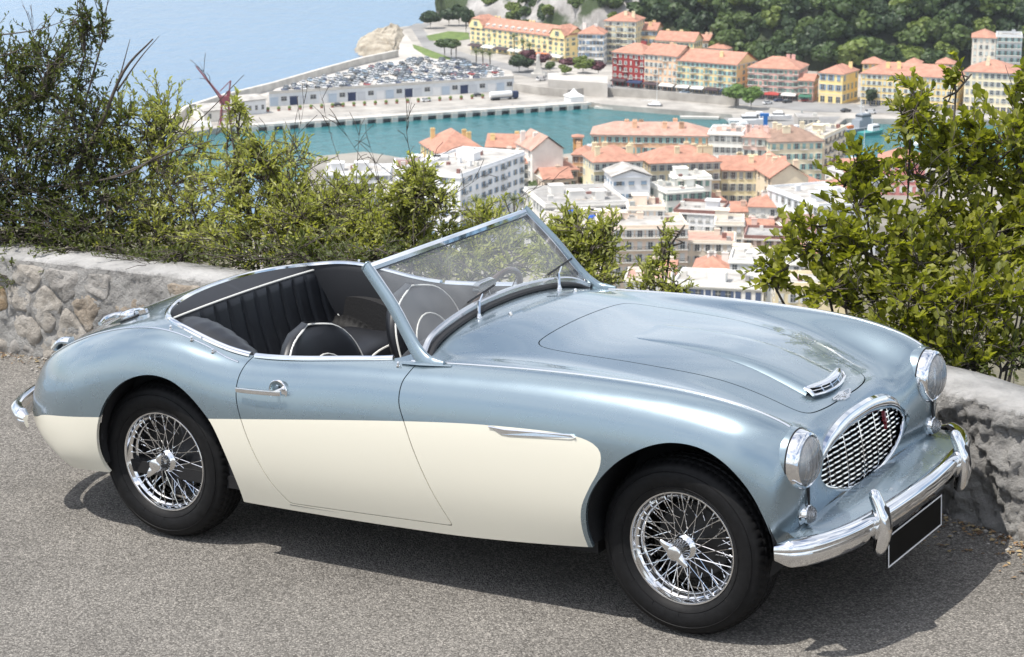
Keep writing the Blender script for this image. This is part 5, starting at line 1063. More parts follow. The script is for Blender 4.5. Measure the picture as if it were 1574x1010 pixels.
    for f in range(fl):
        if f in blank: continue
        z = f*fh + fh*.30
        for c in range(cl):
            if gapf and r_.random() < gapf: continue
            x = -hw + W_*(c + .5)/cl; op = r_.random() < .68
            link('window', window_mesh(sh if f > 0 or not ground_dark else None, ww if f or not ground_dark else 1.9, wh if f or not ground_dark else min(2.4, fh*.7), op), root, (x, 0, z if f or not ground_dark else .3))
            if balc and f > 0 and (c*7 + f*3 + seed) % balc == 0:
                bb = WM.get('balcony')
                if bb is None:
                    q_ = MB(); q_.mi = 0; q_.box((0, -.45, 0), (2.6, .9, .16)); q_.mi = 1; q_.box((0, -.86, .95), (2.6, .05, .06)); [q_.box((-1.25 + .25*i, -.86, .5), (.04, .04, .9)) for i in range(11)]; q_.box((-1.28, -.45, .95), (.05, .85, .06)); q_.box((1.28, -.45, .95), (.05, .85, .06)); bb = WM['balcony'] = q_.me('balcony', [trim_m, rail_m], False)
                link('balcony', bb, root, (x, 0, f*fh + fh*.24))
        if scl_:
            vis = 1 if ((root.location - CAMP).x*e.x + (root.location - CAMP).y*e.y) < 0 else -1   # which end faces us
            for c in range(scl_):
                if r_.random() < .12: continue
                y = depth*(c + .5)/scl_; link('window', window_mesh(sh, ww, wh, r_.random() < .6), root, (vis*hw, y, z), (0, 0, vis*math.pi/2))
    for q in range(chim):
        cm = MB(); x, y = r_.uniform(-hw*.85, hw*.85), depth*r_.choice((.25, .5, .75)); hh = rs*.7 + 1.3 if kind in ('hip', 'gable', 'gablefront') else 1.6; cm.box((0, 0, hh/2), (1.5, .7, hh)); cm.box((0, 0, hh + .06), (1.7, .9, .14)); cm.box((-.35, 0, hh + .3), (.3, .3, .4)); cm.box((.35, 0, hh + .3), (.3, .3, .4)); cm.obj('chimney', wallm(tuple(min(.8, x_*.95 + .03) for x_ in wall)), ro_, smooth=False, loc=(x, y, h))
    if awn:
        for q, cc in enumerate(awn):
            n_ = len(awn); x = -hw + W_*(q + .5)/n_; aw = W_/n_*.86; MB().add([(-aw/2, -.1, 3.2), (aw/2, -.1, 3.2), (aw/2, -2.6, 2.4), (-aw/2, -2.6, 2.4), (-aw/2, -2.6, 2.1), (aw/2, -2.6, 2.1), (-aw/2, -.1, 2.9), (aw/2, -.1, 2.9)], [(0, 3, 2, 1), (3, 4, 5, 2), (0, 6, 4, 3), (1, 2, 5, 7)]).obj('awning', aw_m[cc], root, smooth=False, loc=(x, 0, 0))
    return root, h, W_
Y1, Y2, CR, WHT, PK, SAL, REDW, BE = (.62, .47, .20), (.60, .44, .17), (.64, .56, .40), (.68, .66, .61), (.56, .31, .26), (.60, .36, .23), (.27, .055, .05), (.58, .50, .36)
# far waterfront row
hr, hh, hW = bld('grand_hotel', 'long pale yellow hotel with gabled ends below the rock', (723, 76), (868, 96), 40, 15, (.64, .51, .24), 'red', 'gable', 'green', 5, 17, balc=5, chim=4, awn=('dark', 'white', 'dark', 'white', 'dark', 'orange', 'white'), side_cols=4, cat='hotel')
for xx in (-hW/2 + 4.6, hW/2 - 4.6):   # the two gabled end blocks
    g = MB(); w2 = 4.8; g.add([(-w2, -.6, hh - .5), (w2, -.6, hh - .5), (w2, -.6, hh + 1.2), (w2*.55, -.6, hh + 3.8), (-w2*.55, -.6, hh + 3.8), (-w2, -.6, hh + 1.2)] + [(-w2, 10, hh - .5), (w2, 10, hh - .5), (w2, 10, hh + 1.2), (w2*.55, 10, hh + 3.8), (-w2*.55, 10, hh + 3.8), (-w2, 10, hh + 1.2)], [(0, 1, 2, 3, 4, 5), (1, 7, 8, 2), (0, 5, 11, 6), (11, 10, 9, 8, 7, 6)]); g.obj('gable_block', wallm((.64, .51, .24)), hr, smooth=False, loc=(xx, 0, 0))
    g = MB(); g.add([(w2 + .5, -1, hh + 1.0), (w2*.55, -1, hh + 4.0), (0, 2.5, hh + 5.6), (-w2*.55, -1, hh + 4.0), (-w2 - .5, -1, hh + 1.0), (w2 + .5, 10.5, hh + 1.0), (w2*.55, 10.5, hh + 4.0), (0, 8, hh + 5.6), (-w2*.55, 10.5, hh + 4.0), (-w2 - .5, 10.5, hh + 1.0)], [(1, 0, 5, 6), (3, 8, 9, 4), (1, 6, 7, 2), (2, 7, 8, 3), (1, 2, 3), (6, 8, 7)]); g.obj('gable_roof', RT['red'], hr, smooth=False, loc=(xx, 0, 0))
    link('window', window_mesh('green', 1.4, 2.0, True), hr, (xx, -.62, hh + .6))
for q in range(11):
    dmr = MB(); dmr.box((0, 0, .7), (1.3, 1.6, 1.4)); dmr.add([(-.8, -.95, 1.35), (.8, -.95, 1.35), (.8, .9, 1.35), (-.8, .9, 1.35), (0, -.95, 2.0), (0, .9, 2.0)], [(0, 1, 4), (0, 4, 5, 3), (1, 2, 5, 4)]); dmr.obj('dormer', trim_m, hr, smooth=False, loc=(-hW/2 + 11 + q*(hW - 22)/10, 1.6, hh + .2))
bld('corner_building', 'narrow white building with blue-grey shutters beside the yellow hotel', (889, 99), (927, 100), 52, 14, (.66, .64, .60), 'red', 'hip', 'blue', 5, 7, balc=4, ground_dark=True)
bld('tall_building', 'tall beige building with a small top storey under the cliff', (929, 95), (976, 97), 32, 16, (.62, .54, .34), 'red', 'hip', 'pale', 7, 8, balc=3)
bld('ochre_house', 'set-back ochre house with blue shutters behind the red building', (979, 92), (1008, 93), 46, 14, (.60, .42, .20), 'red', 'gable', 'blue', 4, 5, balc=4)
bld('low_yellow_house', 'long low yellow house behind the salmon terrace', (1008, 98), (1066, 101), 62, 13, (.62, .50, .25), 'red', 'gable', 'green', 3, 8)
bld('small_house', 'small peach house at the foot of the wooded hill', (1068, 92), (1088, 93), 62, 10, (.60, .44, .30), 'red', 'gable', 'pale', 2, 3); bld('small_house', 'small orange-roofed house next to the wooded hill', (1088, 96), (1117, 98), 74, 10, (.60, .42, .28), 'red', 'hip', 'pale', 2, 4)
bld('red_building', 'dark red five-storey building on the waterfront', (941, 131), (990, 136), 80, 14, (.30, .035, .035), 'red', 'hip', 'pale', 5, 6, balc=4, awn=('dark', 'navy'), ground_dark=True, wsize=(.7, 1.5))
bld('salmon_building', 'salmon building between the red and the yellow fronts', (990, 136), (1040, 141), 83, 14, (.60, .385, .24), 'red', 'gable', 'pale', 5, 7, balc=5, awn=('dark', 'white'), ground_dark=True)
bld('yellow_building', 'wide yellow waterfront building with shop awnings', (1040, 141), (1131, 149), 93, 18, (.62, .475, .215), 'red', 'gable', 'aqua', 5, 13, balc=3, awn=('white', 'white', 'dark', 'navy'), ground_dark=True, side_cols=4)
bld('pink_building', 'pink waterfront building with several roof gables', (1149, 151), (1226, 155), 104, 17, PK, 'red', 'hip', 'green', 5, 10, balc=3, awn=('white', 'red', 'white'), ground_dark=True)
bld('pink_annexe', 'lower pink annexe at the end of the pink building', (1227, 156), (1249, 157), 124, 12, (.53, .29, .23), 'red', 'gable', 'green', 3, 3, chim=0, awn=('green',), balc=2)
bld('palazzo', 'square yellow and white palazzo with a large arched door', (1258, 157), (1294, 160), 112, 16, (.64, .49, .19), 'red', 'hip', 'blue', 3, 3, wsize=(1.5, 2.6), ground_dark=True, chim=1)
bld('long_yellow_palace', 'long golden yellow palace with raised roof pavilions', (1322, 161), (1470, 170), 113, 17, (.64, .47, .17), 'red', 'hip', 'pale', 5, 18, ground_dark=True, chim=3)
for q, (x, w_) in enumerate(((1340, 32), (1400, 22), (1450, 26))): bld('roof_pavilion', ('yellow roof pavilion on the end of the long palace nearest the palazzo', 'yellow roof pavilion in the middle of the long palace', 'yellow roof pavilion on the end of the long palace nearest the cream corner building')[q], (x - w_/2, 148), (x + w_/2, 149), 98, 8, (.64, .47, .17), 'red', 'hip', 'pale', 5, 3, chim=0, blank=(0, 1, 2, 3), corn=False)
bld('cream_building', 'cream corner building behind the broad-leaved bush', (1480, 172), (1556, 176), 110, 18, (.62, .54, .36), 'red', 'hip', 'grey', 5, 8, side_cols=4, ground_dark=True)
bld('hill_flats', 'modern grey and beige block of flats on the wooded hill', (1492, 118), (1528, 119), 58, 15, (.55, .50, .42), 'red', 'hip', 'pale', 6, 4, chim=0); bld('hill_flats_wing', 'grey balconied wing of the flats on the hill', (1529, 119), (1568, 120), 56, 14, (.44, .46, .47), 'grey', 'flat', 'aqua', 6, 4, balc=1, chim=1)
# near side of the basin
bld('orange_roof_house', 'yellow house under a broad orange hipped roof by the basin', (672, 283), (748, 279), 236, 22, (.58, .40, .13), 'red', 'hip', 'green', 3, 7, rise=6.0, chim=3)
bld('tiled_row_house', 'yellow row house with a dormer beside the orange-roofed house', (748, 279), (818, 281), 226, 12, (.60, .43, .15), 'red', 'gable', 'green', 4, 6, chim=2, balc=3)
bld('blank_gable_building', 'tall off-white building with a blank gable wall', (818, 309), (865, 306), 232, 16, (.64, .60, .54), 'pink', 'gablefront', 'white', 5, 1, gapf=1.0, side_cols=3, chim=2, corn=False, rise=4.2)
bld('bell_tower', 'small orange bell tower above the basin', (881, 268), (895, 268), 211, 3.2, (.58, .32, .10), 'red', 'hip', 'brown', 4, 1, chim=0, side_cols=1, rise=.9, cat='tower')
bld('terracotta_house', 'small house with a red roof between gable wall and salmon block', (880, 300), (908, 301), 238, 10, (.52, .33, .16), 'red', 'hip', 'brown', 4, 3, chim=1)
bld('salmon_block', 'long salmon apartment block with roof terraces and many chimneys', (909, 287), (1086, 290), 207, 15, (.58, .34, .19), 'pink', 'hip', 'aqua', 5, 16, balc=6, chim=9, rise=3.4)
bld('white_flats', 'white flats between the salmon block and the pink flats', (1087, 290), (1140, 292), 205, 14, (.68, .65, .60), 'pink', 'flat', 'grey', 5, 6, chim=5, balc=0)
bld('pink_flats', 'pale pink flats with one long balcony row', (1140, 292), (1182, 294), 211, 14, (.62, .44, .38), 'pink', 'hip', 'pale', 5, 4, chim=4, balc=2)
bld('cream_flats', 'cream flats with green shutters and stepped wing facing the navy ship', (1182, 298), (1262, 296), 219, 17, (.63, .56, .39), 'brown', 'hip', 'aqua', 5, 7, balc=4, chim=5, side_cols=5)
bld('cream_wing', 'stepped cream wing beside the inner basin', (1264, 290), (1298, 272), 212, 12, (.63, .55, .40), 'pale', 'flat', 'brown', 5, 5, balc=1, chim=2, roofbits=1)
bld('red_roof_terrace', 'cream terrace under red roofs with arched dormers', (912, 352), (985, 349), 250, 14, (.60, .52, .32), 'red', 'hip', 'pale', 6, 7, balc=3, chim=5); bld('red_roof_block', 'buff block under red roofs behind the white stepped villa', (998, 346), (1105, 342), 252, 15, (.56, .47, .29), 'red', 'hip', 'grey', 6, 9, balc=4, chim=6)
bld('shuttered_terrace', 'long cream terrace with tall grey shutters', (1107, 335), (1205, 336), 262, 12, (.63, .55, .34), 'red', 'gable', 'grey', 4, 8, chim=6, wsize=(1.1, 2.2)); bld('gabled_house', 'cream house with a blank gable below the stepped wing', (1183, 352), (1240, 350), 274, 22, (.63, .53, .37), 'red', 'gablefront', 'brown', 5, 2, gapf=.75, side_cols=6, chim=3, rise=4.0, corn=False)
bld('blue_banded_house', 'white house with pale blue bands under a low gable', (941, 368), (998, 366), 272, 12, (.66, .67, .68), 'pale', 'gablefront', 'blue', 5, 3, chim=0, rise=2.0, wsize=(1.6, 1.1))
bld('stepped_villa', 'white stepped villa with green doors', (1024, 372), (1080, 368), 296, 13, (.67, .65, .58), 'pale', 'flat', 'green', 4, 5, chim=1, roofbits=2)
bld('villa_block', 'white upper block of the stepped villa', (1040, 362), (1092, 360), 276, 9, (.67, .65, .58), 'pale', 'flat', 'green', 5, 4, chim=1, blank=(0, 1, 2), roofbits=1)
bld('brown_edged_block', 'white block with a brown-edged flat roof', (1034, 396), (1104, 400), 326, 16, (.68, .67, .65), 'pale', 'rim', 'white', 4, 6, chim=0, side_cols=4, roofbits=1, parapet=.9)
bld('cottage', 'white house with balconies under a red hipped roof', (1150, 372), (1208, 374), 318, 11, (.64, .62, .57), 'red', 'hip', 'white', 3, 4, balc=2, chim=2)
bld('red_roof_house', 'little house under a plain red roof by the white block', (1118, 368), (1146, 368), 326, 11, (.52, .36, .26), 'red', 'gable', 'brown', 2, 2, chim=1); bld('red_house_group', 'low red-roofed house behind the broad-leaved bush', (1222, 378), (1300, 380), 330, 12, (.54, .34, .24), 'red', 'hip', 'brown', 3, 6, chim=2)
bld('mauve_house', 'brick red house by the inner basin behind the bush', (1350, 300), (1420, 302), 248, 12, (.40, .12, .11), 'red', 'hip', 'white', 3, 5, chim=1); bld('masts_shed', 'pale harbour shed with a tiled roof beside the masts', (1300, 330), (1352, 326), 268, 14, (.56, .57, .57), 'red', 'gable', 'grey', 2, 4, chim=0)
bld('grey_sheet_building', 'big pale grey hall behind the outer twigs of the broad-leaved bush', (1256, 400), (1345, 392), 318, 30, (.60, .61, .61), 'pale', 'flat', 'grey', 4, 4, gapf=.6, chim=2, roofbits=2)
bld('roadside_house', 'cluster of small red-roofed houses under the gable wall', (836, 318), (878, 316), 276, 10, (.56, .45, .34), 'red', 'gable', 'brown', 2, 3, chim=1, seed=3); bld('cottage_row', 'stone cottage with stepped red roofs below the gable wall', (862, 306), (888, 305), 262, 9, (.54, .42, .32), 'red', 'hip', 'brown', 3, 2, chim=1)
bld('white_blue_flats', 'white block of flats with royal blue trim and rows of windows', (708, 388), (806, 346), 272, 20, (.72, .72, .71), 'pale', 'flat', 'blue', 7, 10, chim=2, roofbits=3, balc=3, zg=-127.5, wsize=(1.3, 1.4))
bld('white_terraced_flats', 'white terraced flats with blue awnings adjoining the blue-trimmed block', (560, 378), (722, 384), 303, 20, (.70, .70, .69), 'pale', 'flat', 'blue', 5, 12, chim=2, roofbits=4, zg=-127.5, balc=4, awn=('blue', 'blue', 'white', 'blue', 'blue'))
bld('penthouse', 'white penthouse storeys with blue blinds above the terraced flats', (610, 368), (735, 366), 262, 16, (.70, .70, .69), 'rust', 'flat', 'navy', 7, 9, chim=3, roofbits=3, zg=-127.5, blank=(0, 1, 2, 3))
bld('quayside_block', 'white quayside block next to the penthouse storeys', (500, 345), (600, 345), 268, 14, (.66, .66, .64), 'pale', 'flat', 'grey', 6, 8, roofbits=2)
bld('pale_hall', 'long grey-roofed hall with two blue tarpaulins', (838, 402), (965, 396), 318, 26, (.56, .54, .50), 'grey', 'flat', 'grey', 4, 8, gapf=.3, chim=1, roofbits=3, zg=-126)
bld('pale_hall_wing', 'lower grey roof in front of the hall with blue tarpaulins', (825, 420), (935, 424), 345, 14, (.58, .54, .48), 'pale', 'flat', 'grey', 3, 8, chim=2, roofbits=2, zg=-123)
bld('peach_flats', 'peach flats with balcony rows and a roof cabin', (925, 446), (1056, 444), 352, 15, (.64, .51, .40), 'pale', 'flat', 'white', 5, 8, zg=-120, balc=1, chim=2, roofbits=1)
bld('peach_tower', 'upper peach storeys above the balcony rows', (965, 430), (1020, 430), 322, 9, (.64, .52, .41), 'pale', 'flat', 'white', 6, 4, zg=-121, blank=(0, 1, 2, 3), chim=1, roofbits=1)
bld('beige_villa', 'beige villa with a pinkish flat roof by the round tree', (1046, 428), (1128, 430), 372, 12, (.60, .53, .43), 'pink', 'flat', 'white', 3, 5, zg=-121, chim=1, parapet=.5); bld('roof_garden_flats', 'peach flats with brown pillars and a roof garden', (1142, 424), (1250, 428), 366, 13, (.60, .46, .37), 'grey', 'rim', 'brown', 3, 7, zg=-121, balc=1, chim=1, roofbits=1)
bld('cream_villa', 'cream villa between white block and roof-garden flats', (1098, 402), (1142, 403), 345, 11, (.62, .56, .46), 'pale', 'flat', 'white', 3, 3, zg=-123, chim=0, roofbits=1)
bld('white_row', 'low white row with dark French windows just above the bonnet', (1034, 494), (1172, 502), 436, 13, (.64, .62, .58), 'pale', 'flat', 'navy', 2, 9, zg=-114, chim=2, roofbits=1, wsize=(1.2, 2.0)); bld('white_house', 'flat-roofed white house behind the low white row', (1120, 470), (1230, 474), 402, 12, (.64, .62, .57), 'pale', 'flat', 'white', 3, 7, zg=-116, chim=1, roofbits=1)
bld('cream_garden_house', 'small cream house beside the sparse shrub', (960, 480), (1030, 482), 432, 11, (.62, .57, .49), 'pink', 'flat', 'white', 2, 4, zg=-115, chim=1); bld('bush_house', 'yellow-striped house glimpsed through the bush', (1190, 510), (1300, 512), 440, 12, (.60, .50, .30), 'pale', 'flat', 'white', 2, 6, zg=-113, chim=0)
for q, (px, py, d_) in enumerate(((885, 333, 560), (917, 341, 555))):  # tarpaulins
    p = at_d(px, py, d_); MB().add([(-2.4, 0, 0), (2.2, .4, .3), (2.5, 1.6, 1.7), (-2.0, 1.3, 1.5), (-2.4, 0, -.12), (2.2, .4, .18), (2.5, 1.6, 1.58), (-2.0, 1.3, 1.38)], [(0, 1, 2, 3), (7, 6, 5, 4), (0, 4, 5, 1), (1, 5, 6, 2), (2, 6, 7, 3), (3, 7, 4, 0)]).obj('tarpaulin', aw_m['blue'], smooth=False, loc=p); tag(bpy.context.scene.objects[-1] if False else COL.objects[-1], ('bright blue tarpaulin on the grey hall roof, the lower one', 'bright blue tarpaulin on the grey hall roof, the upper one')[q], 'tarpaulin')

fill = [((1126, 444), (1166, 446), 398, 10, (.62, .54, .42), 'pale', 'flat', 'white', 3, -119, 'small cream cube house below the brown-edged block'), ((1166, 456), (1216, 458), 412, 11, (.60, .46, .36), 'pink', 'hip', 'green', 2, -117.5, 'peach house with a faded hipped roof beside the bush'), ((1066, 462), (1118, 464), 415, 11, (.64, .62, .57), 'red', 'hip', 'grey', 2, -117, 'white house with a red hipped roof behind the low white row'), ((998, 466), (1036, 467), 420, 10, (.62, .56, .44), 'red', 'gable', 'brown', 3, -117, 'narrow cream house with a red gable by the sparse shrub'), ((1224, 452), (1264, 450), 398, 12, (.60, .52, .38), 'red', 'hip', 'green', 3, -118, 'ochre house with green shutters in front of the grey hall'), ((1140, 398), (1184, 400), 356, 10, (.58, .42, .36), 'red', 'gable', 'white', 3, -123, 'dusty pink house below the white balconied cottage'), ((984, 412), (1024, 410), 350, 10, (.66, .62, .52), 'red', 'hip', 'blue', 4, -123, 'tall cream house with blue shutters beside the brown-edged block'), ((1084, 358), (1116, 357), 312, 9, (.62, .52, .36), 'red', 'hip', 'green', 3, QZ, 'yellowish house under the shuttered terrace'), ((1206, 404), (1252, 403), 352, 11, (.64, .60, .52), 'brown', 'gable', 'brown', 3, -122, 'off-white house with a brown gable roof by the bush'), ((884, 392), (926, 390), 332, 10, (.62, .50, .36), 'red', 'hip', 'green', 4, -125, 'apricot house with a red roof in front of the grey hall'), ((1270, 356), (1316, 352), 300, 12, (.63, .56, .42), 'red', 'gable', 'grey', 4, QZ, 'cream house with grey shutters below the harbour shed'), ((760, 306), (816, 305), 252, 12, (.64, .60, .52), 'red', 'hip', 'green', 4, QZ, 'off-white house between the row house and the blue-trimmed flats'), ((905, 318), (942, 318), 262, 9, (.62, .52, .34), 'red', 'gable', 'green', 4, QZ, 'straw-coloured house below the terracotta house'), ((1218, 332), (1262, 328), 285, 12, (.60, .50, .34), 'red', 'hip', 'brown', 4, QZ, 'tawny house behind the blank-gabled cream house'), ((940, 402), (984, 400), 346, 10, (.66, .64, .60), 'pale', 'flat', 'grey', 4, -124, 'plain white cube house behind the peach flats')]
for p0, p1, tp_, dp, wl, rf, kd, sh, fl_n, zg, lb in fill: bld('town_house', lb, p0, p1, tp_, dp, wl, rf, kd, sh, fl_n, zg=zg, chim=3, balc=3, roofbits=1, cat='house')
# ---------------------------------------------------------------- harbour works, cars, boats, trees, hill
white_p = mat('white_paint', (.74, .74, .73), .5, noise=(.5, .06)); grey_p = mat('navy_grey_paint', (.26, .29, .32), .6); conc = mat('concrete', (.50, .48, .44), .9, noise=(.2, .2)); redc = mat('crane_red', (.21, .045, .055), .6); bluec = mat('crane_blue', (.02, .14, .42), .5); rust = mat('rusty_red', (.30, .10, .07), .7)
def seg(P0, P1, z0, z1, wid, name, m, label=None, cat=None, off=0):
    a, b = on_z(P0[0], P0[1], z0), on_z(P1[0], P1[1], z0); e = b - a; L0 = e.length; rz = math.atan2(e.y, e.x); q = MB(); q.box((0, wid/2 + off, (z1 - z0)/2), (L0, wid, z1 - z0)); o = q.obj(name, m, smooth=False, loc=(a + b)*.5, rot=(0, 0, rz)); tag(o, label, cat); return o, L0
# long parking building on the mole: facade, deck with parapet, door and window bays as parts
a, b = on_z(414, 164, QZ), on_z(790, 139, QZ); e = b - a; PL = e.length; prz = math.atan2(e.y, e.x)
pk = empty('parking_building', loc=(a + b)*.5, rz=prz, label='long low harbour building with a parking deck on its roof', cat='building'); DZ = 5.2
deck_px = [(414, 146), (790, 124), (786, 110), (720, 95), (640, 89), (560, 103), (480, 122), (425, 137)]
dk = [on_z(x, y, QZ + DZ) for x, y in deck_px]; Rinv = Matrix.Rotation(-prz, 3, 'Z'); dl = [Rinv @ (p - (a + b)*.5) for p in dk]
dl[0] = Vector((-PL/2, 0, 0)); dl[1] = Vector((PL/2, 0, 0)); dl2 = [(p.x, p.y) for p in dl]
MB().prism(dl2, -.5, DZ).obj('wall', wallm((.50, .52, .53)), pk, smooth=False); MB().prism([(x*1.002, y - (.3 if y < 1 else -.3)) for x, y in dl2], DZ, DZ + .2).obj('deck', pave, pk, smooth=False)
q = MB(); q.box((0, .1, DZ + .6), (PL, .2, .8)); q.obj('parapet', conc, pk, smooth=False)
f_dk = sdf(dl2)
doors_c = [wallm((.33, .40, .47)), white_p, grey_p, wallm((.42, .44, .46)), aw_m['navy'], white_p]
dmesh = [MB().box((0, -.06, 1.7), (3.4, .14, 3.2)).box((0, -.08, 3.5), (3.8, .2, .25)).me('bay_door', m_, False) for m_ in doors_c]; bw = window_mesh(None, 2.4, 1.7)
for k in range(26):
    x = -PL/2 + PL*(k + .5)/26
    if k % 3 == 1: link('window', bw, pk, (x, 0, 2.0))
    else: link('bay_door', dmesh[(k*5) % 6], pk, (x, 0, 0))
# quay apron edge on piers
a, b = on_z(352, 195, QZ), on_z(905, 158, QZ); e = b - a; QL = e.length; qrz = math.atan2(e.y, e.x)
ap = empty('quay_edge', loc=(a + b)*.5, rz=qrz, label='long concrete quay edge standing on square piers', cat='quay'); q = MB(); q.box((0, .0, -.1), (QL, 4.5, 1.0)); q.obj('edge_beam', conc, ap, smooth=False)
pm = MB().box((0, -1.6, -1.4), (2.6, 2.2, 2.4)).me('pier', conc, False); q = MB(); q.box((0, .9, -1.5), (QL, .3, 2.2)); q.obj('shadow_wall', grey_p, ap, smooth=False)
for k in range(24): link('pier', pm, ap, (-QL/2 + QL*(k + .5)/24, 0, 0))
rm2 = MB(); [rm2.box((0, 0, zz), (QL/30, .06, .06)) for zz in (.6, 1.1)]; rm2.box((0, 0, .55), (.08, .08, 1.1)); rme = rm2.me('railing_bay', grey_p, False)
for k in range(30): link('railing', rme, ap, (-QL/2 + QL*(k + .5)/30, 2.6, .4))
# breakwater wall on the sea side, promenade wall, retaining walls
bwk = MB(); pts = [on_z(x, y, QZ) for x, y in ((262, 196), (285, 176), (340, 158), (420, 138), (500, 114.5), (560, 98), (610, 87.5))]; bwk.sweep(pts, [(-1.0, 0), (-1.0, 3.2), (1.0, 3.2), (1.0, 0)]); tag(bwk.obj('breakwater_wall', conc, smooth=False), 'pale sea wall along the outer side of the mole', 'wall')
rk_m = mat('boulder', (.42, .40, .36), .95, noise=(.6, .3), bump=(1.2, .6, .3)); bme = []
for k in range(4):
    q = MB(); q.ball((0, 0, 0), 1.6, 8, 5); r_ = random.Random(k); q.V = [(x*r_.uniform(.7, 1.2), y*r_.uniform(.7, 1.2), z*r_.uniform(.6, .95)) for x, y, z in q.V]; bme.append(q.me('boulder', rk_m, False))
r_ = random.Random(5); dpt = arclen([(p.x, p.y) for p in pts])
for k in range(150):
    s1 = r_.uniform(0, dpt[-1]*.93); x = np.interp(s1, dpt, [p.x for p in pts]); y = np.interp(s1, dpt, [p.y for p in pts]); o = link('boulder', bme[k % 4], None, (x - r_.uniform(1.5, 5.5), y + r_.uniform(2.0, 7.5), SEA + r_.uniform(.1, 1.6)), (r_.random()*3, r_.random()*3, r_.random()*3)); tag(o, 'pale armour boulder piled outside the sea wall', 'boulder', 'boulders along the breakwater')
rw = MB(); rp_ = [on_z(x, y, QZ) for x, y in ((790, 140), (830, 146), (872, 150), (910, 146), (1010, 152), (1135, 163))]; rw.sweep(rp_, [(-.5, 0), (-.5, 3.4), (.5, 3.4), (.5, 0)]); tag(rw.obj('retaining_wall', stone_q, smooth=False), 'stone retaining wall under the waterfront road', 'wall')
jt = [((913, 167), (1020, 174), 'low floating jetty under the waterfront road'), ((1045, 183), (1105, 184), 'short white pontoon in the basin'), ((1298, 203), (1318, 193), 'small pale pontoon beside the navy ship')]
for P0, P1, lb in jt: seg(P0, P1, SEA + .2, SEA + 1.1, 3.2, 'pontoon', conc, lb, 'pontoon')
def house_simple(): pass
# warehouse on the mole, crane
bld('warehouse', 'pale warehouse with a white shed roof at the end of the mole', (314, 188), (368, 184), 171, 16, (.60, .58, .52), 'pale', 'gable', None, 1, 3, chim=0, side_cols=2, rise=1.6, corn=False, cat='warehouse'); bld('warehouse', 'grey flat warehouse between the crane and the parking building', (370, 178), (409, 174), 156, 14, (.56, .57, .57), 'pale', 'gable', None, 1, 4, chim=0, side_cols=0, rise=1.2, corn=False, cat='warehouse')
p = on_z(347, 192, QZ); cr = empty('harbour_crane', loc=p, label='dark red harbour crane with a raised jib on the mole', cat='crane'); cr.scale = (.92, .92, .92); q = MB()
for sx in (-2.2, 2.2):
    for sy in (-2.2, 2.2): q.tube([(sx, sy, 0), (sx*.6, sy*.6, 9)], .28, 6)
for z in (2.5, 5.5, 8.5): k = 2.2 - .9*z/9; q.tube([(-k, -k, z), (k, -k, z), (k, k, z), (-k, k, z)], .16, 5, closed=True)
q.obj('tower', redc, cr, ang=30); q = MB(); q.box((0, 0, 10.6), (4.2, 3.6, 3.0)); q.box((1.6, 0, 13), (1.6, 2, 2.2)); q.obj('cab', redc, cr, smooth=False); q = MB(); q.tube([(1.5, 0, 11.5), (2.6, 0, 18.5)], .35, 6); q.tube([(2.6, 0, 18.5), (-2, 0, 14)], .2, 5); q.obj('mast', redc, cr)
q = MB(); j0, j1 = Vector((-1.5, 0, 11.5)), Vector((-11.5, 0, 24.5))
for o_ in (-.6, .6): q.tube([j0 + Vector((0, o_, .5)), j1 + Vector((0, o_*.3, 0))], .22, 5); q.tube([j0 + Vector((0, o_, -.7)), j1 + Vector((0, o_*.3, -.2))], .18, 5)
for k in range(9): t_ = k/8; q.tube([j0.lerp(j1, t_) + Vector((0, -.5*(1 - t_) - .1, .4*(1 - t_))), j0.lerp(j1, min(1, t_ + .09)) + Vector((0, .5*(1 - t_) + .1, -.6*(1 - t_)))], .1, 4)
q.obj('jib', redc, cr)
p = on_z(1176, 208, QZ); gc = empty('boat_hoist', loc=p, label='bright blue boat hoist column in the boatyard', cat='crane'); MB().box((0, 0, 3.6), (1.5, 1.5, 7.2)).obj('column', bluec, gc, smooth=False); MB().box((-.4, 0, 7.7), (3.2, 1.6, 1.0)).box((-1.6, 0, 7.0), (.5, .5, .9)).obj('head', bluec, gc, smooth=False)
bld('boatyard_shed', 'open boatyard shed with a flat grey roof', (1226, 196), (1258, 196), 181, 12, (.30, .28, .25), 'grey', 'flat', None, 1, 4, chim=0, side_cols=0, parapet=.2, corn=False, cat='shed')
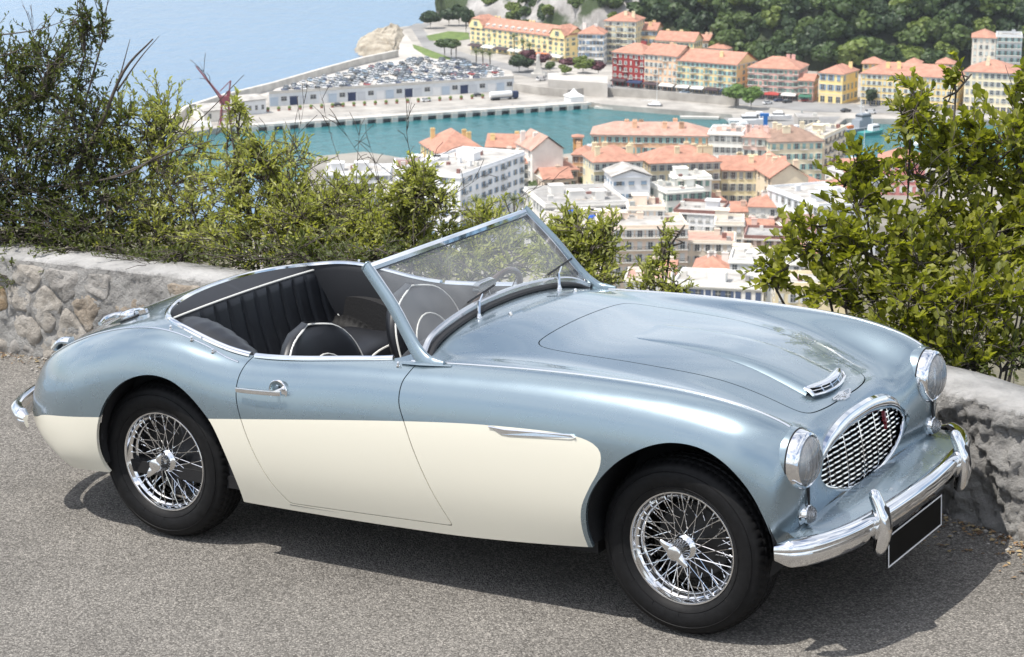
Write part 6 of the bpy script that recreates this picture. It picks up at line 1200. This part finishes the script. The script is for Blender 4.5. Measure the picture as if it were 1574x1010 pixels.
# ---- cars
car_cols = [('white', (.74, .74, .73)), ('silver', (.45, .46, .47)), ('dark grey', (.07, .075, .08)), ('navy', (.03, .05, .12)), ('red', (.35, .03, .03)), ('pale blue', (.30, .40, .50)), ('black', (.015, .015, .017))]
def car_mesh(cn, c, van=False):
    pm_ = mat('car_' + cn.replace(' ', '_') + ('_van' if van else ''), c, .3, coat=.8); b = MB(); b.mi = 0
    pr = [(-2.1, .35), (-2.15, .75), (-1.9, .92), (-1.0, .98), (.95, .98), (1.9, .90), (2.12, .72), (2.1, .35)] if not van else [(-2.4, .35), (-2.4, 1.1), (1.4, 1.1), (2.2, 1.0), (2.4, .7), (2.4, .35)]
    n = len(pr); b.add([(x, -.86, z) for x, z in pr] + [(x, .86, z) for x, z in pr], [tuple(range(n)), tuple(range(2*n - 1, n - 1, -1))] + [(i, n + i, n + (i + 1) % n, (i + 1) % n) for i in range(n)])
    rf = [(-1.75, .95), (-1.25, 1.42), (.25, 1.45), (1.05, .97)] if not van else [(-2.38, 1.1), (-2.3, 1.95), (1.0, 1.95), (1.7, 1.08)]
    b.mi = 1; b.add([(x, -.74 if i in (0, 3) else -.62, z) for i, (x, z) in enumerate(rf)] + [(x, .74 if i in (0, 3) else .62, z) for i, (x, z) in enumerate(rf)], [(0, 1, 2, 3), (7, 6, 5, 4), (0, 4, 5, 1), (2, 6, 7, 3)])
    b.mi = 0; b.add([(rf[1][0] - .03, -.63, rf[1][1] + .02), (rf[2][0] + .03, -.63, rf[2][1] + .02), (rf[2][0] + .03, .63, rf[2][1] + .02), (rf[1][0] - .03, .63, rf[1][1] + .02)], [(0, 1, 2, 3)])
    if van: b.box((-.8, 0, 1.5), (2.6, 1.5, .85))
    b.mi = 2
    for x in (-1.3, 1.3):
        for y in (-.8, .8): b.lathe([(0, -.1), (.33, -.1), (.33, .1), (0, .1)], 'y', 10, c=(x, y, .33))
    return b.me('car', [pm_, pane_m, M['rubber']], False)
CM = [(cn, car_mesh(cn, c)) for cn, c in car_cols]; vanm = car_mesh('white', (.75, .75, .74), True)
r_ = random.Random(31); nrow = 7; cnt = 0
Mpk = Matrix.Translation((on_z(414, 164, QZ) + on_z(790, 139, QZ))*.5) @ Matrix.Rotation(prz, 4, 'Z')
for row in range(16):
    for k in range(int(PL*1.1/2.75)):
        if r_.random() < .30: continue
        x = -PL/2 + 2.5 + k*2.75; yy = 3.6 + row*5.6
        if cnt >= 285 or float(f_dk(np.array([x]), np.array([yy]))[0]) < 2.6: continue
        cn, cme = r_.choices(CM, (9, 6, 4, 4, 1.2, 2, 3))[0]; o = link('parked_car', cme, None); o.matrix_world = Mpk @ Matrix.Translation((x + r_.uniform(-.2, .2), yy + r_.uniform(-.3, .3), DZ + .2)) @ Matrix.Rotation(math.pi/2*(1 if r_.random() < .5 else -1) + r_.uniform(-.05, .05), 4, 'Z'); tag(o, '%s car parked on the roof deck of the harbour building' % cn, 'car', '%s cars on the parking deck' % cn); cnt += 1
road_cars = [(705, 98, 4, 'red car turning beside the palm trees', .3), (748, 104, 3, 'blue car by the lawn with palms', .3), (690, 99, 0, 'white car coming out of the parking deck', .2), (1052, 144, 5, 'pale blue car passing the salmon building', .1), (1100, 150, 2, 'dark car before the yellow building awnings', .1), (1210, 158, 6, 'black car before the pink building', .05), (1197, 156, 3, 'navy car before the pink building', .05), (1180, 160, 0, 'white car near the boatyard trees', .1), (1300, 172, 6, 'black car by the wall above the navy ship', .05), (1383, 160, 2, 'dark car before the long yellow palace', .05), (1240, 156, 4, 'red car by the pink annexe', .05), (1480, 178, 1, 'silver car below the cream building', .05), (770, 146, 2, 'dark car on the quay below the parking deck', 0), (735, 148, 6, 'black car on the quay under the parking deck', 0), (655, 156, 0, 'white car on the quay before a bay door', 0), (520, 163, 6, 'black car near the quay flower tubs', 0), (868, 143, 0, 'white car on the quay ramp', .2), (820, 140, 5, 'pale blue car on the quay ramp', .2), (812, 141, 0, 'white car beside the pale blue car on the ramp', .2)]
for px, py, ci, lb, rz in road_cars: o = link('car', CM[ci][1], None, on_z(px, py, QZ + .1), (0, 0, rz + qrz)); tag(o, lb, 'car')
for px, py, lb, rz in ((832, 124, 'white van climbing past the statue', .3), (897, 131, 'white van on the road below the terrace', .1), (919, 133, 'white van following near the red building', .1), (936, 137, 'white delivery van before the red building', .1), (1339, 175, 'white van on the quay by the navy ship', .05), (775, 138, 'white van near the tanker lorry', 0)): o = link('van', vanm, None, on_z(px, py, QZ + .1), (0, 0, rz + qrz)); tag(o, lb, 'van')
# tanker lorry, tent, statue
t = empty('tanker_lorry', loc=on_z(775, 153, QZ), rz=qrz, label='white tanker lorry with a dark blue cab on the quay', cat='lorry'); q = MB(); q.lathe([(0, -5.2), (1.1, -5.2), (1.25, -4.9), (1.25, 4.2), (1.1, 4.5), (0, 4.5)], 'x', 14, c=(-1.2, 0, 2.3)); q.obj('tank', white_p, t); q = MB(); q.box((4.9, 0, 1.9), (2.2, 2.3, 2.6)); q.box((5.4, 0, 2.4), (1.3, 2.34, .9)); q.obj('cab', aw_m['navy'], t, smooth=False); q = MB(); q.box((0, 0, .75), (11.5, 1.8, .4)); q.obj('chassis', grey_p, t, smooth=False)
for x in (-5.2, -4.0, -2.8, 2.4, 5.0): q = MB(); q.lathe([(0, -1.2), (.5, -1.2), (.5, 1.2), (0, 1.2)], 'y', 12, c=(x, 0, .5)); q.obj('axle', M['rubber'], t)
t = empty('marquee', loc=on_z(882, 157, QZ), rz=qrz, label='small white marquee with a pointed roof on the quay corner', cat='tent'); MB().box((0, 0, 1.3), (6, 6, 2.6)).obj('side_walls', white_p, t, smooth=False); q = MB(); q.add([(-3.4, -3.4, 2.6), (3.4, -3.4, 2.6), (3.4, 3.4, 2.6), (-3.4, 3.4, 2.6), (-1.2, -1.2, 4.0), (1.2, -1.2, 4.0), (1.2, 1.2, 4.0), (-1.2, 1.2, 4.0), (0, 0, 5.8)], [(0, 1, 5, 4), (1, 2, 6, 5), (2, 3, 7, 6), (3, 0, 4, 7), (4, 5, 8), (5, 6, 8), (6, 7, 8), (7, 4, 8)]); q.obj('canopy', white_p, t, smooth=False)
t = empty('monument', loc=on_z(827, 118, QZ), label='pale stone monument with a figure on a stepped plinth', cat='monument'); q = MB(); q.box((0, 0, .8), (6, 6, 1.6)); q.box((0, 0, 2.6), (4, 4, 2.2), taper=.8); q.box((0, 0, 5.2), (2.2, 2.2, 3.2), taper=.8); q.obj('plinth', conc, t, smooth=False); q = MB(); q.lathe([(.9, 0), (.8, .8), (.65, 1.8), (.8, 2.6), (.55, 3.0), (.28, 3.15), (.34, 3.5), (.2, 3.8), (0, 3.85)], 'z', 10, c=(0, 0, 6.8)); q.tube([(0, 0, 9.3), (.9, 0, 10.1), (1.0, 0, 10.9)], .2, 6); q.obj('figure', conc, t)
tub_m = MB(); tub_m.mi = 0; tub_m.lathe([(0, 0), (.5, 0), (.65, .8), (.55, .8), (0, .7)], 'z', 8); tub_m.mi = 1; tub_m.ball((0, 0, 1.1), .75, 7, 5); tubme = tub_m.me('flower_tub', [rust, lawn], False)
for k in range(22): o = link('flower_tub', tubme, None, on_z(412 + 16.5*k, 171.5 - 1.02*k, QZ)); tag(o, 'round planted tub in the row along the quay', 'planter', 'flower tubs on the quay')
# ---- boats
def hull(L0, B0, H0, m, deck=None):
    b = MB(); n = 11; V = []
    for i in range(n):
        t_ = i/(n - 1); x = -L0/2 + L0*t_; w_ = B0/2*(1 - max(0, (t_ - .45)/.55)**2.2)*(.85 + .15*min(1, t_*4)); sh_ = H0*(1 + .25*max(0, t_ - .5)); V += [(x, -w_, sh_), (x*.97, -w_*.72, -.2), (x*.97, w_*.72, -.2), (x, w_, sh_)]
    b.add(V, [(4*i + k, 4*i + 4 + k, 4*i + 5 + k, 4*i + 1 + k) for i in range(n - 1) for k in range(3)] + [(4*i + 3, 4*i + 7, 4*i + 4, 4*i) for i in range(n - 1)] + [(0, 1, 2, 3)]); return b
t = empty('navy_ship', loc=on_z(1318, 204, SEA), rz=rad(38), label='grey patrol ship with orange gear on deck in the inner basin', cat='ship'); hull(24, 6.2, 2.2, None).obj('hull', grey_p, t, smooth=False); q = MB(); q.box((2.5, 0, 3.6), (8, 4.4, 2.8), taper=.9); q.box((2.8, 0, 6.0), (5, 3.6, 2.2), taper=.85); q.obj('superstructure', grey_p, t, smooth=False); q = MB(); q.box((2.9, 0, 6.3), (4.9, 3.7, .7)); q.obj('bridge_windows', pane_m, t, smooth=False); q = MB(); q.tube([(1.5, 0, 7), (1.3, 0, 13)], .16, 6); q.tube([(1.4, -1.6, 10), (1.4, 1.6, 10)], .08, 5); q.tube([(1.4, -1.0, 11.5), (1.4, 1.0, 11.5)], .07, 5); q.obj('mast', white_p, t); q = MB(); q.box((-5, -.8, 2.8), (3, 1.2, 1.0)); q.box((-8, .9, 2.7), (2, 1.4, .8)); q.obj('deck_gear', aw_m['orange'], t, smooth=False)
t = empty('tug', loc=on_z(1340, 207, SEA), rz=rad(40), label='teal and white harbour tug beside the patrol ship', cat='boat'); hull(13, 4.4, 1.5, None).obj('hull', mat('teal_paint', (.05, .27, .26), .5), t, smooth=False); q = MB(); q.box((.8, 0, 2.7), (4, 2.8, 2.2), taper=.88); q.obj('wheelhouse', white_p, t, smooth=False); q = MB(); q.box((.9, 0, 3.0), (3.8, 2.9, .6)); q.obj('wheelhouse_windows', pane_m, t, smooth=False); q = MB(); q.tube([(0, 0, 3.8), (-.2, 0, 7.2)], .1, 5); q.obj('mast', white_p, t)
boats = [(1005, 171, 14, -.2, 'grey workboat with tackle moored at the floating jetty', 1), (1030, 172, 7, .5, 'small white launch beside the grey workboat', 0), (1074, 178, 6, .6, 'little white dinghy near the pontoon', 0), (1150, 190, 15, .1, 'big white motor yacht ashore in the boatyard', 2), (1165, 184, 11, .3, 'white motor boat on stands behind the yacht', 2), (1195, 182, 11, -.1, 'white cruiser standing by the boatyard road', 2), (1140, 200, 12, .2, 'white cabin boat at the front of the boatyard', 2), (1222, 204, 12, 1.1, 'dark-hulled boat under a white cover in the boatyard', 3), (1270, 200, 9, .8, 'small white cruiser moored at the ramp', 2), (1395, 216, 9, 1.0, 'white sailing boat behind the bush, mast up', 4), (1412, 222, 9, 1.1, 'white sailing boat moored outside the mast-up one behind the bush', 4), (1310, 252, 10, 1.2, 'white sailing yacht with a tall mast by the cream wing', 4), (1326, 258, 10, 1.2, 'white sailing yacht moored by the harbour shed', 4), (835, 232, 10, .2, 'white motor boat behind the bell tower', 2), (905, 232, 9, .1, 'white motor boat beside the salmon block', 2), (310, 203, 18, .15, 'pale barge at the tip of the mole', 0)]
for px, py, L0, rz, lb, ty in boats:
    zb = SEA if ty in (0, 1, 4) or px in (1270, 835, 905) else QZ + 1.0; t = empty('boat', loc=on_z(px, py, zb), rz=rz, label=lb, cat='boat'); hull(L0, L0*.29, L0*.11, None).obj('hull', {0: white_p, 1: grey_p, 2: white_p, 3: aw_m['navy'], 4: white_p}[ty], t, smooth=False); q = MB(); q.box((.02*L0, 0, L0*.16), (L0*.42, L0*.2, L0*.12), taper=.82)
    if ty in (1, 2): q.box((.05*L0, 0, L0*.24), (L0*.25, L0*.16, L0*.07), taper=.8)
    q.obj('cabin', white_p, t, smooth=False)
    if ty in (1, 2): q = MB(); q.box((.03*L0, 0, L0*.175), (L0*.425, L0*.205, L0*.04)); q.obj('cabin_windows', pane_m, t, smooth=False)
    if ty in (1, 4): q = MB(); q.tube([(.08*L0, 0, L0*.2), (.08*L0, 0, L0*1.35)], .09, 5); q.tube([(.08*L0, 0, L0*.32), (-.38*L0, 0, L0*.30)], .09, 5); q.obj('mast', white_p, t)
# ---------------------------------------------------------------- hill, cliff, trees
def rockmat():
    m, t, b = newmat('limestone_cliff'); N = t.nodes.new; L_ = t.links.new; tc = N('ShaderNodeTexCoord'); n = N('ShaderNodeTexNoise'); n.inputs['Scale'].default_value = .055; n.inputs['Detail'].default_value = 10; n.inputs['Roughness'].default_value = .68
    n3 = N('ShaderNodeTexNoise'); n3.inputs['Scale'].default_value = .03; n3.inputs['Detail'].default_value = 5; r = N('ShaderNodeValToRGB'); e = r.color_ramp.elements; e[0].position = .3; e[0].color = (.16, .15, .14, 1); e[1].position = .66; e[1].color = (.47, .45, .43, 1)
    gr = N('ShaderNodeValToRGB'); g2 = gr.color_ramp.elements; g2[0].position = .50; g2[0].color = (0, 0, 0, 1); g2[1].position = .56; g2[1].color = (1, 1, 1, 1); mxx = N('ShaderNodeMix'); mxx.data_type = 'RGBA'; mxx.inputs['B'].default_value = (.045, .065, .025, 1)
    bp = N('ShaderNodeBump'); bp.inputs['Strength'].default_value = 1; bp.inputs['Distance'].default_value = 3
    L_(tc.outputs['Object'], n.inputs['Vector']); L_(tc.outputs['Object'], n3.inputs['Vector']); L_(n.outputs['Fac'], r.inputs['Fac']); L_(n3.outputs['Fac'], gr.inputs['Fac']); L_(r.outputs['Color'], mxx.inputs['A']); L_(gr.outputs['Color'], mxx.inputs['Factor']); L_(mxx.outputs['Result'], b.inputs['Base Color']); L_(n.outputs['Fac'], bp.inputs['Height']); L_(bp.outputs['Normal'], b.inputs['Normal']); b.inputs['Roughness'].default_value = .95; return m
rock = rockmat()
basel = [(668, 30), (690, 26), (730, 34), (800, 46), (900, 70), (960, 72), (1010, 78), (1080, 86), (1140, 96), (1260, 112), (1330, 112), (1420, 112), (1500, 108), (1600, 108), (1720, 108)]
bp_ = [on_z(x, y, QZ) for x, y in basel]; HP = spline(bp_, 6); hl = MB(); V = []; rows_h = [(0, -1), (6, 6), (14, 15), (26, 27), (42, 42), (62, 58), (90, 78), (140, 100), (220, 125)]
def hz_(i, o_, z, P): 
    f = 1.0 if P.x > -10 else max(.25, 1 + (P.x + 10)/60.0)
    cliff = 1 + .5*mnoise.noise(Vector((P.x*.03, o_*.03, 2)))
    return QZ + z*f*cliff + 3.2*mnoise.fractal(Vector((P.x*.05, o_*.06, 5)), .9, 2.1, 4)*(1 if z > 0 else 0)
for k, (o_, z) in enumerate(rows_h):
    for i, P in enumerate(HP): V.append((P.x + 3*mnoise.noise(Vector((P.x*.06, o_*.1, 9))), P.y + o_ + 5*mnoise.noise(Vector((P.x*.04, o_*.07, 1))), hz_(i, o_, z, P)))
n = len(HP); hl.add(V, [(k*n + i, k*n + i + 1, (k + 1)*n + i + 1, (k + 1)*n + i) for k in range(len(rows_h) - 1) for i in range(n - 1)]); hl.I = [1 if HP[k % (n - 1)].x > 62 + 9*math.sin(k//(n - 1)*1.7) else 0 for k in range(len(hl.F))]; ho2 = hl.obj('hill', [rock, mat('wood_floor', (.035, .045, .02), .95, noise=(.2, .5))], ang=0); sm = ho2.modifiers.new('sub', 'SUBSURF'); sm.levels = sm.render_levels = 2; sm.subdivision_type = 'SIMPLE'; tx = bpy.data.textures.new('rocky', 'CLOUDS'); tx.noise_scale = 9; tx.noise_depth = 5; dm_ = ho2.modifiers.new('d', 'DISPLACE'); dm_.texture = tx; dm_.texture_coords = 'LOCAL'; dm_.strength = 7; ho2['kind'] = 'structure'
hd = MB(); hp_ = [on_z(x, y, SEA) for x, y in ((612, 90), (596, 94), (565, 88), (548, 78), (556, 64), (580, 54), (604, 46), (620, 50))]; c_ = sum((p for p in hp_), Vector())/8; V = []
for k, (s1, z) in enumerate(((1.06, -.5), (1.0, 1.2), (.88, 3.0), (.74, 4.2), (.45, 4.8))):
    for p in spline(hp_, 3, True): V.append((c_.x + (p.x - c_.x)*s1 + 1.5*mnoise.noise(p*.2 + Vector((0, 0, k))), c_.y + (p.y - c_.y)*s1 + 2*mnoise.noise(p*.15 + Vector((k, 0, 0))), SEA + z + 1.2*mnoise.noise(p*.3 + Vector((0, k, 0)))))
n = 24; hd.add(V, [(k*n + i, k*n + (i + 1) % n, (k + 1)*n + (i + 1) % n, (k + 1)*n + i) for k in range(4) for i in range(n)] + [tuple(4*n + i for i in range(n))]); o = hd.obj('headland_rock', mat('warm_rock', (.36, .30, .22), .95, noise=(.12, .4, (.50, .45, .36)), bump=(.4, .9, 1.5)), ang=25); sb_ = o.modifiers.new('s', 'SUBSURF'); sb_.levels = sb_.render_levels = 2; sb_.subdivision_type = 'SIMPLE'; d2_ = o.modifiers.new('d', 'DISPLACE'); tx2 = bpy.data.textures.new('crag', 'CLOUDS'); tx2.noise_scale = 4; tx2.noise_depth = 5; d2_.texture = tx2; d2_.texture_coords = 'LOCAL'; d2_.strength = 4; o['kind'] = 'structure'
def crown_mesh(seed, nl=900, flat_=.9, leaf=.95, lobes=11):
    r_ = random.Random(seed); b = MB(); L_ = [(Vector((0, 0, 0)), .62)]
    for k in range(lobes): u_ = Vector((r_.gauss(0, 1), r_.gauss(0, 1), r_.gauss(.3, .8))).normalized()*r_.uniform(.4, .68); L_.append((Vector((u_.x, u_.y, u_.z*flat_)), r_.uniform(.28, .46)))
    for k in range(nl):
        c, rr = r_.choice(L_); u_ = Vector((r_.gauss(0, 1), r_.gauss(0, 1), r_.gauss(.25, 1))).normalized(); p = c + Vector((u_.x, u_.y, u_.z*flat_))*rr*r_.uniform(.8, 1.05); d_ = (u_ + Vector((r_.gauss(0, .5), r_.gauss(0, .5), r_.gauss(0, .5)))).normalized(); X, Y, Z = basis(d_.cross(Vector((r_.gauss(0, 1), r_.gauss(0, 1), r_.gauss(0, 1)))), d_); s1 = leaf*.13*r_.uniform(.7, 1.5); b.add([p + X*s1*a + Y*s1*b_ + d_*s1*cc for a, b_, cc in ((-1, -.6, 0), (0, -.9, .25), (1, -.5, 0), (1.1, .6, .1), (0, .9, .3), (-1, .5, -.05))], [(0, 1, 4, 5), (1, 2, 3, 4)])
    return b
def treeleaf(name, c): return leafmat(name, tuple(x*.7 for x in c), tuple(min(1, x*1.35) for x in c), .12)
TL = [treeleaf('pine_green', (.048, .078, .024)), treeleaf('oak_green', (.070, .105, .028)), treeleaf('light_green', (.125, .165, .036)), treeleaf('deep_green', (.032, .055, .022)), treeleaf('plum_leaf', (.115, .045, .055)), treeleaf('street_green', (.095, .16, .035))]
crowns = [[crown_mesh(50 + q + 7*k, 900).me('crown', TL[k], True, 0) for q in range(3)] for k in range(6)]
trunk_me = MB().tube([(0, 0, -.2), (.03, .02, .5), (0, 0, 1.1)], .045, 6).me('trunk', bark, True)
def tree(px, py, z, hgt, wid, k, label, group=None, r_=random.Random(1), name='tree', P=None, th=.45):
    P = P or on_z(px, py, z); t = empty(name, loc=P, rz=r_.random()*6.28, label=label, cat='tree', group=group); o = link('crown', r_.choice(crowns[k]), t, (0, 0, hgt*(th + .25))); o.scale = (wid/2/.85, wid/2/.85, hgt*(1 - th)*.72); tr_ = link('trunk', trunk_me, t); tr_.scale = (hgt*.6, hgt*.6, hgt*.62); return t
# wood on the hillside: every crown that can be told apart
r_ = random.Random(77); dg = bpy.context.evaluated_depsgraph_get(); placed = []
def hill_z(x, y):
    i = min(range(len(HP)), key=lambda q: abs(HP[q].x - x)); P = HP[i]; o_ = y - P.y; z = float(np.interp(o_, [a for a, _ in rows_h], [b for _, b in rows_h])); return hz_(i, o_, z, P), o_
tries = 0
kinds = [('dark pine crown in the wood on the hillside', 'dark pines on the hillside'), ('mid green oak crown in the wood on the hillside', 'mid green oaks on the hillside'), ('light yellow-green crown in the wood on the hillside', 'light green trees on the hillside'), ('deep green cypress-dark crown in the wood on the hillside', 'deep green trees on the hillside')]
while len(placed) < 295 and tries < 9000:
    tries += 1; px = r_.uniform(700, 1640); o_ = r_.uniform(1, 95)*r_.random()**.6; x = at_d(px, 60, 1000).x; i = min(range(len(HP)), key=lambda q: abs(HP[q].x - x*HP[q].y/ (1000 + CAMP.y))); P0 = HP[i]; x = P0.x + r_.uniform(-6, 6); y = P0.y + o_
    if px < 1060 and not (mnoise.noise(Vector((x*.03, o_*.05, 3))) > -.02 and (o_ < 34 or px > 930)): continue
    if any((x - a)**2 + (y - b_)**2 < (4.3 if px > 1000 else 3.6)**2 for a, b_ in placed): continue
    z, _ = hill_z(x, y); placed.append((x, y)); k = r_.choices((0, 1, 2, 3), (4, 5, 2.2, 4))[0]; hg = r_.uniform(10, 15) if px > 1000 else r_.uniform(6, 9); tree(0, 0, 0, hg, hg*r_.uniform(.85, 1.15), k, kinds[k][0], kinds[k][1], r_, P=Vector((x, y, z - 1.0)), th=.3)
r_ = random.Random(3)
for px, py, hg, wd, k, lb in ((662, 44, 9, 11, 3, 'dark tree on the lawn by the coast road bend'), (690, 40, 9, 10, 3, 'dark tree next to the lawn tree at the bend'), (706, 40, 11, 9, 3, 'dark tree beside the hotel end, towards the rock'), (716, 52, 13, 6, 3, 'tall dark tree against the seaward end of the hotel'), (683, 90, 9, 8, 0, 'umbrella pine on the traffic island, nearer the lawn trees'), (694, 92, 9, 8, 0, 'umbrella pine on the traffic island, nearer the feathery palm'), (798, 112, 8, 9, 3, 'dark round tree by the hotel garden'), (812, 110, 6, 7, 3, 'dark bush beside the monument, towards the hotel'), (832, 106, 7, 8, 4, 'plum-coloured tree behind the monument'), (810, 100, 7, 8, 4, 'plum-coloured tree below the hotel palms'), (873, 110, 6, 7, 4, 'plum-coloured tree before the hotel end wall'), (920, 116, 6, 7, 4, 'plum-coloured tree close beside the red building'), (896, 116, 8, 9, 2, 'bright green tree on the terrace by the white building'), (868, 118, 5, 5, 2, 'small green tree on the terrace wall'), (845, 112, 5, 5, 1, 'small tree between the monument and the terrace'), (1131, 166, 9, 9, 5, 'leafy street tree of a pair, on the yellow building side'), (1155, 168, 9, 9, 5, 'leafy street tree of a pair, on the pink building side'), (1338, 163, 7, 5, 3, 'clipped tree before the palace end next to the palazzo'), (1374, 162, 8, 7, 3, 'clipped tree before the middle of the long palace'), (1400, 163, 7, 6, 3, 'clipped tree next to the middle clipped tree'), (1075, 66, 6, 6, 2, 'light green tree above the small houses'), (1062, 84, 6, 6, 0, 'dark tree beside the small peach house')):
    tree(px, py, QZ if not (860 < px < 925) else QZ + 5, hg, wd, k, lb, None, r_, th=.42 if k != 0 else .55)
for px, py, zg, hg, wd, k, lb in ((1088, 418, -121, 8.5, 8.0, 3, 'round dark clipped tree among the cream villas'), (1120, 388, -124, 7, 9, 1, 'bushy green tree close beside the brown-edged white block'), (835, 306, QZ, 8, 10, 1, 'garden tree below the gable wall, nearest the flats'), (852, 312, QZ, 7, 9, 3, 'garden tree below the gable wall, by the grey hall'), (826, 322, QZ, 7, 9, 3, 'dark garden tree against the blue-trimmed flats'), (872, 308, QZ, 6, 7, 1, 'small garden tree by the stone cottage'), (1128, 424, -121, 7, 3, 3, 'slim dark cypress beside the beige villa'), (1200, 374, -124, 4, 7, 1, 'roof garden greenery on the peach flats'), (1085, 336, QZ, 5, 9, 2, 'green hedge tree before the shuttered terrace'), (1112, 333, QZ, 5, 9, 1, 'hedge tree under the shuttered terrace'), (905, 300, QZ, 7, 6, 2, 'green tree beside the terracotta house')):
    tree(px, py, zg, hg, wd, k, lb, None, r_, th=.12 if k == 3 else .3)
# palms
pf = MB(); r_ = random.Random(9)
for k in range(26):
    a = k*2.4; el = r_.uniform(-.5, 1.1); d_ = Vector((math.cos(a)*math.cos(el), math.sin(a)*math.cos(el), math.sin(el))); P = [Vector((0, 0, 0)), d_*.55 + Vector((0, 0, .08)), d_*1.0 + Vector((0, 0, -.16))]; P = spline(P, 4); s1 = d_.cross(Vector((0, 0, 1))).normalized()*.085
    V = []; [V.extend((p - s1*(1 - .1*i) - Vector((0, 0, .05)), p, p + s1*(1 - .1*i) - Vector((0, 0, .05)))) for i, p in enumerate(P)]; pf.add(V, [(3*i + c, 3*i + c + 1, 3*i + c + 4, 3*i + c + 3) for i in range(8) for c in (0, 1)])
pfm = pf.me('fronds', treeleaf('palm_green', (.085, .105, .035)), True, 0)
for px, py, hg, lb in ((790, 92, 11, 'tall palm before the middle of the hotel'), (804, 98, 10, 'shorter palm beside the tall hotel palm'), (814, 100, 9, 'palm nearest the monument'), (732, 105, 7.5, 'palm on the lawn with three palms'), (742, 106, 7.5, 'palm on the lawn with three palms'), (753, 107, 7, 'palm on the lawn with three palms'), (701, 93, 8, 'feathery palm beside the umbrella pines'), (732, 352, 8, 'palm between the blue-trimmed flats and the windscreen'), (790, 345, 7, 'palm at the corner of the blue-trimmed flats near the gable wall')):
    zg = QZ if py < 300 else -120; t = empty('palm_tree', loc=on_z(px, py, zg), label=lb, cat='palm', group='three palms on one lawn' if 'three' in lb else None); o = link('fronds', pfm, t, (0, 0, hg)); o.scale = (2.8, 2.8, 2.6); q = MB(); q.tube([(0, 0, -1), (.1, 0, hg*.5), (0, 0, hg)], .28, 7); q.obj('trunk', bark, t)

# ---------------------------------------------------------------- sea air
hz = MB(); hz.box((0, 0, -27.5), (19000, 19000, 215)); hv = bpy.data.materials.new('sea_haze'); hv.use_nodes = True; hn = hv.node_tree; hn.nodes.clear(); ho3 = hn.nodes.new('ShaderNodeOutputMaterial'); pv_ = hn.nodes.new('ShaderNodeVolumePrincipled'); pv_.inputs['Color'].default_value = (.86, .92, 1.0, 1); pv_.inputs['Density'].default_value = .00005; pv_.inputs['Anisotropy'].default_value = .2; hn.links.new(pv_.outputs[0], ho3.inputs['Volume'])
o = hz.obj('haze', hv, smooth=False); o['kind'] = 'stuff'
